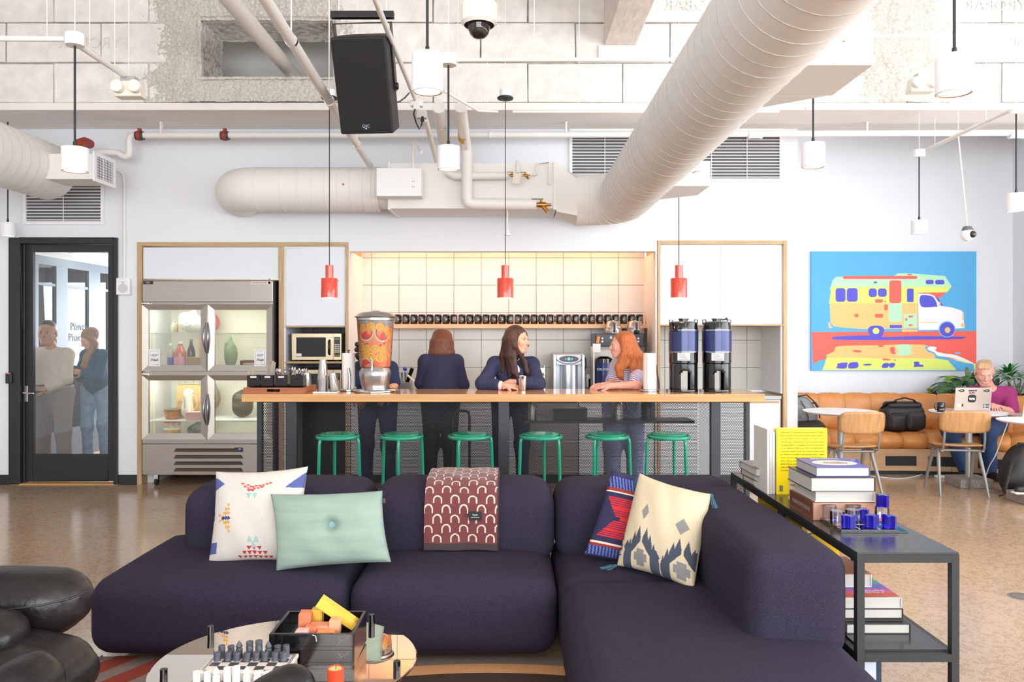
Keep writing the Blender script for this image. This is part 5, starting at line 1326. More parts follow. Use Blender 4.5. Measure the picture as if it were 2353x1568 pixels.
WMF = M('watermelon_flesh', (228, 84, 74), .35, noise=(30, .25)); WMR = M('watermelon_rind', (206, 214, 150), .5); GRP = M('red_grape', (196, 50, 70), .2)
def on_jar(a, y_, out=.001):
    r = jr(y_) - .004 + out; th = -PI / 2 + a
    return Vector((r * math.cos(th), r * math.sin(th), zz_(y_))), th
def slice_(a, y_, r=.036, roll=0):
    c, th = on_jar(a, y_); R = (Matrix.Rotation(th + PI / 2, 3, 'Z'))
    def disc(m, r_, d_, n=24, a0=0, a1=2 * PI, r0=0):
        vs = []; fs = []
        for k in range(n + 1):
            q = a0 + (a1 - a0) * k / n
            for rr in (r0, r_):
                p = c + R @ Vector((rr * math.cos(q), 0, rr * math.sin(q))); rad = math.hypot(p.x, p.y); lim = jr(PZ_inv(p.z)) - .0035 + d_
                p.x *= lim / rad; p.y *= lim / rad
                vs.append(p)
        m.add(vs, [(2 * k, 2 * k + 1, 2 * k + 3, 2 * k + 2) for k in range(n)])
    m = MB(); disc(m, r, .000, r0=r * .86); m.mat(1); disc(m, r * .88, .0006, r0=0); m.mat(2)
    for k in range(9): disc(m, r * .78, .0012, 3, roll + k * 2 * PI / 9 + .06, roll + (k + 1) * 2 * PI / 9 - .06, r * .1)
    m.build('orange_slice', [ORI, PITH, ORF], dd)
def PZ_inv(zl): return HY - (zl + BT - EYE) * FPX / Yd
for a, y_, r in ((-.62, 754, .036), (-.08, 752, .040), (.42, 752, .037), (.86, 757, .03), (-.78, 797, .036), (-.36, 801, .04), (.14, 802, .038), (.62, 804, .036), (-.66, 817, .038), (-.12, 821, .044), (.46, 822, .04), (.98, 820, .034), (1.05, 772, .034), (-1.15, 752, .034), (-1.2, 805, .036), (1.25, 796, .03), (-.95, 832, .03), (2.2, 790, .04), (3.1, 770, .04), (-2.2, 800, .04), (2.9, 815, .04)): slice_(a, y_, r, random.random())
def melon(a, y_, r, rot):
    c, th = on_jar(a, y_); R = Matrix.Rotation(th + PI / 2, 3, 'Z')
    m = MB()
    for mi, (ra, rb) in enumerate(((0, r * .84), (r * .84, r * .93), (r * .93, r))):
        m.mat(mi)
        for k in range(14):
            q0, q1 = rot + PI * k / 14, rot + PI * (k + 1) / 14; vs = []
            for rr, q in ((ra, q0), (rb, q0), (rb, q1), (ra, q1)):
                p = c + R @ Vector((rr * math.cos(q), -.0015, rr * math.sin(q))); rad = math.hypot(p.x, p.y); lim = jr(PZ_inv(p.z)) - .002
                if rad > .01: p.x *= lim / rad; p.y *= lim / rad
                vs.append(p)
            m.add(vs, [(0, 1, 2, 3)])
    m.build('watermelon_slice', [WMF, M('melon_white', (240, 226, 200), .4), WMR], dd)
melon(-.42, 762, .085, PI + .25); melon(.62, 764, .085, PI - .35); melon(-.5, 838, .06, .4); melon(1.6, 790, .07, PI)
for a, y_ in ((-.45, 791), (-.3, 790), (.78, 784), (.72, 789), (.95, 780), (.5, 793)):
    c, th = on_jar(a, y_, -.008); MB().ball(c, .011, 10, 8, (1, 1, 1.2)).build('grape', GRP, dd, smooth=180)
MB().lathe([(47 * sD, zz_(729.5)), (47.5 * sD, zz_(728)), (40 * sD, zz_(722)), (30 * sD, zz_(718)), (10 * sD, zz_(716)), (0, zz_(716))], n=72, cap=False).build('lid', M('satin_steel', (196, 194, 192)), dd, smooth=30)
MB().lathe([(jr(731) - .003, zz_(737)), (jr(731) + .003, zz_(736)), (jr(731) + .003, zz_(731)), (45 * sD, zz_(730))], n=56, cap=False).build('lid_rim', M('satin_steel', (196, 194, 192)), dd, smooth=40)
MB().lathe([(9 * sD, zz_(717)), (10 * sD, zz_(715)), (6 * sD, zz_(714)), (0, zz_(714))], n=24, cap=False).build('lid_knob', M('satin_steel', (196, 194, 192)), dd, smooth=40)
m = MB(); rj = jr(834); m.tube([(0, -rj + .004, zz_(833)), (0, -rj - .03, zz_(833)), (.002, -rj - .046, zz_(836)), (.002, -rj - .05, zz_(851))], .011, 10, radii=[.012, .012, .011, .007]); m.tube([(0, -rj - .035, zz_(832)), (0, -rj - .035, zz_(825)), (-.016, -rj - .045, zz_(823))], .006, 8); m.build('spigot', CHROME, dd, smooth=60)
# coffee urns
NAVY = M('navy_metallic', (44, 54, 104), .3, .35, coat=.4); BLKG = M('black_gloss_plastic', (17, 18, 20), .12, coat=.5)
def urn(px_, label, handle_turn, Y=6.84):
    t = thing('coffee_urn', label, 'coffee urn', (PX(px_, Y), Y, BT + .0005)); q = Y / FPX; zz = lambda p: PZ(p, Y) - BT; r = 33 * q
    MB().lathe([(r * .98, 0), (r * 1.0, .01), (r * .98, .02)], n=40).build('foot', BLKG, t, smooth=40)
    m = MB(); hz = zz(834)                                   # stand with an arched window front and back
    n = 48; vs = []; zs = np.linspace(.02, hz, 15); f = []
    for k in range(n + 1):
        a = -PI / 2 + 2 * PI * k / n
        for zk in zs: vs.append((r * .97 * math.cos(a), r * .97 * math.sin(a), zk))
    for k in range(n):
        a = (k + .5) / n * 2 * PI; a = a if a < PI else a - 2 * PI; u = r * .97 * math.sin(a + (.06 if math.cos(a) > 0 else .277))
        for i in range(14):
            zc = (zs[i] + zs[i + 1]) / 2; top = hz * .74; hw = .036
            lim = hw if zc < top - hw else (math.sqrt(max(0, hw * hw - (zc - top + hw) ** 2)) if zc < top else 0)
            if abs(u) < lim and (abs(a) < PI / 2 or abs(a) > PI / 2): continue
            b0 = k * 15 + i; f.append((b0, b0 + 15, b0 + 16, b0 + 1))
    m.add(vs, f); o = m.build('stand', BLKG, t, smooth=60); sd = o.modifiers.new('thick', 'SOLIDIFY'); sd.thickness = .006
    MB().lathe([(r * .97, hz), (r, hz + .002), (r * 1.0, zz(809))], n=40).build('lower_body', BLKG, t, smooth=40)
    MB().lathe([(r * 1.015, zz(809)), (r * 1.015, zz(759))], n=48).build('navy_sleeve', NAVY, t, smooth=40)
    m = MB(); [m.lathe([(r * 1.02, zz(p) - .003), (r * 1.022, zz(p)), (r * 1.02, zz(p) + .003)], n=48, cap=False) for p in (809, 759)]; m.build_all('chrome_band', CHROME, t, smooth=60)
    MB().lathe([(r, zz(759)), (r * .97, zz(748)), (r * .94, zz(742)), (r * .8, zz(739)), (0, zz(739))], n=40, cap=False).build('shoulder', BLKG, t, smooth=40)
    MB().lathe([(r * .3, zz(739)), (r * .3, zz(736)), (r * .36, zz(735)), (r * .36, zz(732.5)), (0, zz(732.5))], n=28, cap=False).build('lid', BLKG, t, smooth=40)
    for sx in (-1, 1): MB().tube([(sx * r * .72, 0, zz(741)), (sx * r * .78, 0, zz(735.5)), (sx * r * .98, 0, zz(735.5)), (sx * r * .98, 0, zz(746))], .0045, 6).build('bail_handle', BLKG, t)
    MB().box(-r * .62, r * .24, -r * 1.04, -r * .9, zz(828), zz(811)).build('spec_label', M('label_silver', (206, 204, 202), .5), t)
    for k in range(4): MB().box(-r * .52, -r * .1 + .01 * k, -r * 1.0402 - .0005, -r * 1.04, zz(815.5 + k * 3.2), zz(814.8 + k * 3.2)).build('label_line', INK, t)
    text('1', .03, M('gold_ink', (206, 150, 90), .4), t, (-r * .05, -r * .965, zz(748)))
    text('curtis', .012, M('silver_ink', (196, 200, 214), .4), t, (r * .2, -r * 1.0, zz(805))).location[1] = -r * 1.0 - .004
    MB().tube([(-.01 + .03, -r * 1.0, zz(832)), (.03 - .01, -r * 1.12, zz(832)), (.02, -r * 1.14, zz(836))], .011, 8).build('faucet', BLKG, t, smooth=50)
    if handle_turn: MB().tube([(-r * .9, -r * .35, zz(741)), (-r * 1.05, -r * .5, zz(750)), (-r * .92, -r * .55, zz(760)), (-r * .62, -r * .8, zz(760)), (-r * .5, -r * .8, zz(750))], .010, 8).build('carry_handle', BLKG, t, smooth=60)
    else: MB().tube([(r * .35, 0, zz(736)), (r * .6, 0, zz(734)), (r * .72, 0, zz(733))], .009, 8, radii=[.006, .007, .014]).build('lever', BLKG, t, smooth=60)
    MB().box(-r * 1.16, -r * .9, -.03, .03, .0, .02).build('drip_clip', BLKG, t)
urn(1570.5, 'navy sleeved black coffee urn beside the paper towels', True)
urn(1647, 'navy sleeved black coffee urn nearest the open end of the bar', False)
# ------------------------------------------------------------------ behind the bar, on the worktop
WT = .9055
wdx = thing('water_dispenser', 'silver countertop water dispenser with dark oval control panel', 'water dispenser', (PX(1307, 8.34), 8.34, WT)); q = 8.34 / FPX
SILV = M('silver_plastic', (176, 182, 190), .35, .4)
W2 = 36 * q; H2 = PZ(813, 8.34) - WT
MB().box(-W2, W2, .03, .40, 0, H2).build('case', SILV, wdx, bevel=.008)
m = MB(); m.box(-W2, -W2 + .03, -.03, .03, 0, H2 - .01); m.box(W2 - .03, W2, -.03, .03, 0, H2 - .01); m.build_all('side_post', M('pale_silver', (206, 212, 218), .3, .3), wdx, bevel=.006)
MB().box(-W2 + .03, W2 - .03, -.02, .03, H2 * .72, H2 - .006).build('head_panel', SILV, wdx, bevel=.006)
m = MB(); m.add([(a * W2 * .62 * math.cos(t_), -.022, H2 * .87 + .034 * math.sin(t_)) for a in (1,) for t_ in np.linspace(0, 2 * PI, 29)[:-1]], [tuple(range(28))]); m.build('control_oval', M('panel_dark', (56, 58, 66), .3), wdx)
for i, (dx, col, rr) in enumerate(((-.034, (236, 90, 100), .008), (0, (70, 170, 255), .017), (.034, (90, 210, 130), .008))): MB().cyl((dx, -.0225, H2 * .87), rr, -.003, 16, 'y').build('button', M('button_%d' % i, col, .3, emit=(col, .6)), wdx)
MB().tube([(W2 * .9 * math.cos(t_), -.021, H2 * .95 + H2 * .2 * math.sin(t_)) for t_ in np.linspace(PI + .15, 2 * PI - .15, 15)], .004, 6).build('smile_trim', M('panel_dark', (56, 58, 66)), wdx)
MB().lathe([(W2 * .8, 0), (W2 * .8, H2 * .72)], (0, .12, 0), 32, a0=PI * 1.02, a1=PI * 1.98, cap=False).build('bowed_splash', M('brushed_silver', (190, 198, 206), .3, .8), wdx, smooth=60)
MB().tube([(W2 - .01, .2, H2 - .02), (W2 + .03, .2, H2 - .06), (W2 + .035, .2, H2 - .14), (W2 + .01, .2, H2 - .2)], .006, 8).build('cable', CORD, wdx, smooth=60)
cb_ = thing('coffee_brewer', 'black and steel twin coffee brewer on the worktop behind the redhead', 'coffee brewer', (PX(1423, 8.4), 8.4, WT)); q = 8.4 / FPX; zb = lambda p: PZ(p, 8.4) - WT
MB().box(-57 * q, 55 * q, -.05, .34, zb(797), zb(767)).build('head', M('brewer_black', (46, 50, 58), .3), cb_, bevel=.008)
MB().box(-55 * q, 53 * q, .25, .36, 0, zb(797)).build('column', STEEL, cb_, bevel=.004)
MB().box(-57 * q, 55 * q, -.06, .36, 0, .02).build('drip_base', BLACKP, cb_, bevel=.004)
m = MB(); m.box(-60 * q, -57.5 * q, -.02, .3, .02, zb(797)); m.build('side_panel', WHITEP, cb_)
for dx in (-40, 42):
    for k, p in enumerate((778, 785)): MB().cyl((dx * q, -.051, zb(p)), .010, -.004, 14, 'y').build('switch', WHITEP, cb_)
for dx in (-33, -28, -16, -10): MB().cyl((dx * q, -.051, zb(783)), .006, -.003, 12, 'y').build('indicator', M('indicator_green', (70, 120, 104), .4), cb_)
MB().box(-23 * q, -18 * q, -.054, -.05, zb(779), zb(773)).build('brand_plate', M('label_silver', (206, 204, 202)), cb_)
MB().obox((-50 * q, -.055, zb(781)), .03, .02, .07, (0, .2, 0)).build('orange_handle', M('orange_plastic', (246, 140, 30), .4), cb_, bevel=.004)
tag(MB().box(-.04, .04, -.002, 0, -.045, .045).build('paper_note', M('note_white', (236, 238, 240), .7), loc=(PX(1371, 8.33), 8.33, PZ(800, 8.33))), 'white paper note taped to the side of the coffee brewer', 'note')
for px_, lab in ((1409, 'steel filter basket on top of the brewer at the water dispenser side'), (1459.5, 'steel filter basket on top of the brewer at the end of the mug shelf')):
    t = thing('filter_basket', lab, 'filter basket', (PX(px_, 8.42), 8.42, PZ(767, 8.4) + .0005)); r = 21 * q; H = 29 * q
    MB().lathe([(r * .97, 0), (r, .02), (r * .98, .04), (r * .7, H * .93), (r * .62, H), (0, H)], n=36, cap=False).build('cone', M('satin_steel', (196, 194, 192)), t, smooth=40)
    MB().tube([(0, -r * .95, .015), (0, -r * 1.25, .02), (0, -r * 1.05, H * .8), (0, -r * .68, H * .85)], .010, 8).build('handle', BLKG, t, smooth=50)
    MB().box(-.03, .03, -r * 1.1, -r * .8, .0, .035).build('bracket', BLKG, t)
    MB().cyl((0, 0, H), .01, .008, 12).build('knob', CHROME, t)
    for sx in (-1, 1):
        MB().obox((sx * r * .55, -r * .70, H * .52), .045, .002, .016, (-.25, 0, sx * .65)).build('warning_sticker', M('sticker_black_white', (225, 225, 228), .5, noise=(160, .8)), t)
        MB().obox((sx * r * .56, -r * .74, H * .42), .045, .002, .006, (-.25, 0, sx * .65)).build('warning_stripe', M('sticker_orange', (230, 110, 50), .5), t)
t = thing('coffee_urn', 'navy coffee urn with white lettering under the brewer', 'coffee urn', (PX(1388, 8.42), 8.42, WT + .0205)); r = 20 * q
MB().lathe([(r, 0), (r, PZ(838, 8.4) - WT)], n=32).build('navy_body', NAVY, t, smooth=40)
MB().lathe([(r, PZ(838, 8.4) - WT), (r * .95, PZ(829, 8.4) - WT), (r * .5, PZ(824, 8.4) - WT), (0, PZ(824, 8.4) - WT)], n=28, cap=False).build('lid', BLKG, t, smooth=40)
text('COLOMBE', .034, PRINTW, t, (-.02, -r - .002, PZ(853, 8.4) - WT), name='lettering', width=.13)
m = MB(); m.ngon([(a * .8 - .03, -r - .001, b_ * .8 + .03) for a, b_ in ((-.05, -.02), (.06, -.03), (.045, .02), (.02, .045), (.012, .08), (-.005, .095), (-.022, .082), (-.02, .05), (-.045, .03))]); m.build('dove_emblem', PRINTW, t)
ol = thing('wall_outlet', 'steel wall outlet with a big black plug beside the water dispenser', 'outlet', (PX(1356, YN), YN - .012, PZ(872, YN)))
MB().box(-.045, .045, -.006, 0, -.085, .06).build('plate', STEEL, ol, bevel=.002); MB().box(-.022, .022, -.04, -.006, -.12, .01).build('plug', BLKG, ol, bevel=.008)
og = thing('wire_organizer', 'tiered steel organizer on the worktop behind the navy blazer', 'organizer', (PX(1238, 8.45), 8.45, WT))
for k in range(3): MB().box(-.055, .06, -.06, .1, .05 + k * .085, .055 + k * .085).build('tier', CHROME, og); MB().box(-.055, .06, -.065, -.06, .05 + k * .085, .105 + k * .085).build('tier_front', M('frosted_steel', (206, 200, 190), .3, .8), og)
for sx in (-.055, .06): MB().box(sx - .003, sx + .003, -.06, .1, 0, .3).build('post', CHROME, og)
uc = thing('utensil_crate', 'steel crate of glasses and utensils on the worktop beside the drink dispenser', 'crate', (PX(926, 8.35), 8.35, WT))
MB().box(-.085, .085, -.08, .1, .05, .13).build('crate_body', STEEL, uc, bevel=.004); MB().box(-.1, .1, -.09, .11, .0, .05).build('drip_mat', BLACKP, uc, bevel=.004)
for k in range(4): MB().lathe([(.02, .13), (.026, .235)], (-.06 + .035 * k, -.02, 0), 16, cap=False).build('glass', glass('tumbler_clear', (236, 240, 244), .08), uc, smooth=60)
MB().tube([(-.085, .0, .12), (-.075, 0, .22), (-.065, 0, .25), (-.055, 0, .24), (-.055, 0, .21)], .006, 8).build('tongs', BLKG, uc, smooth=60)
MB().obox((.075, -.03, .2), .04, .03, .16, (0, .35, 0)).build('black_handle', BLKG, uc, bevel=.006)
MB().ball((.02, 0, .265), .02, 12, 8, (1.2, .6, 1), (0, .5, 0)).build('blue_brush', M('blue_plastic', (50, 80, 210), .35), uc, smooth=180)
tag(MB().tube([P(938, 864, 8.3), P(945, 870, 8.25), P(955, 880, 8.2), P(968, 892, 8.15)], .011, 8).build('spray_hose', WHITEP, smooth=60), 'white spray hose running from the utensil crate to the sink', 'hose')
sb = thing('soap_bottle', 'clear soap bottle with green label behind the bar', 'bottle', (PX(1068, 8.3), 8.3, WT)); MB().lathe([(.026, 0), (.028, .02), (.028, .12), (.012, .16), (.012, .19)], n=18).build('body', M('soap_clear', (226, 232, 228), .15), sb, smooth=40); MB().lathe([(.0285, .03), (.0285, .1)], n=18, cap=False).build('label', M('soap_green', (60, 160, 100), .5), sb, smooth=40)
# ------------------------------------------------------------------ the sofa corner
def softbox(name, x0, x1, y0, y1, z0, z1, r, mat, parent, off=(0, 0, 0), puff=(0.0, 0.0, 0.0), n=18, sag=0.0, fn=None):
    """upholstered block: rounded edges, faces slightly bulged"""
    bm = bmesh.new(); bmesh.ops.create_cube(bm, size=2); bmesh.ops.subdivide_edges(bm, edges=bm.edges[:], cuts=n, use_grid_fill=True)
    h = Vector(((x1 - x0) / 2, (y1 - y0) / 2, (z1 - z0) / 2)); c = Vector(((x0 + x1) / 2, (y0 + y1) / 2, (z0 + z1) / 2)); rr = [min(r, v * .98) for v in h]
    for v in bm.verts:
        p = v.co.copy(); u = Vector([math.sin(a * PI / 2) if abs(a) < 1 else a for a in p]); q = Vector([u[i] * h[i] for i in range(3)])
        core = Vector([max(-(h[i] - rr[i]), min(h[i] - rr[i], q[i])) for i in range(3)]); d = Vector([(q[i] - core[i]) / rr[i] for i in range(3)])
        if d.length > 1e-6:
            m_ = max(abs(d.x), abs(d.y), abs(d.z)); d = d.normalized() * m_
        o = core + Vector([d[i] * rr[i] for i in range(3)])
        w_ = [(1 - u[(i + 1) % 3] ** 2) * (1 - u[(i + 2) % 3] ** 2) for i in range(3)]
        for i in range(3): o[i] += (1 if p[i] > 0 else -1) * puff[i] * w_[i] * (abs(p[i]) ** 4)
        o += c
        if fn: o = fn(o, u)
        v.co = o - Vector(off)
    me = bpy.data.meshes.new(name); bm.to_mesh(me); bm.free(); me.polygons.foreach_set('use_smooth', [True] * len(me.polygons)); me.materials.append(mat)
    ob_ = bpy.data.objects.new(name, me); COL.objects.link(ob_)
    if parent is not None: ob_.parent = parent
    return ob_
SOFA = M('aubergine_wool', (49, 44, 61), .95, noise=(300, .45), bump=(420, .35, .004), spec=.25)
PIPING = M('sofa_seam', (44, 42, 66), .9)
sofa = thing('sectional_sofa', 'dark aubergine wool corner sofa with puffed modular seats', 'sofa', (-.3, 4.2, 0)); so = Vector(sofa.location)
def seatfn(o, u):
    o.z += -.012 * (1 - u.x ** 2) * max(0, u.z)
    return o
softbox('seat', -1.975, -.765, 3.66, 4.60, .045, .405, .105, SOFA, sofa, so, (.0, .02, .03))
softbox('seat', -.762, .214, 3.66, 4.60, .045, .405, .105, SOFA, sofa, so, (.0, .02, .035))
softbox('seat', .220, 1.245, 3.66, 4.60, .045, .40, .10, SOFA, sofa, so, (.0, .02, .03))
softbox('seat', .222, 1.255, 2.02, 3.735, .045, .41, .105, SOFA, sofa, so, (.0, .02, .02))
def backfn(o, u):
    o.y += .03 * (o.z - .4); return o
softbox('backrest', -1.735, -.757, 4.13, 4.62, .33, .735, .115, SOFA, sofa, so, (0, .02, .012), fn=backfn)
softbox('backrest', -.755, .226, 4.13, 4.62, .33, .738, .115, SOFA, sofa, so, (0, .02, .012), fn=backfn)
softbox('backrest', .230, 1.25, 4.13, 4.62, .33, .735, .115, SOFA, sofa, so, (0, .02, .01), fn=backfn)
softbox('backrest', .88, 1.25, 3.70, 4.30, .33, .733, .11, SOFA, sofa, so, (.012, 0, .01))
softbox('backrest', .875, 1.25, 2.93, 3.86, .335, .735, .075, SOFA, sofa, so, (.012, .006, .012))
tag(MB().box(-.004, .004, -.03, .03, -.03, .03).build('care_tab', BLACKP, sofa, off=(0, 0, 0), loc=Vector((PX(499, 4.12), 4.14, PZ(1108, 4.12))) - so))
# ---- cushions
def cushion(name, label, cpx, Ys, T, pat, mats, N=110, pinch=.05, cat='cushion', button=None, pw=.42):
    """cpx: picture corners TL, TR, BR, BL; Ys their distances"""
    C = [P(a, b_, Y) for (a, b_), Y in zip(cpx, Ys)]; ctr = sum(C, Vector()) / 4
    nrm = (C[1] - C[0]).cross(C[0] - C[3]).normalized()
    if nrm.y > 0: nrm = -nrm
    t = thing(name, label, cat, ctr)
    us = np.linspace(0, 1, N + 1); V = []; F = []; MI = []
    def pos(u, v, side):
        a, b_ = 2 * u - 1, 2 * v - 1
        uu = .5 + .5 * a * (1 - pinch * (1 - b_ * b_) * abs(a)); vv = .5 + .5 * b_ * (1 - pinch * (1 - a * a) * abs(b_))
        p = C[3].lerp(C[2], uu).lerp(C[0].lerp(C[1], uu), vv)
        th = T * (max(0, (1 - a * a) * (1 - b_ * b_))) ** pw
        if button and side > 0:
            q = math.hypot((u - button[0]) * 1.5, v - button[1]); th *= 1 - .55 * math.exp(-(q / .09) ** 2) - .15 * math.exp(-(q / .25) ** 2)
        th += .0025 * math.sin(a * 9 + b_ * 5) * (1 - a * a)
        return p + nrm * th * side - ctr
    for side in (1, -1):
        o = len(V)
        for v in us:
            for u in us: V.append(pos(u, v, side))
        for j in range(N):
            for i in range(N):
                k = o + j * (N + 1) + i; f = (k, k + 1, k + N + 2, k + N + 1); F.append(f if side > 0 else f[::-1])
                if side > 0:
                    u, v = (i + .5) / N, (j + .5) / N
                    q = [cpx[3][d] * (1 - u) * (1 - v) + cpx[2][d] * u * (1 - v) + cpx[0][d] * (1 - u) * v + cpx[1][d] * u * v for d in (0, 1)]
                    MI.append(pat(q[0], q[1], u, v))
                else: MI.append(0)
    me = bpy.data.meshes.new('cushion_cover'); me.from_pydata(V, [], F)
    for m_ in mats: me.materials.append(m_)
    me.polygons.foreach_set('material_index', MI); me.polygons.foreach_set('use_smooth', [True] * len(F))
    bm = bmesh.new(); bm.from_mesh(me); bmesh.ops.remove_doubles(bm, verts=bm.verts, dist=1e-5); bmesh.ops.recalc_face_normals(bm, faces=bm.faces); bm.to_mesh(me); bm.free()
    o = bpy.data.objects.new('cushion_cover', me); COL.objects.link(o); o.parent = t
    return t, C, nrm, ctr
def z6(a, b_): return (440 + a / 2.941, 1040 + b_ / 2.941)
def tri_in(x_, y_, cx_, cy_, w_, h_, d):
    """triangle pointing up/down/right"""
    if d == 'r': t_ = (x_ - (cx_ - w_ / 2)) / w_; return 0 <= t_ <= 1 and abs(y_ - cy_) <= h_ / 2 * (1 - t_)
    t_ = (y_ - (cy_ - h_ / 2)) / h_
    if d == 'u': t_ = 1 - t_
    return 0 <= t_ <= 1 and abs(x_ - cx_) <= w_ / 2 * (1 - t_)
WT_TR = []
def addt(mi, d, lst, w_, h_):
    for a, b_ in lst: WT_TR.append((mi, d, *z6(a, b_), w_ / 2.941, h_ / 2.941))
addt(1, 'd', [(375, 218), (412, 228), (395, 240), (432, 240), (418, 252), (450, 245), (438, 262), (470, 235), (460, 255), (492, 232), (482, 250), (515, 226), (505, 242), (540, 220), (420, 268), (448, 268), (560, 214)], 30, 15)
addt(2, 'd', [(420, 308), (463, 306)], 40, 44)
addt(3, 'r', [(280, 368), (262, 398), (281, 396), (245, 426), (263, 425), (281, 424), (208, 440), (208, 478), (245, 487), (263, 487), (281, 487), (262, 517), (281, 517), (281, 545)], 20, 30)
addt(4, 'r', [(232, 458), (245, 458), (265, 457), (283, 457)], 24, 34)
addt(2, 'u', [(423, 597), (467, 597), (446, 638)], 40, 50)
for r_, n_, y_ in ((0, 3, 664), (1, 5, 698), (2, 7, 727)): addt(5, 'd', [(450 + (k - (n_ - 1) / 2) * 34, y_) for k in range(n_)], 34, 27 if r_ < 2 else 18)
def pat_white(px_, py_, u, v):
    for mi, d, a, b_, w_, h_ in WT_TR:
        if tri_in(px_, py_, a, b_, w_, h_, d): return mi
    if u > .80 and .56 < v < .97 and (px_ - 666) / 40 > abs(py_ - 1122) / 34 * 1.0 - .02 and py_ < 1124 and (1124 - py_) < (px_ - 664): return 6
    if u < .14 and .78 < v < .92 and (u / .14) < 1 - abs(v - .85) / .09: return 6
    if u < .10 and .10 < v < .22: return 6
    if u < .03 and abs(v - .5) < .05: return 6
    return 0
CREAM = M('ecru_linen', (208, 200, 191), .9, noise=(220, .06), bump=(260, .2, .003)); INKR = M('print_red', (212, 62, 54), .85); INKG = M('print_sage', (150, 188, 178), .85); INKO = M('print_ochre', (218, 152, 48), .85); INKN = M('print_navy', (50, 62, 100), .85); INKR2 = M('print_deep_red', (186, 38, 48), .85); INKB = M('print_indigo', (82, 92, 148), .85)
cushion('cushion', 'off-white cushion printed with red, ochre and sage triangles at the sofa end', [(496, 1084), (708, 1072), (694, 1292), (478, 1299)], (4.07, 4.07, 3.93, 3.93), .085, pat_white, [CREAM, INKR, INKG, INKO, INKN, INKR2, INKB], 150, .07)
SAGE = M('sage_green_wool', (136, 160, 148), .85, noise=(5, .16), col2=(158, 174, 160), bump=(260, .2, .003), stretch=(.5, 1, 6))
t, C, nrm, ctr = cushion('cushion', 'sage green oblong cushion with a centre button', [(622, 1136), (879, 1128), (899, 1292), (634, 1312)], (3.93, 3.93, 3.79, 3.79), .085, lambda *a: 0, [SAGE], 60, .05, button=(.53, .53))
bp_ = C[3].lerp(C[2], .53).lerp(C[0].lerp(C[1], .53), .53) + nrm * .036 - ctr
MB().ball(bp_, .019, 18, 10, (1, .5, 1)).build('button', M('button_blue_grey', (136, 168, 172), .8), t, smooth=180)
tb_ = C[1].lerp(C[2], .14) - ctr; MB().obox(tb_ + Vector((.004, -.01, 0)), .012, .004, .022).build('brand_tab', M('tab_brown', (90, 76, 60), .7), t)
def pat_navy(px_, py_, u, v):
    w_ = v
    if v > .93: return 0
    if .80 < v <= .93 or .02 < v <= .12: return 2 if (u * 30 + v * 8) % 1 < .5 else 0
    if .765 < v <= .80 or .12 < v <= .155: return 3
    if .745 < v <= .765 or .155 < v <= .175: return 4
    cu, cv = u - .20, v - .46                      # hourglass of woven red stripes
    if abs(cv) < .23 and -.17 < cu < .32:
        if cu < .10 and abs(cv) > .02 and abs(cu) < .04 + abs(cv) * .62: return 1 if (v * 46) % 1 < .72 else 0
        if cu > .0 and abs(abs(cv) - (cu - .02) * .75) < .045: return 1 if (v * 46) % 1 < .8 else 0
    if abs(u - .62) < .10 and abs(cv) < .09 and (v * 16) % 1 < .5: return 5
    return 0
NAVYW = M('navy_knit', (46, 44, 78), .95, noise=(200, .15), bump=(220, .3, .004)); 
cushion('cushion', 'navy woven cushion with a red hourglass motif, half behind the cream cushion', [(1406, 1080), (1604, 1128), (1560, 1330), (1342, 1275)], (4.06, 4.10, 3.98, 3.93), .08, pat_navy, [NAVYW, M('woven_red', (206, 42, 48), .9), M('woven_blue', (92, 112, 190), .9), M('woven_brick', (146, 50, 44), .9), M('woven_cream', (232, 214, 190), .9), M('woven_rust', (150, 62, 50), .9)], 130, .04)
def pat_cream(px_, py_, u, v):
    def dia(cu, cv, a, b_): return abs(u - cu) / a + abs(v - cv) / b_ < 1
    if dia(.33, .60, .055, .085): return 2
    if dia(.83, .56, .09, .085): return 2
    if dia(.145, .20, .05, .075) or dia(.56, .17, .06, .075): return 1
    for cu in (.36, .88):
        d = abs(u - cu)
        for k, (o_, top) in enumerate(((.05, .44), (.11, .36), (.17, .28), (.22, .20))):
            if abs(d - o_) < .034 and v < top - abs(d - o_) * 3.0 + (.02 if k else 0):
                inner = .30 - d * 1.1
                if v > inner or d > .13: return 1
        if d < .055 and .04 < v < .21: return 2
        if d < .095 and .085 < v < .165: return 2
    if u < .06 and v < .42 - u * 2.5 and v > .1 and (v * 9) % 1 > .35: return 1
    return 0
CRM2 = M('cream_cotton', (222, 204, 172), .9, noise=(160, .05), bump=(240, .2, .003)); SLATE = M('slate_print', (74, 80, 96), .9, noise=(240, .15)); GREYP = M('grey_print', (142, 140, 138), .9, noise=(240, .15))
t, C, nrm, ctr = cushion('cushion', 'cream cushion with slate ikat print and blue tassels at its corners', [(1470, 1088), (1634, 1136), (1594, 1356), (1418, 1300)], (3.98, 3.70, 3.56, 3.83), .095, pat_cream, [CRM2, SLATE, GREYP], 150, .06)
TASS = M('tassel_blue', (70, 104, 126), .9); TASD = M('tassel_dark', (44, 52, 66), .9)
for k, (dv, mm) in enumerate(((Vector((-.02, .0, -.06)), TASS), (Vector((.022, -.01, -.075)), TASS), (Vector((.03, -.05, -.012)), TASD), (Vector((-.075, -.015, -.014)), TASS))):
    c = C[k] - ctr; m = MB(); r = np.random.default_rng(k)
    for q in range(14): e = c + dv + Vector(r.uniform(-.012, .012, 3)); m.tube([c, c.lerp(e, .5) + Vector(r.uniform(-.006, .006, 3)), e], .0028, 4)
    m.ball(c + dv * .12, .009, 8, 6); m.build('tassel', mm, t, smooth=60)
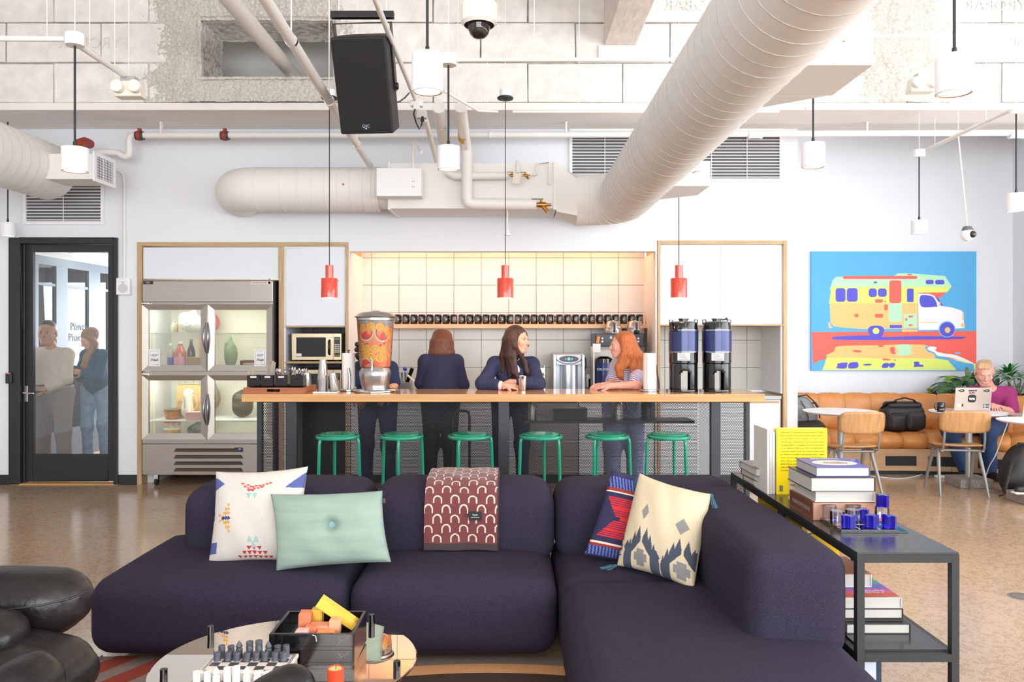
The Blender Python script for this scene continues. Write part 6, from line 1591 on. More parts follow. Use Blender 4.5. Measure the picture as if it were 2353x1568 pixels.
# ---- folded blanket over the middle back
MAROON = M('maroon_wool', (112, 56, 60), .95, noise=(260, .18), bump=(300, .4, .004), sheen=.2); ARCHC = M('blanket_cream', (226, 200, 176), .95, noise=(200, .08)); CHARW = M('blanket_charcoal', (66, 54, 56), .95, bump=(300, .4, .004))
bl = thing('folded_blanket', 'folded maroon blanket with cream arches hanging over the sofa back', 'blanket', (-.27, 4.2, .7)); bo_ = Vector(bl.location)
path = [(4.052, .445), (4.058, .52), (4.062, .60), (4.072, .66), (4.095, .715), (4.135, .752), (4.19, .772), (4.25, .780), (4.36, .782), (4.47, .778), (4.56, .765), (4.62, .72), (4.655, .64), (4.66, .55)]
fine = []; 
for i in range(len(path) - 1):
    for k in range(24): q = k / 24; fine.append((path[i][0] * (1 - q) + path[i + 1][0] * q, path[i][1] * (1 - q) + path[i + 1][1] * q))
fine.append(path[-1])
XA, XB = PX(977, 4.10), PX(1143, 4.10); NX = 230; V = []; Fc = []; MI = []; s_ = [0]
for i in range(1, len(fine)): s_.append(s_[-1] + math.hypot(fine[i][0] - fine[i - 1][0], fine[i][1] - fine[i - 1][1]))
def pat_blanket(xq, s):
    if s < .035: return 2
    rowh, pit = .048, .0905; row = math.floor((s - .035) / rowh); vy = (s - .035) / rowh - row; ux = (xq - XA - .02 + (row % 2) * pit / 2) / pit; ux -= math.floor(ux); a = (ux - .5) * pit; b_ = (vy - .48) * rowh
    r = math.hypot(a, b_ if b_ > 0 else 0)
    return 1 if .0165 < r < .0235 and b_ > -.018 else 0
for j, (yy, zz) in enumerate(fine):
    for i in range(NX + 1):
        q = i / NX; V.append((XA + (XB - XA) * q - bo_.x, yy - .004 * math.sin(q * 7 + j * .03) - bo_.y, zz + .0025 * math.sin(q * 11 + j * .1) - bo_.z))
for j in range(len(fine) - 1):
    for i in range(NX):
        k = j * (NX + 1) + i; Fc.append((k, k + 1, k + NX + 2, k + NX + 1)); MI.append(pat_blanket(XA + (XB - XA) * (i + .5) / NX, (s_[j] + s_[j + 1]) / 2))
me = bpy.data.meshes.new('blanket_fold'); me.from_pydata(V, [], Fc)
for m_ in (MAROON, ARCHC, CHARW): me.materials.append(m_)
me.polygons.foreach_set('material_index', MI); me.polygons.foreach_set('use_smooth', [True] * len(Fc)); o = bpy.data.objects.new('blanket_fold', me); COL.objects.link(o); o.parent = bl
sd = o.modifiers.new('thick', 'SOLIDIFY'); sd.thickness = .012; sd.offset = -1 if False else 1
for k, (dy, x0_, x1_, zb_, mm) in enumerate(((.016, XA + .0, XB + .008, .425, CHARW), (.028, XA - .003, XB + .004, .412, M('blanket_brown', (92, 66, 66), .95)), (.040, XA + .004, XB + .002, .402, CHARW))):
    vs = []; 
    pp = [(y_ + dy, max(z_ - .010 * (k + 1), zb_) if z_ > .74 else z_ - (.445 - zb_) * (1 - (z_ - .445) / .3)) for y_, z_ in path[:11]]
    m = MB(); n_ = 24
    for y_, z_ in pp:
        for i in range(n_ + 1): q = i / n_; vs.append((x0_ + (x1_ - x0_) * q, y_ - .006 * math.sin(q * 5 + k * 2), z_ + .004 * math.sin(q * 6 + k)))
    m.add(vs, [(j * (n_ + 1) + i, j * (n_ + 1) + i + 1, (j + 1) * (n_ + 1) + i + 1, (j + 1) * (n_ + 1) + i) for j in range(len(pp) - 1) for i in range(n_)])
    o = m.build('under_fold', mm, bl, smooth=180, off=bo_); sd = o.modifiers.new('thick', 'SOLIDIFY'); sd.thickness = .009
tl_ = MB().box(-.033, .033, -.003, .0, -.022, .022).build('woven_label', M('label_black', (32, 30, 32), .7), bl, loc=(PX(1092, 4.05) - bo_.x, 4.04 - bo_.y, PZ(1185, 4.05) - bo_.z))
text('hem', .015, PRINTW, tl_, (0, -.0045, .006)); MB().box(-.022, .022, -.0042, -.003, -.008, -.006).build('label_line', PRINTW, tl_)
# ---- rug
RUGS = [M('rug_taupe', (148, 128, 120), .95, noise=(180, .2), bump=(220, .5, .006)), M('rug_rust', (158, 62, 42), .95, noise=(180, .2), bump=(220, .5, .006)), M('rug_sunlit_orange', (226, 164, 112), .95, noise=(180, .15), bump=(220, .5, .006)), M('rug_umber', (72, 54, 46), .95, noise=(180, .2), bump=(220, .5, .006))]  # the bright orange has the warm sunlight on the rug mixed into its colour
X0, X1, Y0_, Y1_, XM_ = -2.1, .24, 1.3, 3.79, -1.05
rug = MB().box(X0, X1, Y0_, Y1_, 0, .0085).build('area_rug', RUGS[0])
def clip(poly, a, b, c):                                   # keep a*x + b*y <= c
    o = []
    for k in range(len(poly)):
        p, q = poly[k - 1], poly[k]; dp, dq = a * p[0] + b * p[1] - c, a * q[0] + b * q[1] - c
        if (dp <= 0) != (dq <= 0): t_ = dp / (dp - dq); o.append((p[0] + (q[0] - p[0]) * t_, p[1] + (q[1] - p[1]) * t_))
        if dq <= 0: o.append(q)
    return o
for k in range(-40, 10):
    c0 = k * .22; pl_ = clip(clip([(X0, Y0_), (XM_, Y0_), (XM_, Y1_), (X0, Y1_)], 1, -.55, c0 + .11), -1, .55, -c0)
    if len(pl_) > 2: MB().prism([(a, b_, .0085) for a, b_ in pl_], (0, 0, .0035)).build('stripe', RUGS[1], rug)
bands = [(3.60, 3.70, 2), (3.3, 3.60, 3)] + [(3.3 - .2 * (k + 1), 3.3 - .2 * k, [2, 1, 0, 3][k % 4]) for k in range(10)]
for q0, q1, mi in bands:
    xs_ = np.linspace(XM_, X1, 40); lo = [min(Y1_, q0 - .25 * (v + .1) ** 2) for v in xs_]; hi = [min(Y1_, q1 - .25 * (v + .1) ** 2) for v in xs_]; m = MB()
    if min(lo) < Y0_: break
    m.add([(a, b_, .012) for a, b_ in zip(xs_, lo)] + [(a, b_, .012) for a, b_ in zip(xs_, hi)] + [(a, b_, .0085) for a, b_ in zip(xs_, lo)], [(k, k + 1, 40 + k + 1, 40 + k) for k in range(39)] + [(80 + k, 80 + k + 1, k + 1, k) for k in range(39)])
    m.build('stripe', RUGS[mi], rug)
tag(rug, 'rust, taupe and sunlit orange striped rug under the round mirror table', 'rug')
# ---- round mirror table
ctx, cty, TZ = -.792, 2.81, .397
tbl = thing('coffee_table', 'round bronze mirror coffee table with black pins through its rim', 'table', (ctx, cty, .012))
_mt = MB().lathe([(0, TZ - .024), (.449, TZ - .024), (.454, TZ - .018), (.454, TZ - .014), (.450, TZ - .012), (0, TZ - .012)], n=96, cap=False).build('mirror_top', M('bronze_mirror', (226, 212, 200), .012, 1.0), tbl, smooth=14)
_mt.rotation_euler = (-.0356, 0, 0); _mt.location = (0, -(TZ - .012) * .0356, 0)
MB().lathe([(0, .10), (.452, .10), (.452, .115), (0, .115)], n=72, cap=False).build('lower_shelf', M('lacquer_plum_brown', (116, 84, 78), .35), tbl, smooth=30)
for a, r in ((147, .428), (57, .428), (-13, .41), (203, .40)):
    q = math.radians(a); MB().bar((r * math.cos(q), r * math.sin(q), 0), (r * math.cos(q), r * math.sin(q), TZ + .020), .0125, 14).build('leg', M('gloss_black_rod', (18, 18, 20), .12), tbl, smooth=60)
tt = TZ + .0005
# chess
CHM = M('white_marble', (240, 228, 216), .3, noise=(12, .05)); CHD = M('dark_marble', (74, 74, 80), .35, noise=(30, .35)); CHD2 = M('grey_marble_piece', (86, 90, 98), .4, noise=(40, .45)); CHW2 = M('white_marble_piece', (246, 242, 236), .35, noise=(20, .03))
bx0, bx1, by0, by1 = -1.022, -.732, 2.462, 2.738; bcx, bcy = (bx0 + bx1) / 2, (by0 + by1) / 2
cbd = thing('chess_board', 'white and grey marble chess board on the mirror table', 'chess board', (bcx, bcy, tt))
MB().box(bx0 - bcx, bx1 - bcx, by0 - bcy, by1 - bcy, .036, .05).build('board_slab', CHM, cbd, bevel=.004)
MB().box(bx0 - bcx + .004, bx1 - bcx - .004, by0 - bcy + .004, by1 - bcy - .004, 0, .036).build('board_box', M('board_box_pink', (226, 190, 170), .5), cbd, bevel=.003)
q = .0315; qx, qy = .0315, .0300
for sx in (0, 1):
    m = MB(); e = .131 + sx * .005
    for s in (-1, 1): m.box(-e, e, s * e * .955 - .001, s * e * .955 + .001, .0501, .0506); m.box(s * e - .001, s * e + .001, -e * .955, e * .955, .0501, .0506)
    m.build_all('border_line', CHD, cbd)
s0 = {}
for i in range(8):
    for j in range(8):
        c = (i + j) % 2
        if c not in s0: s0[c] = MB().box(-qx / 2 + .0003, qx / 2 - .0003, -qy / 2 + .0003, qy / 2 - .0003, 0, .0012).build('square', CHD if c else CHM, cbd)
        o = s0[c] if (i, j) in ((0, 0), (0, 1)) else link_copy(s0[c], cbd)
        o.location = ((i - 3.5) * qx, (j - 3.5) * qy, .0498)
PROF = {'pawn': [(.0118, 0), (.0118, .026), (.0112, .0275), (0, .0275)], 'rook': [(.0115, 0), (.0115, .038), (.011, .0395), (0, .0395)], 'knight': [(.0115, 0), (.0115, .026), (.0095, .028), (.0095, .0305), (.0115, .0325), (.0115, .039), (0, .0405)],
        'bishop': [(.0115, 0), (.0115, .026), (.009, .0285), (.0085, .031), (.0115, .036), (.007, .046), (.001, .0545), (0, .055)], 'queen': [(.012, 0), (.012, .036), (.0108, .038), (.0108, .040), (.012, .042), (.012, .052), (0, .052)], 'king': [(.012, 0), (.012, .038), (.0108, .040), (.0108, .042), (.012, .044), (.012, .056), (.004, .057), (.004, .054), (0, .054)]}
base0 = {}
for col, mm, rows, nm in ((0, CHD2, (7, 6), 'grey'), (1, CHW2, (0, 1), 'white')):
    for i in range(8):
        for kind, j in ((['rook', 'knight', 'bishop', 'queen', 'king', 'bishop', 'knight', 'rook'][i], rows[0]), ('pawn', rows[1])):
            jx, jy = rng.uniform(-.003, .003, 2); pos = (bcx + (i - 3.5) * qx + jx, bcy + (j - 3.5) * qy + jy, tt + .0512)
            lab = '%s marble chess %s, %s from the %s in its row' % (nm, kind, ORD[i], 'armchair side')
            if (col, kind) not in base0: base0[col, kind] = MB().lathe(PROF[kind], n=20, cap=False).build('chess_' + kind, mm, smooth=40, loc=pos); o = base0[col, kind]
            else: o = link_copy(base0[col, kind]); o.location = pos
            tag(o, lab, 'chess piece', '%s chess pieces' % nm)
# black tray box with blocks
TRAYM = M('black_marble', (20, 19, 21), .12, noise=(3, .3)); VEIN = M('white_vein', (150, 146, 150), .3)
tx0, tx1, ty0, ty1 = -.84, -.545, 2.752, 2.985; tcx, tcy = (tx0 + tx1) / 2, (ty0 + ty1) / 2
for k, (z0, lab) in enumerate(((tt, 'lower black marble tray of the pair on the mirror table'), (tt + .0555, 'upper black marble tray holding the coloured wooden blocks'))):
    t = thing('marble_tray', lab, 'tray', (tcx, tcy, z0)); W, D, H = (tx1 - tx0) / 2, (ty1 - ty0) / 2, .055
    MB().box(-W, W, -D, D, 0, .012).build('tray_base', TRAYM, t)
    m = MB(); m.box(-W, W, -D, -D + .012, .012, H); m.box(-W, W, D - .012, D, .012, H); m.box(-W, -W + .012, -D + .012, D - .012, .012, H); m.box(W - .012, W, -D + .012, D - .012, .012, H); m.build_all('tray_wall', TRAYM, t, bevel=.001, seg=1)
    m = MB(); m.tube([(W * .6, -D - .0002, .015), (W * .68, -D - .0002, .03), (W * .9, -D - .0002, .048)], .0008, 4); m.tube([(W * .7, -D - .0002, .03), (W * .62, -D - .0002, .045)], .0006, 4); m.build('vein', VEIN, t)
    m = MB(); m.tube([(W * .02, -D - .0002 - .001, .052), (W * .1, -D - .003, .05), (W * .12, -D - .002, .03)], .002, 6)
    if k: m.build('cord_pull', M('clear_cord', (200, 204, 210), .2), t)
gz = tt + .0555 + .0125
def gem(px_, py_, w_, h_, Y, col, label, seed, rot=0, long_=1.0, zb=None):
    r = np.random.default_rng(seed); bm = bmesh.new(); sx, sz = w_ / 2 * Y / FPX, h_ / 2 * Y / FPX
    for a in (-1, 1):
        for b_ in (-1, 1):
            for c in (-1, 1):
                for k in range(2): bm.verts.new((a * sx * (1 - .45 * r.random() * (k == 0)), b_ * min(sx, .028) * (1 - .45 * r.random()), c * sz * (1 - .4 * r.random() * (k == 1))))
    bmesh.ops.convex_hull(bm, input=bm.verts[:]); loose = [v for v in bm.verts if not v.link_faces]; bmesh.ops.delete(bm, geom=loose, context='VERTS')
    bmesh.ops.dissolve_limit(bm, angle_limit=.12, verts=bm.verts[:], edges=bm.edges[:])
    me = bpy.data.meshes.new('wooden_block'); bm.to_mesh(me); bm.free()
    me.materials.append(M('block_paint_%d' % seed, col, .6, noise=(14, .06), stretch=(1, 1, 6)))
    o = bpy.data.objects.new('wooden_block', me); COL.objects.link(o); o.location = P(px_, py_, Y); o.rotation_euler = (0, rot, 0)
    mz = min((o.rotation_euler.to_matrix() @ v.co).z for v in me.vertices); o.location.z = (gz if zb is None else zb) - mz
    tag(o, label, 'block', 'coloured wooden blocks in the tray'); return o
gem(702, 1400, 28, 44, 2.90, (224, 130, 92), 'tall terracotta faceted block standing in the tray', 1)
gem(729, 1398, 26, 40, 2.945, (226, 184, 62), 'small mustard block behind the long yellow block', 2)
gem(776, 1405, 100, 24, 2.925, (240, 196, 76), 'long yellow wooden block leaning across the tray', 3, .60, zb=gz)
gem(735, 1420, 46, 26, 2.855, (222, 140, 116), 'wide dusty pink block in the middle of the tray', 4)
gem(770, 1428, 24, 36, 2.86, (238, 172, 132), 'upright peach block below the long yellow block', 5)
gem(693, 1436, 28, 27, 2.80, (238, 184, 172), 'pale pink block at the front corner of the tray', 6)
gem(716, 1434, 24, 28, 2.835, (218, 124, 86), 'terracotta block beside the pale pink block', 7)
gem(748, 1436, 40, 20, 2.81, (232, 150, 96), 'orange block at the front of the tray', 8)
gem(749, 1446, 40, 11, 2.778, (240, 164, 110), 'low flat orange block touching the front wall of the tray', 9)
cd = thing('candle', 'orange red pillar candle on the mirror table', 'candle', (PX(771, 2.55), 2.55, tt)); hc_ = PZ(1535, 2.55) - tt
MB().lathe([(.0255, 0), (.026, .003), (.026, hc_ - .002), (.024, hc_), (.020, hc_ - .004), (0, hc_ - .005)], n=32, cap=False).build('wax', M('candle_wax', (236, 78, 44), .5), cd, smooth=40); MB().lathe([(0, hc_ - .0045), (.0205, hc_ - .0035)], n=28, cap=False).build('wax_top', M('candle_top', (252, 212, 140), .5), cd)
MB().bar((0, 0, hc_ - .005), (.002, 0, hc_ + .005), .0012, 5).build('wick', BLACKP, cd)
# ---- black leather armchairs
LEA = M('black_leather', (19, 18, 19), .30, noise=(6, .35), col2=(40, 36, 34), bump=(34, .35, .008), spec=.38)
ac = thing('leather_armchair', 'black leather armchair with fat roll cushions beside the sofa end', 'armchair', (-2.05, 2.45, 0)); ao = Vector(ac.location)
softbox('arm_cushion', -2.75, -1.468, 2.62, 2.86, .52, .732, .10, LEA, ac, ao, (.01, .01, .012), fn=lambda o, u: Vector((o.x, o.y, o.z - .035 * max(0, (-1.75 - o.x)) - .006 * math.sin(60 * o.x) * max(0, u.x - .75))))
MB().tube([(-2.6, 2.617, .60), (-2.0, 2.612, .612), (-1.7, 2.614, .635), (-1.55, 2.622, .652), (-1.475, 2.66, .662), (-1.462, 2.74, .66)], .004, 6).build('arm_seam', BLACKP, ac, smooth=60, off=ao)
softbox('seat_cushion', -2.6, -1.355, 2.36, 2.67, .42, .585, .08, LEA, ac, ao, (.012, .01, .02), fn=lambda o, u: Vector((o.x, o.y, o.z - .05 * max(0, u.x) ** 4)))
MB().tube([(-1.39, 2.36, .46), (-1.352, 2.42, .462), (-1.35, 2.52, .465), (-1.37, 2.66, .47)], .004, 6).build('seat_seam', BLACKP, ac, smooth=60, off=ao)
softbox('head_roll', -2.7, -1.555, 2.40, 2.62, .52, .662, .075, LEA, ac, ao, (.01, .01, .01), fn=lambda o, u: Vector((o.x, o.y, o.z + .006 * math.sin(70 * o.x) * max(0, u.x - .6))))
softbox('near_arm', -2.3, -1.27, 2.08, 2.33, .46, .655, .095, LEA, ac, ao, (.01, .01, .01), fn=lambda o, u: Vector((o.x, o.y, o.z - .55 * max(0, -1.36 - o.x) + .25 * max(0, -1.7 - o.x))))
MB().tube([(-1.66, 2.39, .60), (-1.62, 2.385, .59), (-1.60, 2.38, .54), (-1.60, 2.38, .48)], .010, 8).build('frame_loop', DARKP, ac, smooth=60, off=ao)
softbox('seat_base', -2.7, -1.5, 2.12, 2.75, .14, .42, .06, LEA, ac, ao)
for sx in (-2.6, -1.6):
    for sy in (2.18, 2.65): MB().bar((sx, sy, 0.013), (sx, sy, .15), .016, 10).build('leg', DARKP, ac, off=ao)
ac2 = thing('leather_armchair', 'black leather armchair whose arm tip rises before the chess board', 'armchair', (-.75, 1.62, 0)); ao = Vector(ac2.location)
F = Field(); F.chain([(-.80, 1.72, .50), (-.66, 1.80, .61), (-.56, 1.85, .685), (-.523, 1.88, .705)], [.075, .068, .060, .052], .03); F.chain([(-.523, 1.88, .705), (-.487, 1.88, .62), (-.487, 1.86, .46)], [.052, .055, .055], .03)
F.build('arm_cushion', LEA, ac2, .008, off=ao)
softbox('seat_cushion', -1.05, -.5, 1.2, 1.78, .30, .48, .09, LEA, ac2, ao, (.01, .01, .02))
softbox('seat_base', -1.1, -.45, 1.15, 1.85, .12, .30, .05, LEA, ac2, ao)
softbox('backrest', -1.12, -.92, 1.15, 1.75, .4, .62, .08, LEA, ac2, ao)
for sx in (-1.05, -.5):
    for sy in (1.2, 1.78): MB().bar((sx, sy, .013), (sx, sy, .14), .016, 10).build('leg', DARKP, ac2, off=ao)
# ------------------------------------------------------------------ the black console behind the sofa arm, books and games
CON = M('console_black_metal', (46, 48, 50), .42, .2); COT = M('console_top', (62, 63, 64), .22, .3)
cs = thing('console_table', 'black steel console table with two shelves behind the sofa arm', 'console table', (1.468, 3.8, 0)); co = Vector(cs.location)
CX0, CX1, CY0, CY1, CZ1, CZ2 = 1.278, 1.658, 2.95, 4.66, .735, .365
MB().box(CX0 + .002, CX1 - .002, CY0 + .002, CY1 - .002, CZ1 - .008, CZ1).build('table_top', COT, cs, off=co)
MB().box(CX0 + .03, CX1 - .03, CY0 + .03, CY1 - .03, CZ2 - .012, CZ2).build('lower_shelf', COT, cs, off=co)
m = MB(); k = .029
for a in (CX0, CX1 - k):
    for b_ in (CY0, (CY0 + CY1) / 2, CY1 - k): m.box(a, a + k, b_, b_ + k, 0, CZ1 - .0085)
m.build_all('leg', CON, cs, bevel=.001, seg=1, off=co)
m = MB()
for z0 in (CZ1 - .038, CZ2 - .036):
    for b_ in (CY0, CY1 - k): m.box(CX0 + k, CX1 - k, b_, b_ + k, z0, z0 + .0295)
    for a in (CX0 + .001, CX1 - k - .001): m.box(a, a + k, CY0 + k, (CY0 + CY1) / 2, z0, z0 + .0295); m.box(a, a + k, (CY0 + CY1) / 2 + k, CY1 - k, z0, z0 + .0295)
m.build_all('rail', CON, cs, off=co)
PAGES = M('book_pages', (196, 193, 186), .85, noise=(3, .06), stretch=(1, 1, 180)); PAGEV = M('book_pages_upright', (226, 220, 210), .85, noise=(3, .08), stretch=(180, 180, 1))
def book(label, x0, x1, y0, y1, z0, z1, cover, rz=0, spine='x', group=None, name='book', cov2=None):
    """lying book: page block with boards top and bottom and a spine on side +x / -y ..."""
    cx_, cy_ = (x0 + x1) / 2, (y0 + y1) / 2; t = thing(name, label, 'book', (cx_, cy_, z0 + .0004), math.radians(rz), group); W, D, H = (x1 - x0) / 2, (y1 - y0) / 2, z1 - z0 - .0004; b_ = .0028; q = .004
    cm = M('cover_%s' % str(cover), cover, .4)
    MB().box(-W + q, W - q, -D + q, D - q, b_, H - b_).build('page_block', PAGES, t)
    MB().box(-W, W, -D, D, 0, b_).build('cover_board', cm, t); tp = MB().box(-W, W, -D, D, H - b_, H).build('cover_board', M('cover_%s' % str(cov2), cov2, .35) if cov2 else cm, t)
    s = {'x': (W - b_, W, -D, D), '-x': (-W, -W + b_, -D, D), 'y': (-W, W, D - b_, D)}[spine]; MB().box(s[0], s[1], s[2], s[3], b_, H - b_).build('spine', cm, t)
    return t, tp, W, D, H
G = 'books on the console table'
z = CZ1
book('grey book at the bottom of the small stack at the far end of the console', 1.285, 1.53, 4.16, 4.42, z, z + .03, (96, 92, 92), 3, 'y', G)
book('brown edged book in the middle of the small stack on the console', 1.28, 1.52, 4.155, 4.43, z + .031, z + .066, (110, 78, 72), 4, 'y', G)
t, tp, W, D, H = book('worn grey paperback with red print on top of the small stack', 1.265, 1.51, 4.15, 4.42, z + .067, z + .107, (120, 112, 112), 2, 'y', G)
MB().box(-.06, .11, -.05, -.02, H, H + .0005).build('red_print', M('faded_red', (206, 116, 104), .6), t); MB().box(-.06, .11, -.12, -.06, H, H + .0005).build('photo_print', M('faded_rose', (160, 120, 112), .6, noise=(40, .3)), t)
# upright books
def upright(label, x0, x1, y0, y1, h, cover, z0=CZ1, pages='left', rz=0, name='book', lean=0):
    t = thing(name, label, 'book', ((x0 + x1) / 2, (y0 + y1) / 2, z0 + .0004), math.radians(rz), G); W, D = (x1 - x0) / 2, (y1 - y0) / 2; cm = M('cover_%s' % str(cover), cover, .4)
    if D < W: MB().box(-W + .003, W - .003, -D + .003, D - .003, .003, h - .003).build('page_block', PAGEV, t); fr_ = MB().box(-W, W, -D, -D + .003, 0, h).build('cover_board', cm, t); MB().box(-W, W, D - .003, D, 0, h).build('cover_board', cm, t); MB().box(W - .003, W, -D + .003, D - .003, 0, h).build('spine', cm, t)
    else: MB().box(-W + .003, W - .003, -D + .003, D - .003, .003, h - .003).build('page_block', PAGEV, t); fr_ = MB().box(-W, -W + .003, -D, D, 0, h).build('cover_board', cm, t); MB().box(W - .003, W, -D, D, 0, h).build('cover_board', cm, t); MB().box(-W + .003, W - .003, -D, -D + .003, 0, h).build('spine', cm, t)
    t.rotation_euler[0] = lean
    return t, fr_
for i, (dx, col) in enumerate(((0, (232, 230, 224)), (.0135, (206, 202, 196)), (.027, (226, 222, 216)))): upright('thin pale magazine standing upright, %s before the yellow book' % ORD[i], 1.288 + dx, 1.300 + dx, 4.02, 4.24, .325 - .006 * i, col)
t, fr_ = upright('bright yellow type book standing with its text cover to the room', 1.332, 1.588, 4.012, 4.055, .332, (250, 218, 10))
YI = M('book_black_text', (60, 52, 10), .6)
LINES = ['Digital Fonts 1 is the first international collection of digital', 'type to provide a fresh look at the diverse ways contempo-', 'rary type designers see the changing role of type in visual', 'communication. \u2022 Digital Fonts 1 ist die erste internationale', 'Sammlung digitaler Typographie, die einen frischen Blick', 'auf die vielf\u00e4ltigen M\u00f6glichkeiten wirft, die zeitgen\u00f6ssische', 'Typographiedesigner f\u00fcr die sich st\u00e4ndig wandelnde Rolle', 'der Schrift in der visuellen Kommunikation sehen. \u2022 Digital', 'Fonts 1 est la premi\u00e8re collection internationale de', 'lettres digitaux qui propose un nouveau regard sur les', 'diverses fa\u00e7ons dont les cr\u00e9ateurs contemporains con-', 'sid\u00e8rent l\u2019\u00e9volution du r\u00f4le de la typographie', 'nouvelle.']
for i, s in enumerate(LINES):
    text(s, .0078, YI, t, (-.106 + (.108 if i < 12 else .02), -.0222, .312 - i * .0159), width=.218 if i < 12 else .04)
MB().box(-.113, -.095, -.0226, -.0216, .015, .045).build('barcode', M('barcode_grey', (120, 116, 90), .5, noise=(4, .9), stretch=(300, 1, 1)), t)
# cream slotted wooden stack
t = thing('wooden_puzzle', 'cream stacked wooden puzzle with notched layers between yellow book and book pile', 'puzzle', (1.40, 3.87, CZ1 + .0005)); CW = wood('pale_birch', (226, 208, 176), (238, 224, 196), 6, 'x', .6)
for k in range(5):
    MB().lathe([(.052, 0), (.055, .002), (.055, .0135), (.052, .0155), (0, .0155)], (0, 0, k * .028), 28, cap=True).build('layer', CW, t, smooth=30)
    MB().box(-.02, .05, -.058, .03, k * .028 + .0155, k * .028 + .028).build('spacer', CW, t) if k < 4 else None
t, fr_ = upright('small blue book with yellow roundel standing behind the big pile', 1.452, 1.64, 3.76, 3.80, .212, (44, 60, 176)); MB().cyl((-.06, -.0205, .185), .02, -.001, 22, 'y').build('roundel', M('roundel_yellow', (240, 200, 60), .5), t)
for xx in (-.02, .0): MB().cyl((-.06 + .008 + xx * .8, -.0216, .19), .003, -.0005, 8, 'y').build('roundel_eye', YI, t)
# the big pile
z = CZ1
t, tp, W, D, H = book('thick copper brown architecture book at the bottom of the big pile', 1.303, 1.575, 3.45, 3.735, z, z + .080, (118, 70, 48), 0, '-x', G); z += .0805
for ch in list(t.children):
    if ch.name.startswith('page_block'): ch.data.materials[0] = M('copper_page_edge', (196, 148, 122), .4, .3)
text('MODERN ARCHITECTURE A-Z', .026, M('silver_foil', (190, 180, 170), .35, .5), t, (-W - .0008, 0, H * .5), (PI / 2, 0, -PI / 2), width=.21)
book('white paged book second from the bottom of the big pile', 1.315, 1.572, 3.455, 3.72, z, z + .047, (226, 224, 222), 0, 'x', G); z += .0475
book('black bound book with torn white jacket in the big pile', 1.292, 1.57, 3.44, 3.735, z, z + .061, (38, 38, 40), 0, 'x', G, cov2=(52, 50, 46)); z += .0615
t, tp, W, D, H = book('blue violet book with an oval picture on top of the big pile', 1.322, 1.556, 3.46, 3.715, z, z + .041, (82, 84, 160), 0, 'x', G)
m = MB(); m.ngon([(.098 * math.cos(a) + .008, .07 * math.sin(a) - .012, H + .0004) for a in np.linspace(0, 2 * PI, 33)[:-1]]); m.build('oval_picture', M('oval_cream', (226, 218, 208), .6), t)
m = MB(); m.ngon([(a * .1 + .01, b_ * .1 - .012, H + .0008) for a, b_ in ((-.55, -.1), (-.3, -.28), (.5, -.3), (.58, .12), (.2, .3), (-.1, .22), (-.45, .25))]); m.build('picture_shape', M('oval_taupe', (178, 156, 140), .6, noise=(40, .3)), t)
text('The Next Step', .026, PRINTW, t, (.005, .098, H + .001), (0, 0, PI), width=.13)
# acrylic noughts and crosses
AB = thing('acrylic_game_board', 'clear acrylic noughts and crosses board on the near end of the console', 'board game', (1.455, 3.36, CZ1 + .0005)); ACR = glass('clear_acrylic', (246, 249, 255), .09)
ACB = M('cobalt_acrylic', (52, 40, 220), .05, trans=.75); 
MB().box(-.12, .155, -.125, .125, 0, .006).build('lower_plate', ACR, AB, bevel=.0008, seg=1); MB().box(-.118, .115, -.127, .127, .0065, .0145).build('upper_plate', ACR, AB, bevel=.0008, seg=1)
m = MB()
for s in (-.04, .04): m.box(s - .002, s + .002, -.12, .12, .0146, .0156); m.box(-.115, .112, s - .002, s + .002, .0146, .0156)
m.build_all('groove', M('frosted_groove', (236, 238, 244), .4), AB)
gz2 = CZ1 + .0005 + .0162
def nought(px_, Y, label, zb=gz2): tag(MB().lathe([(0, 0), (.0285, 0), (.029, .001), (.029, .055), (.028, .056), (0, .056)], n=32, cap=False).build('acrylic_nought', ACR, smooth=30, loc=(PX(px_, Y), Y, zb)), label, 'game piece', 'acrylic game pieces')
def cross(px_, Y, rz, label, zb=gz2):
    m = MB(); A = .027; B = .008; pts = [(-A, -B), (-B, -B), (-B, -A), (B, -A), (B, -B), (A, -B), (A, B), (B, B), (B, A), (-B, A), (-B, B), (-A, B)]; m.prism([(a, b_, 0) for a, b_ in pts], (0, 0, .05))
    o = m.build('acrylic_cross', ACB, bevel=.0006, seg=1, loc=(PX(px_, Y), Y, zb)); o.rotation_euler = (0, 0, math.radians(rz)); tag(o, label, 'game piece', 'acrylic game pieces')
nought(1906, 3.43, 'clear acrylic round piece at the far corner of the game board by the sofa'); nought(1924, 3.32, 'clear acrylic round piece in the middle of the sofa side of the board'); nought(1962, 3.44, 'clear acrylic round piece at the far middle of the game board')
nought(1959, 3.345, 'clear acrylic round piece in the centre of the game board'); nought(2027, 3.40, 'clear acrylic round piece under the raised blue cross'); cross(2028, 3.40, 25, 'cobalt blue cross standing on top of a clear round piece', gz2 + .0565)
cross(1949, 3.265, 10, 'cobalt blue cross at the front corner of the board by the sofa'); cross(1981, 3.385, 40, 'cobalt blue cross at the middle of the far side of the board'); cross(2003, 3.27, 5, 'cobalt blue cross at the front middle of the board'); cross(2043, 3.262, 45, 'cobalt blue cross at the front outer corner of the board')
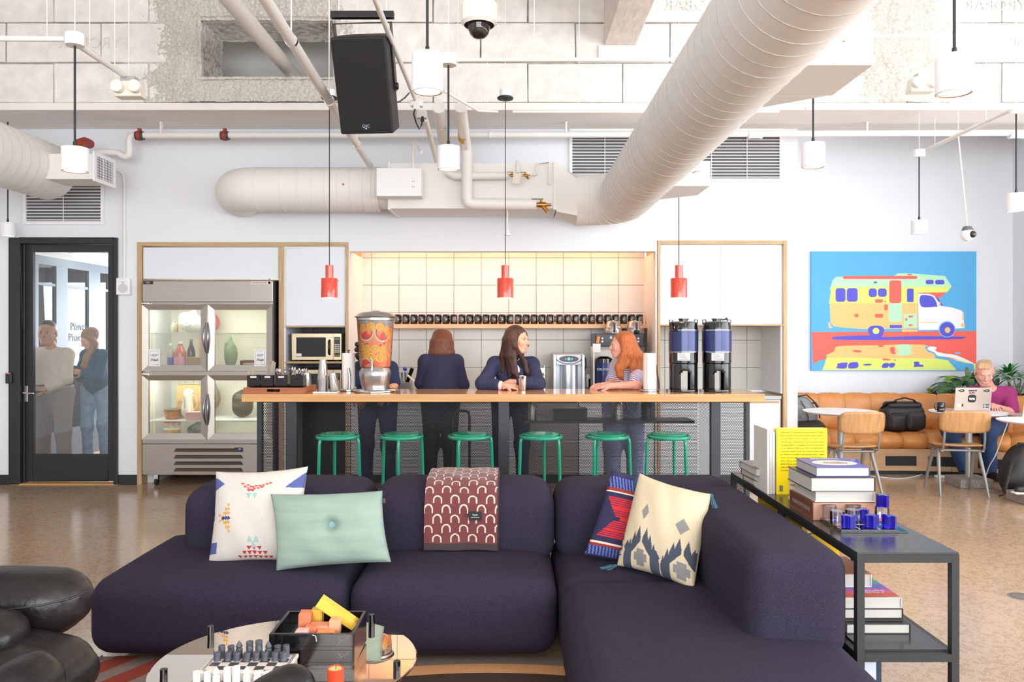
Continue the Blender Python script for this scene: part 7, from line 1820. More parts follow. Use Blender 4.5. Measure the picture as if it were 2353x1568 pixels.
# books on the lower shelf and on the floor
z = CZ2
book('black book alone at the bottom of the lower shelf pile', 1.315, 1.567, 3.13, 3.40, z, z + .040, (40, 40, 42), 0, 'x', G); z += .0405
book('thin dark spiral book above the black book', 1.305, 1.548, 3.155, 3.42, z, z + .006, (44, 42, 44), 0, 'x', G, cov2=(70, 58, 52)); z += .0065
book('white paged book with black spine on the lower shelf', 1.305, 1.555, 3.165, 3.43, z, z + .040, (36, 36, 38), 0, 'x', G); z += .0405
t, tp, W, D, H = book('colourful rainbow covered design history book on the lower shelf', 1.31, 1.552, 3.17, 3.44, z, z + .042, (206, 206, 208), 0, 'x', G)
m = MB(); cols = [(214, 96, 72), (196, 90, 150), (112, 100, 190), (90, 150, 160), (150, 176, 90)]
for k in range(5): m.mat(k); m.add([(-W + .002, -D + .002 + k * .052, H + .0004), (W - .002, -D + .002 + k * .052 + .01, H + .0004), (W - .002, -D + .054 + k * .052 + (.01 if k < 4 else 0), H + .0004), (-W + .002, -D + .054 + k * .052, H + .0004)], [(0, 1, 2, 3)])
m.build('rainbow_print', [M('rainbow_%d' % k, c, .5, noise=(14, .25)) for k, c in enumerate(cols)], t); text('A History of\nGraphic Design', .022, PRINTW, t, (.03, -.06, H + .001), (0, 0, PI), width=.12)
z += .0425
book('white book with a brown photograph cover on top of the lower shelf pile', 1.30, 1.49, 3.30, 3.56, z, z + .055, (226, 224, 222), 0, 'x', G, cov2=(170, 112, 84))
t, fr_ = upright('large yellow board book standing on the lower shelf', 1.312, 1.335, 3.60, 4.25, .31, (250, 200, 10), CZ2)
t, fr_ = upright('yellow box book end standing behind the lower shelf pile', 1.34, 1.47, 3.575, 3.595, .28, (252, 204, 8), CZ2)
z = 0.0
t, fr_ = upright('white book with a red round badge standing on the floor under the console', 1.306, 1.322, 3.02, 3.30, .30, (230, 230, 236), 0)
m = MB(); m.ngon([(-.0083, .02 + .09 * math.cos(a), .17 + .09 * math.sin(a)) for a in np.linspace(0, 2 * PI, 29)[:-1]]); m.build('red_badge', M('badge_red', (196, 40, 50), .5), t)
upright('pale blue white book standing on the floor under the console', 1.345, 1.395, 3.05, 3.30, .31, (206, 216, 236), 0); upright('dark spined book standing on the floor under the console', 1.397, 1.415, 3.05, 3.31, .315, (30, 52, 70), 0)
book('red book lying on the floor at the console leg', 1.33, 1.45, 2.84, 3.02, 0, .05, (206, 60, 66), -20, 'x', G)
# ------------------------------------------------------------------ the leather bench alcove
TAN = M('tan_leather', (208, 138, 74), .36, noise=(7, .12), bump=(26, .22, .01), spec=.5)
bench = thing('leather_bench', 'curved tan leather channel bench on a plywood base along the white wall', 'bench', (4.2, 8.9, 0)); bo_ = Vector(bench.location)
RB, XC, YC = 2.2, 4.2, 6.45
def B(s, d):
    if s <= 0: return XC + s, YC + RB + d
    a = s / RB; return XC + (RB + d) * math.sin(a), YC + (RB + d) * math.cos(a)
def channel(name, prof, s0, s1, puff, n=10):
    c = [sum(p[k] for p in prof) / len(prof) for k in (0, 1)]; m = MB(); vs = []; k_ = len(prof)
    for i in range(n + 1):
        t = i / n; e = (1 - abs(2 * t - 1) ** 4)
        for j, (d, z_) in enumerate(prof):
            q = Vector((d - c[0], z_ - c[1])); L = q.length; w_ = puff * (e - 1) * (1 if 0 < j < k_ - 1 else .3)
            if len(prof) > 5: w_ += .004 * math.sin(t * 23 + j * 1.7 + s0 * 9) * e
            d2, z2 = d + q.x / L * w_, z_ + q.y / L * w_
            x_, y_ = B(s0 + (s1 - s0) * t, d2); vs.append((x_, y_, z2))
    m.add(vs, [(i * k_ + j, i * k_ + (j + 1) % k_, (i + 1) * k_ + (j + 1) % k_, (i + 1) * k_ + j) for i in range(n) for j in range(k_)])
    m.build(name, TAN, bench, smooth=75, off=bo_)
SEATP = [(.03, .285), (-.02, .31), (-.045, .36), (-.03, .41), (.02, .447), (.10, .462), (.25, .458), (.40, .452), (.52, .448), (.52, .285)]
BACKP = [(.50, .43), (.475, .52), (.50, .65), (.53, .78), (.55, .83), (.585, .855), (.63, .85), (.66, .80), (.66, .43)]
SS = np.arange(-1.26, 1.9, .262)
for a, b_ in zip(SS[:-1], SS[1:]): channel('seat_channel', SEATP, a + .001, b_ - .001, .03)
SB = np.arange(-1.26, 1.9, .30)
for a, b_ in zip(SB[:-1], SB[1:]): channel('back_channel', BACKP, a + .001, b_ - .001, .018)
BPLY = wood('bench_plywood', (186, 146, 108), (206, 168, 130), 3, 'x', .45)
def curved(name, d0, d1, z0, z1, s0, s1, mat, n=10, parent=bench):
    m = MB(); vs = []
    for i in range(n + 1):
        s = s0 + (s1 - s0) * i / n
        for d, z_ in ((d0, z0), (d1, z0), (d1, z1), (d0, z1)): x_, y_ = B(s, d); vs.append((x_, y_, z_))
    m.add(vs, [(i * 4 + j, i * 4 + (j + 1) % 4, (i + 1) * 4 + (j + 1) % 4, (i + 1) * 4 + j) for i in range(n) for j in range(4)] + [(0, 1, 2, 3), (n * 4 + 3, n * 4 + 2, n * 4 + 1, n * 4)])
    return m.build(name, mat, parent, smooth=40, off=bo_)
for a, b_ in ((-1.26, -.30), (-.296, .55), (.554, 1.2), (1.204, 1.85)): curved('base_panel', .03, .05, .045, .284, a, b_, BPLY)
curved('plinth', .06, .5, 0, .045, -1.26, 1.85, BLACKP, 16)
for a, b_ in ((-.13, .20), (.32, .62), (.80, 1.1)): curved('vent', .026, .0295, .10, .205, a, b_, M('vent_black', (26, 26, 28), .6, bump=(160, .8, .004)), 6)
pt_ = thing('planter', 'long dark planter trough between the bench back and the wall', 'planter', (4.4, 9.45, 0)); sv = bo_; bo_ = Vector(pt_.location)
curved('trough', .68, .98, .02, .80, -.2, 1.3, M('planter_dark', (60, 58, 56), .6), 14, pt_); curved('soil', .70, .96, .80, .815, -.19, 1.28, M('potting_soil', (50, 38, 30), .95, noise=(60, .3)), 14, pt_); bo_ = sv
# plants in the trough, leaf by leaf
def plant(name, label, px_, Y, z0): return thing(name, label, 'plant', (PX(px_, Y), Y, z0))
def leaf_part(t, base, d, L, W, droop, mat, n=4): m = MB(); leaf(m, base, d, L, W, droop, n); return m.build('leaf', mat, t, smooth=180)
def frond(t, base, d, L, mat, droop=.5, k=15, W=.013, ll=.17):
    d = Vector(d).normalized(); m = MB(); pts = [Vector(base) + d * L * q - Vector((0, 0, 1)) * droop * L * q * q for q in np.linspace(0, 1, 8)]; m.tube(pts, .003, 4)
    side = d.cross(Vector((0, 0, 1))).normalized()
    for i in range(k):
        q = .25 + .75 * i / (k - 1); p = Vector(base) + d * L * q - Vector((0, 0, 1)) * droop * L * q * q; tg_ = (d - Vector((0, 0, 1)) * 2 * droop * q).normalized()
        for s in (-1, 1): leaf(m, p, side * s * .9 + tg_ * .7, ll * (1 - .55 * abs(q - .5)), W, .35, 3)
    return m.build('frond', mat, t, smooth=180)
r = np.random.default_rng(4)
pz = .815
t = plant('palm_plant', 'feathery palm with drooping fronds in front of the painting corner', 2205, 9.42, pz)
for dx, dy, dz, L in ((-.9, -.3, .55, .50), (-.7, -.2, .9, .50), (-.35, -.3, 1.1, .46), (-.1, -.2, 1.3, .44), (.25, -.3, 1.1, .42), (-1.0, -.5, .25, .44), (.6, -.3, .7, .36), (-.5, -.6, .5, .36), (-.8, -.4, .75, .56), (-.2, -.5, .8, .5), (.1, -.5, 1.0, .5), (-.55, -.2, 1.3, .55), (.4, -.2, 1.2, .5), (-1.0, -.2, .4, .55)): frond(t, (0, 0, .02), (dx, dy, dz), L, M('palm_green', (84, 128, 84), .5, noise=(9, .25)) if dz < 1.2 else LEAFB, .55)
t = plant('pothos_plant', 'bright yellow green broad leaved plant spilling over the bench back', 2150, 9.38, pz)
for k in range(34): a = r.uniform(PI * .9, PI * 2.1); leaf_part(t, (r.uniform(-.12, .2), r.uniform(-.03, .03), r.uniform(-.01, .06)), (math.cos(a), math.sin(a) * .5, r.uniform(.1, 1.0)), r.uniform(.10, .17), .035, .4, [LEAFB, M('leaf_lime', (168, 206, 50), .45), LEAFD][k % 3])
t = plant('philodendron', 'long pale leaved plant rising behind the seated person', 2232, 9.44, pz)
for k in range(24): a = r.uniform(0, 2 * PI); leaf_part(t, (r.uniform(-.1, .3), 0, r.uniform(.0, .15)), (math.cos(a) * .7, -abs(math.sin(a)) * .4, r.uniform(.5, 1.4)), r.uniform(.24, .42), .04, .35, [LEAFG, M('leaf_silver', (150, 180, 150), .45, noise=(20, .3)), LEAFD][k % 3])
t = plant('dracaena', 'dark green spiky rosette plant standing highest behind the seated person', 2318, 9.25, pz)
MB().bar((0, 0, 0), (0, 0, .28), .012, 8).build('stem', M('plant_stem', (120, 110, 70), .7), t)
for k in range(44): a = r.uniform(0, 2 * PI); leaf_part(t, (0, 0, .16 + r.uniform(0, .12)), (math.cos(a), math.sin(a) * .8, r.uniform(.3, 1.8)), r.uniform(.18, .28), .019, .35, [M('leaf_forest', (34, 108, 40), .35), M('leaf_grass', (70, 150, 50), .35)][k % 2])
t = plant('umbrella_plant', 'grey green hand shaped leaf plant at the picture edge behind the bench', 2340, 9.12, pz)
for k in range(16):
    c = Vector((r.uniform(-.30, .2), r.uniform(-.1, .04), r.uniform(.02, .30))); MB().bar((0, 0, 0), c, .004, 5).build('stem', MATS['plant_stem'], t)
    for q in range(6): a = q * PI / 3 + k; leaf_part(t, c, (math.cos(a), math.sin(a) * .6 - .3, .25 + .3 * math.sin(a)), r.uniform(.09, .14), .024, .35, [LEAFG, M('leaf_sage_light', (164, 190, 164), .45)][q % 2], 3)
t = plant('low_foliage_plant', 'low mixed green plant along the bench back at the picture edge', 2325, 9.02, pz)
for k in range(30): a = r.uniform(PI * .8, PI * 2.2); leaf_part(t, (r.uniform(-.25, .2), 0, r.uniform(-.02, .04)), (math.cos(a), math.sin(a) * .5, r.uniform(.1, .9)), r.uniform(.12, .2), .036, .4, [LEAFB, LEAFD, LEAFG][k % 3])
# painting of the camper van
YP = 9.66; zc = lambda a, b_: (1780 + a / 3.92, 540 + b_ / 3.92)
art = thing('painting', 'large bright painting of a camper van and its reflection on the white wall', 'painting', P(*zc(1075, 686), YP)); ac_ = Vector(art.location)
k0, k1 = P(*zc(330, 1222), YP), P(*zc(1818, 150), YP)
MB().box(k0.x, k1.x, YP, YA - .002, k0.z, k1.z).build('canvas', M('paint_sky', (92, 182, 238), .6), art, bevel=.003, off=ac_)
PC = {'sky2': (140, 200, 250), 'red': (255, 108, 96), 'mint': (190, 240, 200), 'lime': (232, 246, 122), 'or': (255, 204, 130), 'blu': (90, 90, 218), 'wht': (252, 252, 254), 'sky': (92, 178, 238), 'gry': (228, 226, 228)}
LAY = [0]
def rr(a, b_, c, d, q=8): return [(a + q, b_), (c - q, b_), (c, b_ + q), (c, d - q), (c - q, d), (a + q, d), (a, d - q), (a, b_ + q)]
def el(a, b_, q, w_): return [(a + q * math.cos(t_), b_ + w_ * math.sin(t_)) for t_ in np.linspace(0, 2 * PI, 29)[:-1]]
def shape(col, pts, name='painted_shape'):
    LAY[0] += 1; m = MB(); m.ngon([P(*zc(a, b_), YP - .0004 - LAY[0] * .00006) for a, b_ in pts]); m.build(name, M('paint_' + col, PC[col], .6), art, off=ac_)
def smooth_(pts, n=5):
    o = []; L = len(pts)
    for i in range(L):
        p0, p1, p2, p3 = [np.array(pts[(i + k) % L], float) for k in (-1, 0, 1, 2)]
        for t_ in np.linspace(0, 1, n, endpoint=False): o.append(tuple(.5 * ((2 * p1) + (-p0 + p2) * t_ + (2 * p0 - 5 * p1 + 4 * p2 - p3) * t_ ** 2 + (-p0 + 3 * p1 - 3 * p2 + p3) * t_ ** 3)))
    return o
shape('red', [(333, 875), (1817, 866), (1817, 1170), (1640, 1180), (600, 1180), (470, 1120), (345, 1165)])
shape('mint', [(500, 480), (525, 405), (555, 378), (620, 376), (1075, 372), (1115, 344), (1260, 350), (1535, 370), (1595, 465), (1560, 500), (500, 500)])
shape('lime', [(512, 470), (1592, 468), (1550, 520), (1290, 522), (1290, 620), (490, 620)])
shape('red', [(1290, 522), (1550, 518), (1480, 574), (1430, 545)])
shape('or', [(495, 616), (1290, 616), (1290, 845), (790, 848), (620, 836), (530, 822), (504, 790)])
shape('or', [(1148, 850), (1290, 856), (1288, 872), (1150, 876)]); shape('or', [(482, 790), (496, 786), (508, 820), (524, 836), (490, 842)])
shape('red', rr(612, 370, 1288, 398, 12)); shape('red', rr(1194, 353, 1238, 366, 5)); shape('red', rr(1033, 410, 1141, 614, 14))
shape('mint', [(1030, 616), (1148, 616), (1146, 780), (1130, 786), (1040, 782), (1028, 770)])
for q in ((549, 480, 638, 604, 16), (650, 480, 748, 602, 16), (848, 483, 920, 560, 16), (930, 483, 1010, 558, 16), (1362, 406, 1432, 444, 8), (1447, 406, 1528, 446, 10), (892, 421, 924, 436, 5), (1192, 485, 1252, 606, 8), (1036, 812, 1147, 840, 5)): shape('blu', rr(*q))
for q in ((905, 580, 975, 611, 5), (986, 593, 1006, 607, 5), (988, 628, 1020, 680, 5), (720, 711, 755, 742, 4), (905, 712, 975, 746, 5)): shape('red', rr(*q))
shape('mint', rr(1162, 712, 1280, 834, 6))
for q in ((1206, 727, 1246, 745, 4), (1175, 752, 1196, 775, 4), (1206, 806, 1243, 822, 4)): shape('red', rr(*q))
shape('wht', [(1292, 530), (1390, 530), (1440, 550), (1500, 640), (1600, 655), (1680, 680), (1703, 705), (1705, 790), (1710, 840), (1625, 846), (1600, 800), (1555, 785), (1510, 805), (1480, 856), (1296, 858)])
shape('blu', [(1440, 548), (1470, 566), (1520, 638), (1500, 640)]); shape('blu', smooth_([(1313, 550), (1400, 548), (1440, 575), (1466, 640), (1440, 648), (1322, 646)], 4))
shape('or', rr(1480, 602, 1495, 645, 6)); shape('or', [(1308, 785), (1470, 784), (1468, 792), (1308, 792)]); shape('or', rr(1690, 708, 1703, 770, 5)); shape('or', rr(1680, 795, 1714, 832, 6))
shape('blu', smooth_([(520, 930), (560, 916), (840, 906), (1000, 920), (1300, 912), (1690, 918), (1706, 930), (1640, 940), (1300, 944), (900, 948), (560, 944)], 4))
shape('blu', smooth_([(842, 850), (870, 822), (950, 820), (985, 850), (975, 900), (930, 930), (880, 920), (850, 890)], 4)); shape('lime', el(913, 866, 30, 28))
shape('sky2', el(1552, 850, 76, 74)); shape('blu', el(1554, 852, 68, 66)); shape('or', el(1558, 858, 25, 26))
shape('sky', [(345, 1165), (400, 1135), (470, 1118), (480, 1140), (430, 1221), (343, 1221)])
shape('or', smooth_([(535, 1050), (550, 1012), (640, 1000), (920, 996), (930, 1010), (980, 1010), (1000, 992), (1250, 988), (1380, 1000), (1440, 1070), (1448, 1110), (1300, 1124), (1000, 1110), (700, 1108), (480, 1098), (475, 1078)], 3))
shape('lime', [(470, 1100), (560, 1104), (1000, 1112), (1450, 1112), (1560, 1112), (1810, 1160), (1816, 1221), (430, 1221), (455, 1150)]); shape('mint', [(430, 1213), (1816, 1212), (1816, 1221), (430, 1221)])
shape('mint', smooth_([(1100, 992), (1235, 990), (1222, 1030), (1240, 1060), (1228, 1078), (1130, 1090), (1106, 1076), (1116, 1040)], 3))
shape('sky', [(1350, 1010), (1400, 1000), (1440, 1050), (1460, 1070), (1560, 1110), (1700, 1150), (1790, 1165), (1800, 1221), (1640, 1221), (1560, 1130), (1450, 1112), (1440, 1075), (1380, 1050)])
shape('wht', smooth_([(1376, 1020), (1410, 1005), (1460, 1016), (1450, 1045), (1520, 1068), (1640, 1086), (1790, 1156), (1700, 1140), (1570, 1104), (1470, 1090), (1440, 1060), (1390, 1040)], 3))
shape('sky2', rr(1620, 1058, 1676, 1074, 7)); shape('sky2', rr(628, 1072, 652, 1081, 4))
for pts in ([(570, 1158), (650, 1150), (655, 1165), (640, 1204), (556, 1200), (566, 1180)], [(670, 1160), (700, 1148), (748, 1150), (752, 1190), (720, 1204), (664, 1200)], [(792, 1172), (830, 1162), (868, 1164), (868, 1174), (820, 1178)], [(975, 1165), (1000, 1155), (1028, 1158), (1025, 1190), (1000, 1200), (966, 1194)], [(1036, 1158), (1076, 1154), (1086, 1170), (1064, 1196), (1034, 1192)], [(1254, 1146), (1300, 1144), (1304, 1166), (1338, 1172), (1336, 1188), (1290, 1188), (1252, 1190), (1260, 1168)]): shape('blu', smooth_(pts, 3))
for pts in ([(972, 1118), (1000, 1115), (1048, 1122), (1030, 1132), (975, 1130)], [(1072, 1124), (1094, 1126), (1090, 1134), (1074, 1132)], [(700, 1044), (740, 1036), (782, 1046), (776, 1058), (730, 1058)], [(1040, 1020), (1070, 1010), (1086, 1030), (1080, 1050), (1092, 1070), (1062, 1074), (1046, 1058)]): shape('red', smooth_(pts, 3))
# round white tables
def cafe_table(px_, Y, r, z1, label, base=True):
    t = thing('cafe_table', label, 'table', (PX(px_, Y), Y, 0)); t['group'] = 'white round cafe tables'
    MB().lathe([(0, z1 - .022), (r - .03, z1 - .022), (r, z1 - .006), (r, z1), (0, z1)], n=56, cap=False).build('table_top', WHITEP, t, smooth=30)
    MB().bar((0, 0, .09), (0, 0, z1 - .022), .032, 18).build('leg', M('grey_post', (176, 178, 180), .4, .4), t, smooth=60)
    MB().box(-.165, .165, -.15, .15, 0, .09).build('stone_base', M('speckled_granite', (150, 142, 136), .8, noise=(110, .5), bump=(110, .3, .004)), t, bevel=.006)
cafe_table(1932, 8.12, .365, .752, 'white round table before the bench beside the grey backpack')
cafe_table(2226, 8.06, .365, .752, 'white round table holding the laptop and mug')
cafe_table(2376, 7.27, .30, .752, 'white round table cut by the picture edge over the floor backpack')
OAK = wood('chair_oak', (176, 128, 80), (196, 150, 100), 5, 'z', .4); CG = M('chair_grey_steel', (142, 142, 142), .4, .3)
def chair(px_, Y, rz, label):
    t = thing('plywood_chair', label, 'chair', (PX(px_, Y), Y, 0), math.radians(rz)); t['group'] = 'plywood chairs at the cafe tables'
    def sheet(name, f, nu, nv, th):
        m = MB(); vs = [f(i / nu, j / nv) for j in range(nv + 1) for i in range(nu + 1)]; m.add(vs, [(j * (nu + 1) + i, j * (nu + 1) + i + 1, (j + 1) * (nu + 1) + i + 1, (j + 1) * (nu + 1) + i) for j in range(nv) for i in range(nu)])
        o = m.build(name, OAK, t, smooth=180); sd = o.modifiers.new('thick', 'SOLIDIFY'); sd.thickness = th; sd.offset = 0; return o
    def rnd(u, v, w_, h_, q): 
        a, b_ = (2 * u - 1), (2 * v - 1); n_ = 5.0; 
        k = max(abs(a), abs(b_)); 
        if k < 1e-6: return 0, 0
        L = (abs(a / k) ** n_ + abs(b_ / k) ** n_) ** (-1 / n_); return a * L * w_, b_ * L * h_
    def fb(u, v): a, b_ = rnd(u, v, .225, .105, 0); return (a, -.215 - .05 * (1 - (a / .225) ** 2) - b_ * .12, .715 + b_)
    def fs(u, v): a, b_ = rnd(u, v, .215, .20, 0); return (a, b_ + .0, .462 + .012 * (a / .2) ** 2 - .02 * max(0, b_ / .2) ** 3 + .025 * max(0, -b_ / .2) ** 3)
    sheet('backrest', fb, 14, 10, .012); sheet('seat', fs, 14, 14, .012)
    for s in (-1, 1):
        MB().tube([(s * .165, -.235, .775), (s * .172, -.226, .70), (s * .178, -.212, .55), (s * .18, -.19, .455), (s * .18, -.15, .43)], .011, 8, flat=.7).build('back_support', CG, t, smooth=60)
        MB().cyl((s * .165, -.25, .765), .006, -.006, 8, 'y').build('rivet', CHROME, t)
        MB().tube([(s * .18, -.17, .435), (s * .17, .17, .435)], .013, 8).build('side_rail', CG, t, smooth=60)
        for q in (-1, 1): MB().tube([(s * .178, q * .06, .43), (s * .20, q * .145, .20), (s * .212, q * .215, .0)], .014, 8, radii=[.02, .016, .010]).build('leg', CG, t, smooth=60)
    MB().tube([(-.18, -.14, .433), (.18, -.14, .433)], .012, 8).build('cross_rail', CG, t, smooth=60)
    return t
chair(1952, 7.62, 6, 'oak plywood chair before the table by the grey backpack')
chair(2196, 7.70, -9, 'oak plywood chair with grey steel legs before the laptop table')
# bags on the bench and the floor
BAGB = M('black_nylon', (36, 34, 34), .5, noise=(20, .25), bump=(60, .35, .006)); HEATH = M('heather_grey_canvas', (136, 138, 142), .85, noise=(90, .35), stretch=(1, 1, .3))
def bagfield(t, name, parts, mat, h=.010):
    F = Field(); off = Vector(t.location)
    for q in parts:
        if len(q) == 3: F.ell(Vector(q[0]) + off, q[1], None, q[2])
        else: F.cap(Vector(q[0]) + off, Vector(q[1]) + off, q[2], q[3], .03)
    return F.build(name, mat, t, h, off=off)
t = thing('grey_backpack', 'heather grey and black backpack on the bench next to the white wall end', 'backpack', (PX(1858, 8.72), 8.78, .47))
bagfield(t, 'body', [((-.05, 0, .16), (.17, .11, .16), .05), ((-.07, 0, .26), (.13, .1, .13), .05)], HEATH); bagfield(t, 'lower_panel', [((-.03, -.02, .06), (.20, .12, .09), .05), ((.06, -.02, .04), (.13, .11, .05), .05)], BAGB)
MB().tube([(-.12, -.05, .38), (-.02, -.06, .40), (.05, -.08, .33), (.09, -.10, .24), (.11, -.10, .15)], .014, 8, flat=.5).build('strap', BAGB, t, smooth=60); MB().tube([(-.10, -.1, .34), (-.04, -.12, .22), (-.02, -.125, .1)], .005, 6).build('zip', BLACKP, t, smooth=60); MB().tube([(.02, -.02, .30), (.09, -.02, .31), (.12, -.02, .26)], .012, 8).build('side_loop', BAGB, t, smooth=60)
t = thing('messenger_bag', 'black nylon messenger bag standing on the middle of the bench', 'bag', (PX(2080, 8.78), 8.86, .462)); 
softbox('body', -.225, .225, -.10, .10, 0, .285, .07, BAGB, t, (0, 0, 0), (.01, .015, .01)); softbox('front_pocket', -.20, .0, -.15, -.07, .02, .20, .05, BAGB, t, (0, 0, 0), (.005, .015, .005)); softbox('front_flap', .0, .21, -.135, -.07, .02, .22, .05, BAGB, t, (0, 0, 0), (.005, .01, .005)); softbox('top_panel', -.19, .20, -.09, .09, .24, .325, .05, BAGB, t)
MB().tube([(-.16, -.06, .29), (-.10, -.07, .345), (.0, -.07, .37), (.10, -.07, .345), (.15, -.06, .29)], .016, 8, flat=.5).build('handle', BAGB, t, smooth=60); MB().tube([(-.22, 0, .25), (-.20, -.06, .31), (-.1, -.09, .33)], .02, 8, flat=.4).build('strap', BAGB, t, smooth=60); softbox('side_pouch', -.26, -.20, -.06, .06, .03, .14, .03, BAGB, t); MB().box(.155, .175, -.140, -.134, .04, .047).build('maker_tab', CHROME, t)
for zz in (.19,): MB().tube([(.0, -.142, .2), (.02, -.152, .12), (.01, -.15, .04)], .003, 6).build('zip', BLACKP, t)
t = thing('backpack', 'black backpack slumped on the floor beside the edge table base', 'backpack', (PX(2338, 7.62), 7.66, .0))
bagfield(t, 'body', [((.03, 0, .20), (.17, .13, .21), .06), ((.06, 0, .36), (.12, .1, .12), .06), ((-.02, -.05, .14), (.15, .1, .15), .06)], BAGB); MB().tube([(-.10, -.1, .32), (-.16, -.14, .18), (-.20, -.16, .06), (-.16, -.18, .02), (-.08, -.18, .03)], .022, 8, flat=.4).build('strap', BAGB, t, smooth=60); MB().tube([(-.21, -.16, .02), (-.25, -.18, .02), (-.26, -.18, .015)], .014, 6, flat=.4).build('strap_end', BAGB, t); MB().tube([(.0, -.02, .46), (.02, -.03, .49), (.07, -.03, .49), (.09, -.02, .46)], .010, 8).build('handle', BAGB, t, smooth=60)
t = thing('sneaker', 'black sneaker with white sole on the stone base at the picture edge', 'shoe', (PX(2350, 7.28), 7.20, .0905)); t.location.z = .0905
F = Field(); F.cap((-.09, 0, .035), (.06, .01, .04), .034, .042, .03); F.cap((.06, .01, .05), (.08, .01, .09), .042, .038, .03); F.build('upper', BAGB, t, .006); softbox('sole', -.135, .11, -.042, .055, 0, .022, .02, WHITEP, t)
# things on the laptop table
TZ2 = .7525
mg = make_mug((PX(2166, 8.0), 8.03, TZ2), PI, 'black mug with white lettering on the laptop table', r=.038, h=.098, emblem=False); text('wework', .02, PRINTW, mg, (.012, .0395, .03), (PI / 2, 0, PI), width=.05)
MB().lathe([(.0335, .0975), (.0383, .0983)], n=24, cap=False).build('white_rim', MUGI, mg)
lp = thing('laptop', 'silver laptop with stickers on its lid facing the room', 'laptop', (PX(2229, 8.05), 8.02, TZ2)); lp.rotation_euler = (0, 0, math.radians(-3))
AL = M('laptop_aluminium', (214, 196, 186), .35, .55)
MB().box(-.178, .178, .0, .24, 0, .014).build('base', AL, lp, bevel=.003); R = Euler((math.radians(-9), 0, 0)).to_matrix()
lid = MB().box(-.178, .178, -.004, .004, 0, .235).build('lid', AL, lp, bevel=.003, loc=(0, -.004, .014)); lid.rotation_euler = (math.radians(9), 0, 0)
MB().box(-.168, .168, .0042, .005, .012, .226).build('screen', M('laptop_screen', (190, 206, 226), .3, emit=((200, 214, 236), .8)), lid)
SB_ = M('sticker_black', (40, 36, 36), .5); yl = -.0046
m = MB(); m.prism([(a * .04 - .012, yl, b_ * .04 + .125) for a, b_ in [(math.copysign(abs(math.cos(t_)) ** .6, math.cos(t_)), math.copysign(abs(math.sin(t_)) ** .6, math.sin(t_))) for t_ in np.linspace(0, 2 * PI, 33)[:-1]]], (0, -.0004, 0)); m.build('sticker', SB_, lid)
text('we', .046, M('sticker_white_ink', (244, 240, 236), .5), lid, (-.012, yl - .001, .125), bold=.0015); text('wework', .022, SB_, lid, (-.012, yl, .207), width=.086, bold=.0012)
m = MB(); m.prism([(-.042, yl, .196), (-.042, yl, .172), (.026, yl, .184)], (0, -.0004, 0)); m.build('pennant_sticker', M('pennant_maroon', (120, 60, 70), .5), lid); text('VII', .012, MATS['sticker_white_ink'], lid, (-.026, yl - .001, .184))
for sx in (-.125, .12):
    m = MB(); m.prism([(sx + a * .03, yl, .206 + b_ * .014) for a, b_ in ((-1.2, -.2), (-.5, .5), (.1, 1), (1, .9), (1.1, 0), (.9, -.9), (-.1, -1), (-.6, -.4))], (0, -.0004, 0)); m.build('sticker', SB_, lid); m = MB(); m.prism([(sx + a * .02, yl - .0005, .206 + b_ * .007) for a, b_ in ((-.6, -.2), (0, .7), (.9, .6), (.8, -.5), (0, -.5))], (0, -.0004, 0)); m.build('sticker_print', M('sticker_grey', (176, 166, 160), .5), lid)
m = MB(); m.prism([(-.128 + .026 * math.cos(t_), yl, .055 + .022 * math.sin(t_)) for t_ in np.linspace(0, 2 * PI, 25)[:-1]], (0, -.0004, 0)); m.build('round_sticker', M('sticker_cream', (232, 222, 200), .5), lid); MB().box(-.108, -.092, yl - .0008, yl, .042, .07).build('sticker_print', SB_, lid)
m = MB(); m.box(.102, .160, yl - .0004, yl, .030, .068); m.build('flag_sticker', M('flag_blue', (20, 84, 166), .5), lid); m = MB(); m.box(.116, .124, yl - .0008, yl - .0004, .030, .068); m.box(.102, .160, yl - .0012, yl - .0008, .045, .053); m.build('flag_cross', M('flag_yellow', (250, 204, 40), .5), lid)
o = thing('laptop', 'corner of a second laptop at the picture edge over the edge table', 'laptop', (PX(2380, 7.6), 7.55, .7525)); MB().box(-.16, .16, 0, .22, 0, .014).build('base', AL, o); l2 = MB().box(-.16, .16, -.004, .004, 0, .21).build('lid', AL, o, loc=(0, 0, .014)); l2.rotation_euler = (math.radians(12), 0, 0)
WC = M('white_cable', (238, 236, 232), .5)
G0 = lambda a, b_: (lambda s: Vector(((a - HX) / s, FPX / s, .006)))((b_ - HY) / 1.545)
def cat(pts, n=6):
    o = []
    for i in range(len(pts) - 1):
        p0, p1, p2, p3 = [np.array(pts[min(max(i + k, 0), len(pts) - 1)], float) for k in (-1, 0, 1, 2)]
        for t_ in np.linspace(0, 1, n, endpoint=False): o.append(tuple(.5 * ((2 * p1) + (-p0 + p2) * t_ + (2 * p0 - 5 * p1 + 4 * p2 - p3) * t_ ** 2 + (-p0 + 3 * p1 - 3 * p2 + p3) * t_ ** 3)))
    return o + [tuple(pts[-1])]
tag(MB().tube(cat([G0(1985, 1092), G0(2030, 1098), G0(2075, 1100), G0(2108, 1094), G0(2125, 1088), G0(2140, 1087), G0(2152, 1090), G0(2162, 1097)]), .005, 6).build('charging_cable', WC, smooth=60), 'white charger cord snaking over the floor before the bench', 'cord')
tag(MB().box(-.05, .05, -.03, .03, 0, .03).build('charger_brick', WC, bevel=.006, loc=(*G0(2160, 1098).xy, 0)), 'white charger brick on the floor under the laptop table', 'charger')
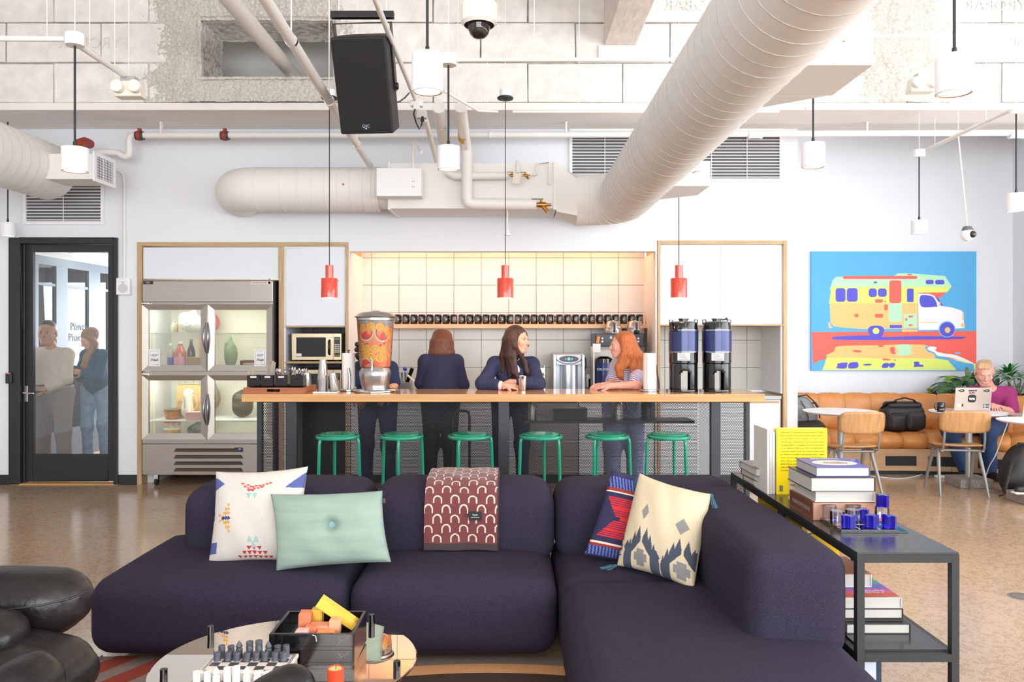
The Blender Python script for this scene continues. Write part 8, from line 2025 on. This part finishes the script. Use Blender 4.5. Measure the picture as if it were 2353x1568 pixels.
tag(MB().tube(cat([P(2308, 950, 8.12), P(2315, 960, 8.1), P(2314, 975, 8.1), P(2305, 1000, 8.1), P(2294, 1030, 8.12), P(2286, 1050, 8.12), P(2274, 1070, 8.14), P(2266, 1092, 8.16), Vector((PX(2255, 8.2), 8.16, .012)), Vector((PX(2225, 8.2), 8.24, .008)), Vector((PX(2200, 8.25), 8.25, .008))]), .005, 6).build('laptop_cable', WC, smooth=60), 'white laptop cable dangling from the laptop table to the floor', 'cord')
fd = thing('floor_drain', 'round steel drain cover set in the floor at the picture edge', 'drain', (2.99, 4.67, .0005)); MB().lathe([(0, .003), (.07, .003), (.075, 0)], n=32, cap=False).build('cover', STEEL, fd); MB().lathe([(.055, .0035), (.058, .0035)], n=32, cap=False).build('ring', BLACKP, fd)
# ------------------------------------------------------------------ the people
V3 = lambda *a: Vector(a)
def hairmat(name, c, c2): return M(name, c, .45, noise=(12, .3), col2=c2, stretch=(14, 14, 1.2), bump=(40, .5, .006), spec=.5)
def garment_top(J, sc, fem, fat, infl, sleeve=1.0, hem=None, cuff=None):
    F = Field(); Rt = J['Rt']; i_ = infl
    F.ell(J['chest'], Vector((.155 if fem else .175, .105, .17)) * sc * fat + V3(i_, i_, i_ * .3), Rt, .06); F.ell(J['waist'], Vector((.125 if fem else .15, .095, .15)) * sc * fat + V3(i_ * 1.5, i_ * 1.5, i_), Rt, .08)
    F.cap(Vector(J['sho'][0]), Vector(J['sho'][1]), .058 * sc + i_, None, .06)
    if fem:
        for x in (-1, 1): F.ell(Vector(J['chest']) + Rt @ V3(x * .075, -.085, -.02), (.064 + i_, .057 + i_, .064 + i_), None, .05)
    if hem is not None: F.ell(J['pelvis'] + Rt @ V3(0, 0, .03), Vector((.165, .118, hem)) * sc * fat + V3(i_, i_, 0), Rt, .08)
    for k in (0, 1):
        s_, e_, w_ = Vector(J['sho'][k]), Vector(J['elb'][k]), Vector(J['wri'][k])
        if sleeve <= .5: F.chain([s_, s_.lerp(e_, sleeve * 2)], [.054 * sc * fat + i_, .050 * sc + i_ * 1.6], .03)
        else: F.chain([s_, e_, e_.lerp(w_, (sleeve - .5) * 2)], [.054 * sc * fat + i_, .043 * sc + i_ * 1.2, .031 * sc + i_ * 1.3], .03)
    return F
def garment_legs(J, sc, fat, infl, full=1.0):
    F = Field(); F.ell(J['pelvis'], Vector((.163, .116, .125)) * sc * fat + V3(infl, infl, 0), J['Rt'], .08)
    for k in (0, 1): F.chain([J['hip'][k], J['kne'][k], Vector(J['kne'][k]).lerp(J['ank'][k], full)], [.09 * sc * fat + infl, .06 * sc + infl, .046 * sc + infl * 1.2], .05)
    return F
def shoes(J, t, mat, off, sole=None):
    for k in (0, 1):
        F = Field(); a, b_ = Vector(J['ank'][k]) + V3(0, 0, -.035), Vector(J['toe'][k]); F.cap(a, b_, .046, .038, .03); F.cap(Vector(J['ank'][k]), a, .046, .048, .03); F.build('shoe', mat, t, .008, off=off)
def person(label, J, sk, sc=1.0, fem=False, fat=1.0, h=.0058, hands=(), brow=BROW, hs=1.0, down=0.0, lips=LIPS, face=True):
    base = V3(J['pelvis'].x, J['pelvis'].y, 0); t = thing('person', label, 'person', base)
    F = human(J, sc, fem, fat); T = head(F, J['head'], J['Rh'], hs, fem)
    for (k, d, n_, side, curl) in hands: hand(F, J['wri'][k], d, n_, side, curl, sc * (.92 if fem else 1.0))
    body = F.build('body', sk, t, h, off=base)
    if face: face_parts(T, J['Rh'], hs, body, base, brow, lips, down)
    return t, T, base
def stand_legs(J, x, y, w_=.095, foot=(0, -1), zf=.0):
    J['hip'] = [V3(x - w_, y, .90), V3(x + w_, y, .90)]; J['kne'] = [V3(x - w_ - .01, y - .01, .49), V3(x + w_ + .01, y - .01, .49)]; J['ank'] = [V3(x - w_ - .015, y + .02, .085), V3(x + w_ + .015, y + .02, .085)]
    J['toe'] = [a + V3(foot[0] * .15, foot[1] * .15, -.045) for a in J['ank']]
SKL = skin('light_rose', (226, 170, 146)); SKM = skin('warm_tan', (222, 160, 130)); SKP = skin('pale_freckled', (230, 168, 150))
NAVYB = M('navy_blazer_wool', (42, 50, 84), .8, noise=(80, .12), bump=(120, .2, .004)); NAVYK = M('navy_knit_wool', (46, 46, 76), .9, noise=(120, .15), bump=(160, .3, .004)); DENIM = M('dark_denim', (40, 54, 84), .85, noise=(60, .2)); BLKT = M('black_trouser', (28, 30, 40), .85)
# --- woman in the navy blazer leaning on the bar
J = {'Rt': yawR(8, 14), 'Rh': yawR(58, 2), 'head': V3(.050, 7.20, 1.482), 'neck': V3(.02, 7.30, 1.30), 'chest': V3(.012, 7.36, 1.155), 'waist': V3(.0, 7.45, 1.0), 'pelvis': V3(-.01, 7.53, .93),
     'sho': [V3(-.155, 7.31, 1.262), V3(.18, 7.32, 1.258)], 'elb': [V3(-.262, 7.09, 1.098), V3(.235, 7.10, 1.098)], 'wri': [V3(-.055, 6.985, 1.083), V3(-.015, 7.045, 1.112)]}
stand_legs(J, -.01, 7.53)
t, T, b0 = person('woman with long dark hair in a navy blazer leaning on the bar', J, SKL, .98, True, .95, hands=((0, (1, -.05, -.05), (-.1, -.55, .8), 1, .55), (1, (-1, -.25, -.22), (0, -.15, 1), -1, .55)), hs=1.03, brow=M('brow_dark', (52, 34, 28), .8))
garment_top(J, .98, True, .95, .016, .82, .13).build('blazer', NAVYB, t, .008, off=b0)
for s, q in ((-1, -.05), (1, .075)): MB().prism([V3(.03 + q * .3, 7.185, 1.255) - b0, V3(.03 + q * 1.05, 7.195, 1.215) - b0, V3(.03 + q * .85, 7.155, 1.13) - b0, V3(.045 + q * .12, 7.135, 1.085) - b0], (0, .012, 0)).build('lapel', NAVYB, t, bevel=.003)
F = Field(); F.ell(V3(.045, 7.195, 1.175), (.036, .030, .085), None, .02); F.build('blouse', M('white_blouse', (236, 226, 232), .8), t, .006, off=b0)
F = Field(); F.cap(J['elb'][0].lerp(J['wri'][0], .62), J['elb'][0].lerp(J['wri'][0], .74), .040, .042, .01); F.build('shirt_cuff', M('pink_cuff', (240, 206, 204), .8), t, .006, off=b0)
HB = hairmat('dark_brown_hair', (40, 25, 22), (84, 52, 40))
F = Field(); F.ell(T(0, .024, .048), (.086, .101, .090), J['Rh'], .02); F.sub(T(0, -.105, -.03), (.066, .075, .105), J['Rh'], .015)
for x0, y0, z0, w_ in ((.080, -.005, .02, .030), (.084, .025, .01, .034), (.072, .06, .0, .036), (.04, .088, .0, .038), (0, .096, 0, .038), (-.04, .09, 0, .038), (-.072, .06, 0, .036), (-.082, .025, .01, .030), (-.080, -.005, .02, .026)):
    p = T(x0, y0, z0); k = 1 if x0 > .03 else (-1 if x0 < -.03 else 0)
    end = V3(p.x + (.03 if p.y < 7.2 else -.03), p.y + (-.02 if p.y < 7.2 else .04), 1.20 - rng.uniform(0, .05)); q = p.lerp(end, .5) + V3(rng.uniform(-.015, .015), .01, 0)
    F.chain([T(x0 * .8, y0 * .8, .07), p, q, end, end + V3(rng.uniform(-.03, .03), -.015, -.05)], [.030, w_, w_ * .9, w_ * .6, .006], .02)
F.chain([T(.078, -.03, .06), T(.087, -.035, -.04), V3(-.015, 7.185, 1.27), V3(.0, 7.17, 1.19), V3(.03, 7.165, 1.12)], [.018, .024, .032, .028, .01], .02); F.chain([T(-.076, -.035, .05), T(-.084, -.03, -.05), V3(.115, 7.19, 1.28), V3(.135, 7.185, 1.20), V3(.16, 7.18, 1.14)], [.014, .018, .024, .022, .008], .02)
F.build('hair', HB, t, .0062, off=b0)
garment_legs(J, .98, .95, .010).build('jeans', DENIM, t, .009, off=b0); shoes(J, t, BLKT, b0)
tag(MB().lathe([(0, .001), (.029, 0), (.030, .004), (.040, .126), (.042, .128), (.0395, .127), (.029, .01)], n=32, cap=False).build('steel_tumbler', CUPS, smooth=40, loc=(.094, 6.955, BT + .0008)), 'steel tumbler in the hand of the woman in the navy blazer', 'cup')
# --- redhead listening
J = {'Rt': yawR(-58, 12), 'Rh': yawR(-88, 2), 'head': V3(.992, 7.20, 1.435), 'neck': V3(1.03, 7.27, 1.275), 'chest': V3(1.045, 7.33, 1.135), 'waist': V3(1.06, 7.42, .99), 'pelvis': V3(1.05, 7.50, .92),
     'sho': [V3(.985, 7.43, 1.235), V3(1.125, 7.195, 1.235)], 'elb': [V3(.93, 7.24, 1.092), V3(1.105, 7.045, 1.090)], 'wri': [V3(.83, 7.08, 1.085), V3(.862, 6.985, 1.084)]}
stand_legs(J, 1.05, 7.5)
t, T, b0 = person('redhead woman in a striped short sleeved blouse resting her arm on the bar', J, SKP, .98, True, 1.0, hands=((0, (-1, -.25, -.08), (0, -.3, 1), 1, .35), (1, (-1, .12, -.05), (-.1, -.4, .9), -1, .3)), hs=1.0, brow=M('brow_auburn', (134, 82, 56), .8))
STR = M('striped_blouse', (214, 212, 232), .8)
nt = STR.node_tree; tc = nt.nodes.new('ShaderNodeTexCoord'); wv = nt.nodes.new('ShaderNodeTexWave'); wv.inputs['Scale'].default_value = 26; wv.bands_direction = 'DIAGONAL'; rp = nt.nodes.new('ShaderNodeValToRGB'); rp.color_ramp.elements[0].color = (*lin((104, 110, 168)), 1); rp.color_ramp.elements[0].position = .25; rp.color_ramp.elements[1].color = (*lin((226, 222, 238)), 1); rp.color_ramp.elements[1].position = .45
nt.links.new(tc.outputs['Object'], wv.inputs['Vector']); nt.links.new(wv.outputs['Fac'], rp.inputs[0]); nt.links.new(rp.outputs[0], nt.nodes['Principled BSDF'].inputs['Base Color'])
garment_top(J, .98, True, 1.0, .014, .36, .14).build('blouse', STR, t, .008, off=b0)
HR = hairmat('copper_red_hair', (150, 74, 34), (214, 128, 66))
F = Field(); F.ell(T(0, .028, .042), (.084, .103, .089), J['Rh'], .02); F.sub(T(0, -.108, -.02), (.085, .085, .105), J['Rh'], .015)
for x0, y0, w_, ex, ez in ((.080, .03, .034, -.01, .17), (.078, .055, .036, .03, .20), (.062, .08, .038, .06, .22), (.03, .098, .038, .075, .22), (0, .1, .038, .075, .21), (-.04, .09, .036, .06, .2), (-.075, .05, .034, .03, .19), (.083, .005, .026, -.04, .18)):
    p = T(x0, y0, .0); e = p + V3(ex, -.02, -ez); F.chain([T(x0 * .85, y0 * .85, .07), p, p.lerp(e, .45) + V3(.018, -.008, 0), e, e + V3(-.02, -.015, -.04)], [.030, w_, w_ * 1.05, w_ * .85, .010], .02)
F.chain([T(.075, .01, -.04), V3(.985, 7.115, 1.31), V3(.955, 7.11, 1.24), V3(.965, 7.11, 1.175), V3(.99, 7.11, 1.13)], [.02, .034, .038, .032, .01], .02)
F.build('hair', HR, t, .0062, off=b0)
for k, r_ in ((0, .009), (1, .011), (2, .009)): MB().ball(T(.083, .004, -.045 - k * .022) - b0 + V3(-.004, -.006, 0), r_, 12, 8, (1, .5, 1.1)).build('earring_bead', M('coral_bead', (226, 140, 110), .4), t, smooth=180)
garment_legs(J, .98, 1.0, .025).build('skirt_trousers', M('pale_stripe_skirt', (156, 164, 206), .85, noise=(60, .2)), t, .009, off=b0); shoes(J, t, M('tan_shoe', (170, 120, 84), .5), b0)
# --- woman seen from behind at the worktop
X0, Y0 = PX(1014, 7.72), 7.72
J = {'Rt': yawR(180, 14), 'Rh': yawR(176, 24), 'head': V3(X0, 7.80, 1.435), 'neck': V3(X0, 7.74, 1.30), 'chest': V3(X0, 7.71, 1.165), 'waist': V3(X0 - .005, 7.67, 1.01), 'pelvis': V3(X0, 7.62, .92),
     'sho': [V3(X0 + .145, 7.71, 1.27), V3(X0 - .15, 7.71, 1.27)], 'elb': [V3(X0 + .205, 7.76, 1.04), V3(X0 - .195, 7.74, 1.06)], 'wri': [V3(X0 + .17, 7.96, .965), V3(X0 - .13, 7.96, .975)]}
J['hip'] = [V3(X0 + .09, 7.62, .90), V3(X0 - .09, 7.62, .90)]; J['kne'] = [V3(X0 + .09, 7.63, .49), V3(X0 - .09, 7.63, .49)]; J['ank'] = [V3(X0 + .1, 7.60, .085), V3(X0 - .1, 7.60, .085)]; J['toe'] = [a + V3(0, .15, -.045) for a in J['ank']]
t, T, b0 = person('person with reddish brown bob seen from behind at the worktop', J, SKL, .97, True, 1.0, .0075, hands=((0, (-.2, 1, -.1), (0, 0, 1), -1, .4), (1, (.2, 1, -.1), (0, 0, 1), 1, .4)), face=True)
garment_top(J, .97, True, 1.0, .016, .95, .20).build('cardigan', NAVYK, t, .009, off=b0)
HA = hairmat('auburn_brown_hair', (84, 42, 26), (140, 80, 48))
F = Field(); F.ell(T(0, .02, .05), (.088, .104, .088), J['Rh'], .02); F.sub(T(0, -.105, -.03), (.066, .07, .105), J['Rh'], .015)
for a in np.linspace(-.35 * PI, 1.35 * PI, 19):
    p = T(.084 * math.cos(a), .02 + .088 * math.sin(a), .0); F.chain([T(.06 * math.cos(a), .02 + .07 * math.sin(a), .09), p, V3(p.x * 1.0 + .012 * math.cos(a) * -1, p.y - .01, 1.355), V3(p.x - .014 * math.cos(a), p.y - .015, 1.315 - rng.uniform(0, .015))], [.03, .030, .030, .014], .02)
F.build('hair', HA, t, .0065, off=b0); garment_legs(J, .97, 1.0, .012).build('trousers', BLKT, t, .010, off=b0); shoes(J, t, BLKT, b0)
# --- person mostly hidden by the drink dispenser
X0 = PX(862, 7.42)
J = {'Rt': yawR(0, 16), 'Rh': yawR(10, 25), 'head': V3(X0 - .035, 7.33, 1.375), 'neck': V3(X0, 7.42, 1.26), 'chest': V3(X0, 7.47, 1.12), 'waist': V3(X0, 7.52, .98), 'pelvis': V3(X0, 7.56, .92), 'sho': [V3(X0 - .14, 7.43, 1.215), V3(X0 + .14, 7.43, 1.215)], 'elb': [V3(X0 - .20, 7.32, 1.06), V3(X0 + .19, 7.30, 1.07)], 'wri': [V3(X0 - .14, 7.24, .98), V3(X0 + .15, 7.22, 1.00)]}
stand_legs(J, X0, 7.56)
t, T, b0 = person('person with curly black hair in a navy tee hidden behind the drink dispenser', J, SKM, .97, True, 1.0, .0075, hands=((0, (.5, -.5, -.6), (0, -1, .3), 1, .5), (1, (-.5, -.5, -.6), (0, -1, .3), -1, .5)))
garment_top(J, .97, True, 1.0, .014, .40, .14).build('tee_shirt', M('navy_tee', (34, 50, 84), .9), t, .009, off=b0)
F = Field(); F.ell(T(0, .025, .045), (.088, .102, .088), J['Rh'], .02); F.sub(T(0, -.105, -.03), (.064, .07, .10), J['Rh'], .015); r = np.random.default_rng(3)
for k in range(60): a = r.uniform(-.3 * PI, 1.3 * PI); F.ell(T(.10 * math.cos(a) + r.uniform(-.02, .02), .03 + .09 * math.sin(a), r.uniform(-.20, .08)), (.024, .024, .024), None, .006)
F.build('hair', hairmat('black_curly_hair', (24, 20, 22), (52, 42, 40)), t, .0065, off=b0); garment_legs(J, .97, 1.0, .01).build('jeans', DENIM, t, .010, off=b0); shoes(J, t, BLKT, b0)
# --- man on the bench with the laptop
J = {'Rt': yawR(-22, 12), 'Rh': yawR(-20, 26), 'head': V3(PX(2262, 8.45), 8.45, 1.128), 'neck': V3(PX(2277, 8.56), 8.58, .945), 'chest': V3(PX(2280, 8.63), 8.64, .79), 'waist': V3(PX(2278, 8.70), 8.70, .64), 'pelvis': V3(PX(2268, 8.74), 8.74, .56),
     'sho': [V3(PX(2240, 8.60), 8.62, .90), V3(PX(2318, 8.56), 8.56, .895)], 'elb': [V3(PX(2226, 8.40), 8.40, .72), V3(PX(2330, 8.36), 8.40, .715)], 'wri': [V3(PX(2236, 8.24), 8.245, .795), V3(PX(2282, 8.23), 8.24, .795)],
     'hip': [V3(PX(2252, 8.70), 8.70, .54), V3(PX(2290, 8.68), 8.68, .54)], 'kne': [V3(PX(2182, 8.38), 8.38, .515), V3(PX(2272, 8.30), 8.30, .515)], 'ank': [V3(PX(2206, 8.52), 8.42, .09), V3(PX(2262, 8.50), 8.40, .09)]}
J['toe'] = [J['ank'][0] + V3(-.10, -.12, -.045), J['ank'][1] + V3(.0, -.15, -.045)]
t, T, b0 = person('man with short blond hair in a magenta tee working at the stickered laptop', J, SKP, 1.04, False, 1.0, .0062, hands=((0, (.3, -1, -.1), (0, 0, 1), 1, .35), (1, (-.3, -1, -.1), (0, 0, 1), -1, .35)), hs=1.13, brow=M('brow_blond', (176, 130, 92), .8), down=.5)
garment_top(J, 1.04, False, 1.0, .014, .44, .13).build('tee_shirt', M('magenta_tee', (156, 52, 112), .9, noise=(30, .1)), t, .008, off=b0)
HBL = hairmat('blond_hair', (176, 134, 92), (222, 186, 140))
F = Field(); F.ell(T(0, .014, .052), (.0775, .095, .074), J['Rh'], .015); F.sub(T(0, -.105, -.02), (.085, .06, .085), J['Rh'], .012)
for x_ in (-.045, -.02, .01, .035): F.chain([T(x_, .02, .106), T(x_ - .008, -.035, .100), T(x_ - .016, -.066, .080)], [.014, .018, .010], .02)
F.build('hair', HBL, t, .0062, off=b0)
garment_legs(J, 1.04, 1.0, .014).build('jeans', M('blue_denim', (44, 70, 112), .85, noise=(24, .25)), t, .009, off=b0); shoes(J, t, M('dark_sneaker', (44, 40, 40), .6), b0)
# --- man opening the glass door
X0 = PX(113, 8.55)
J = {'Rt': yawR(6, 4), 'Rh': yawR(10, 4), 'head': V3(X0, 8.52, 1.545), 'neck': V3(X0 + .01, 8.58, 1.37), 'chest': V3(X0 - .01, 8.60, 1.20), 'waist': V3(X0 - .01, 8.62, 1.03), 'pelvis': V3(X0 - .0, 8.63, .92),
     'sho': [V3(X0 - .165, 8.60, 1.315), V3(X0 + .165, 8.59, 1.31)], 'elb': [V3(X0 - .24, 8.60, 1.06), V3(X0 + .21, 8.50, 1.06)], 'wri': [V3(X0 - .26, 8.55, .83), V3(X0 + .085, 8.37, .965)]}
stand_legs(J, X0, 8.63, .10)
t, T, b0 = person('man in a cream shirt and grey trousers reaching for the handle behind the glass door', J, SKM, 1.0, False, 1.1, .0075, hands=((0, (0, -.1, -1), (-1, 0, 0), 1, .4), (1, (-.75, -.62, -.05), (.1, -.4, .85), -1, .6)), hs=1.12, brow=M('brow_black', (30, 26, 26), .8))
garment_top(J, 1.0, False, 1.1, .016, .93, .10).build('shirt', M('cream_shirt', (232, 214, 194), .85, noise=(14, .05), bump=(18, .3, .01)), t, .009, off=b0)
F = Field(); F.ell(T(0, .018, .052), (.080, .098, .084), J['Rh'], .02); F.sub(T(0, -.108, -.045), (.072, .066, .098), J['Rh'], .012); F.build('hair', hairmat('black_short_hair', (26, 24, 28), (56, 52, 54)), t, .007, off=b0)
garment_legs(J, 1.0, 1.1, .018).build('trousers', M('grey_khaki', (146, 134, 124), .85), t, .010, off=b0); shoes(J, t, BLKT, b0)
MB().tube([J['pelvis'] - b0 + J['Rt'] @ V3(.192 * math.cos(a), .142 * math.sin(a), .075) for a in np.linspace(0, 2 * PI, 33)[:-1]], .018, 6, closed=True, flat=1.0).build('belt', BLKG, t, smooth=60)
# --- woman with a phone in the office
X0 = PX(219, 9.15)
J = {'Rt': yawR(-35, 3), 'Rh': yawR(-48, 28), 'head': V3(X0 - .02, 9.08, 1.475), 'neck': V3(X0 + .0, 9.14, 1.34), 'chest': V3(X0, 9.15, 1.19), 'waist': V3(X0, 9.16, 1.03), 'pelvis': V3(X0, 9.17, .93), 'sho': [V3(X0 - .13, 9.21, 1.29), V3(X0 + .12, 9.07, 1.29)], 'elb': [V3(X0 - .16, 9.15, 1.05), V3(X0 + .12, 8.98, 1.05)], 'wri': [V3(X0 - .17, 8.99, 1.14), V3(X0 - .02, 8.93, 1.10)]}
stand_legs(J, X0, 9.17, .085, (-.6, -.8))
t, T, b0 = person('woman in a teal sweater and light jeans looking at her phone in the office', J, SKL, .95, True, .95, .0075, hands=((0, (-.5, -.5, .5), (-.3, .3, -.6), 1, .7), (1, (-1, -.2, .2), (0, -1, .2), -1, .6)))
garment_top(J, .95, True, .95, .016, .95, .16).build('sweater', M('teal_sweater', (28, 84, 112), .9, noise=(60, .15)), t, .009, off=b0)
HC = hairmat('ash_blond_hair', (120, 88, 64), (186, 146, 108))
F = Field(); F.ell(T(0, .024, .045), (.085, .101, .088), J['Rh'], .02); F.sub(T(0, -.105, -.03), (.064, .072, .105), J['Rh'], .015)
F.chain([T(.075, -.01, .02), T(.085, .0, -.06), V3(X0 - .02, 9.02, 1.27), V3(X0 - .03, 8.98, 1.17), V3(X0 - .03, 8.98, 1.10)], [.03, .034, .045, .04, .012], .02); F.chain([T(-.075, .02, .02), T(-.08, .05, -.08), V3(X0 - .05, 9.20, 1.25)], [.03, .034, .02], .02)
F.build('hair', HC, t, .007, off=b0); garment_legs(J, .95, .92, .010).build('jeans', M('light_denim', (142, 168, 190), .85, noise=(20, .2)), t, .010, off=b0); shoes(J, t, M('blush_shoe', (206, 166, 150), .6), b0)
ph = tag(MB().box(-.035, .035, -.004, .004, -.07, .07).build('phone', BLKG, bevel=.003, loc=(X0 - .225, 8.945, 1.185)), 'phone held by the woman in the teal sweater', 'phone'); ph.rotation_euler = (math.radians(-50), 0, math.radians(-35))
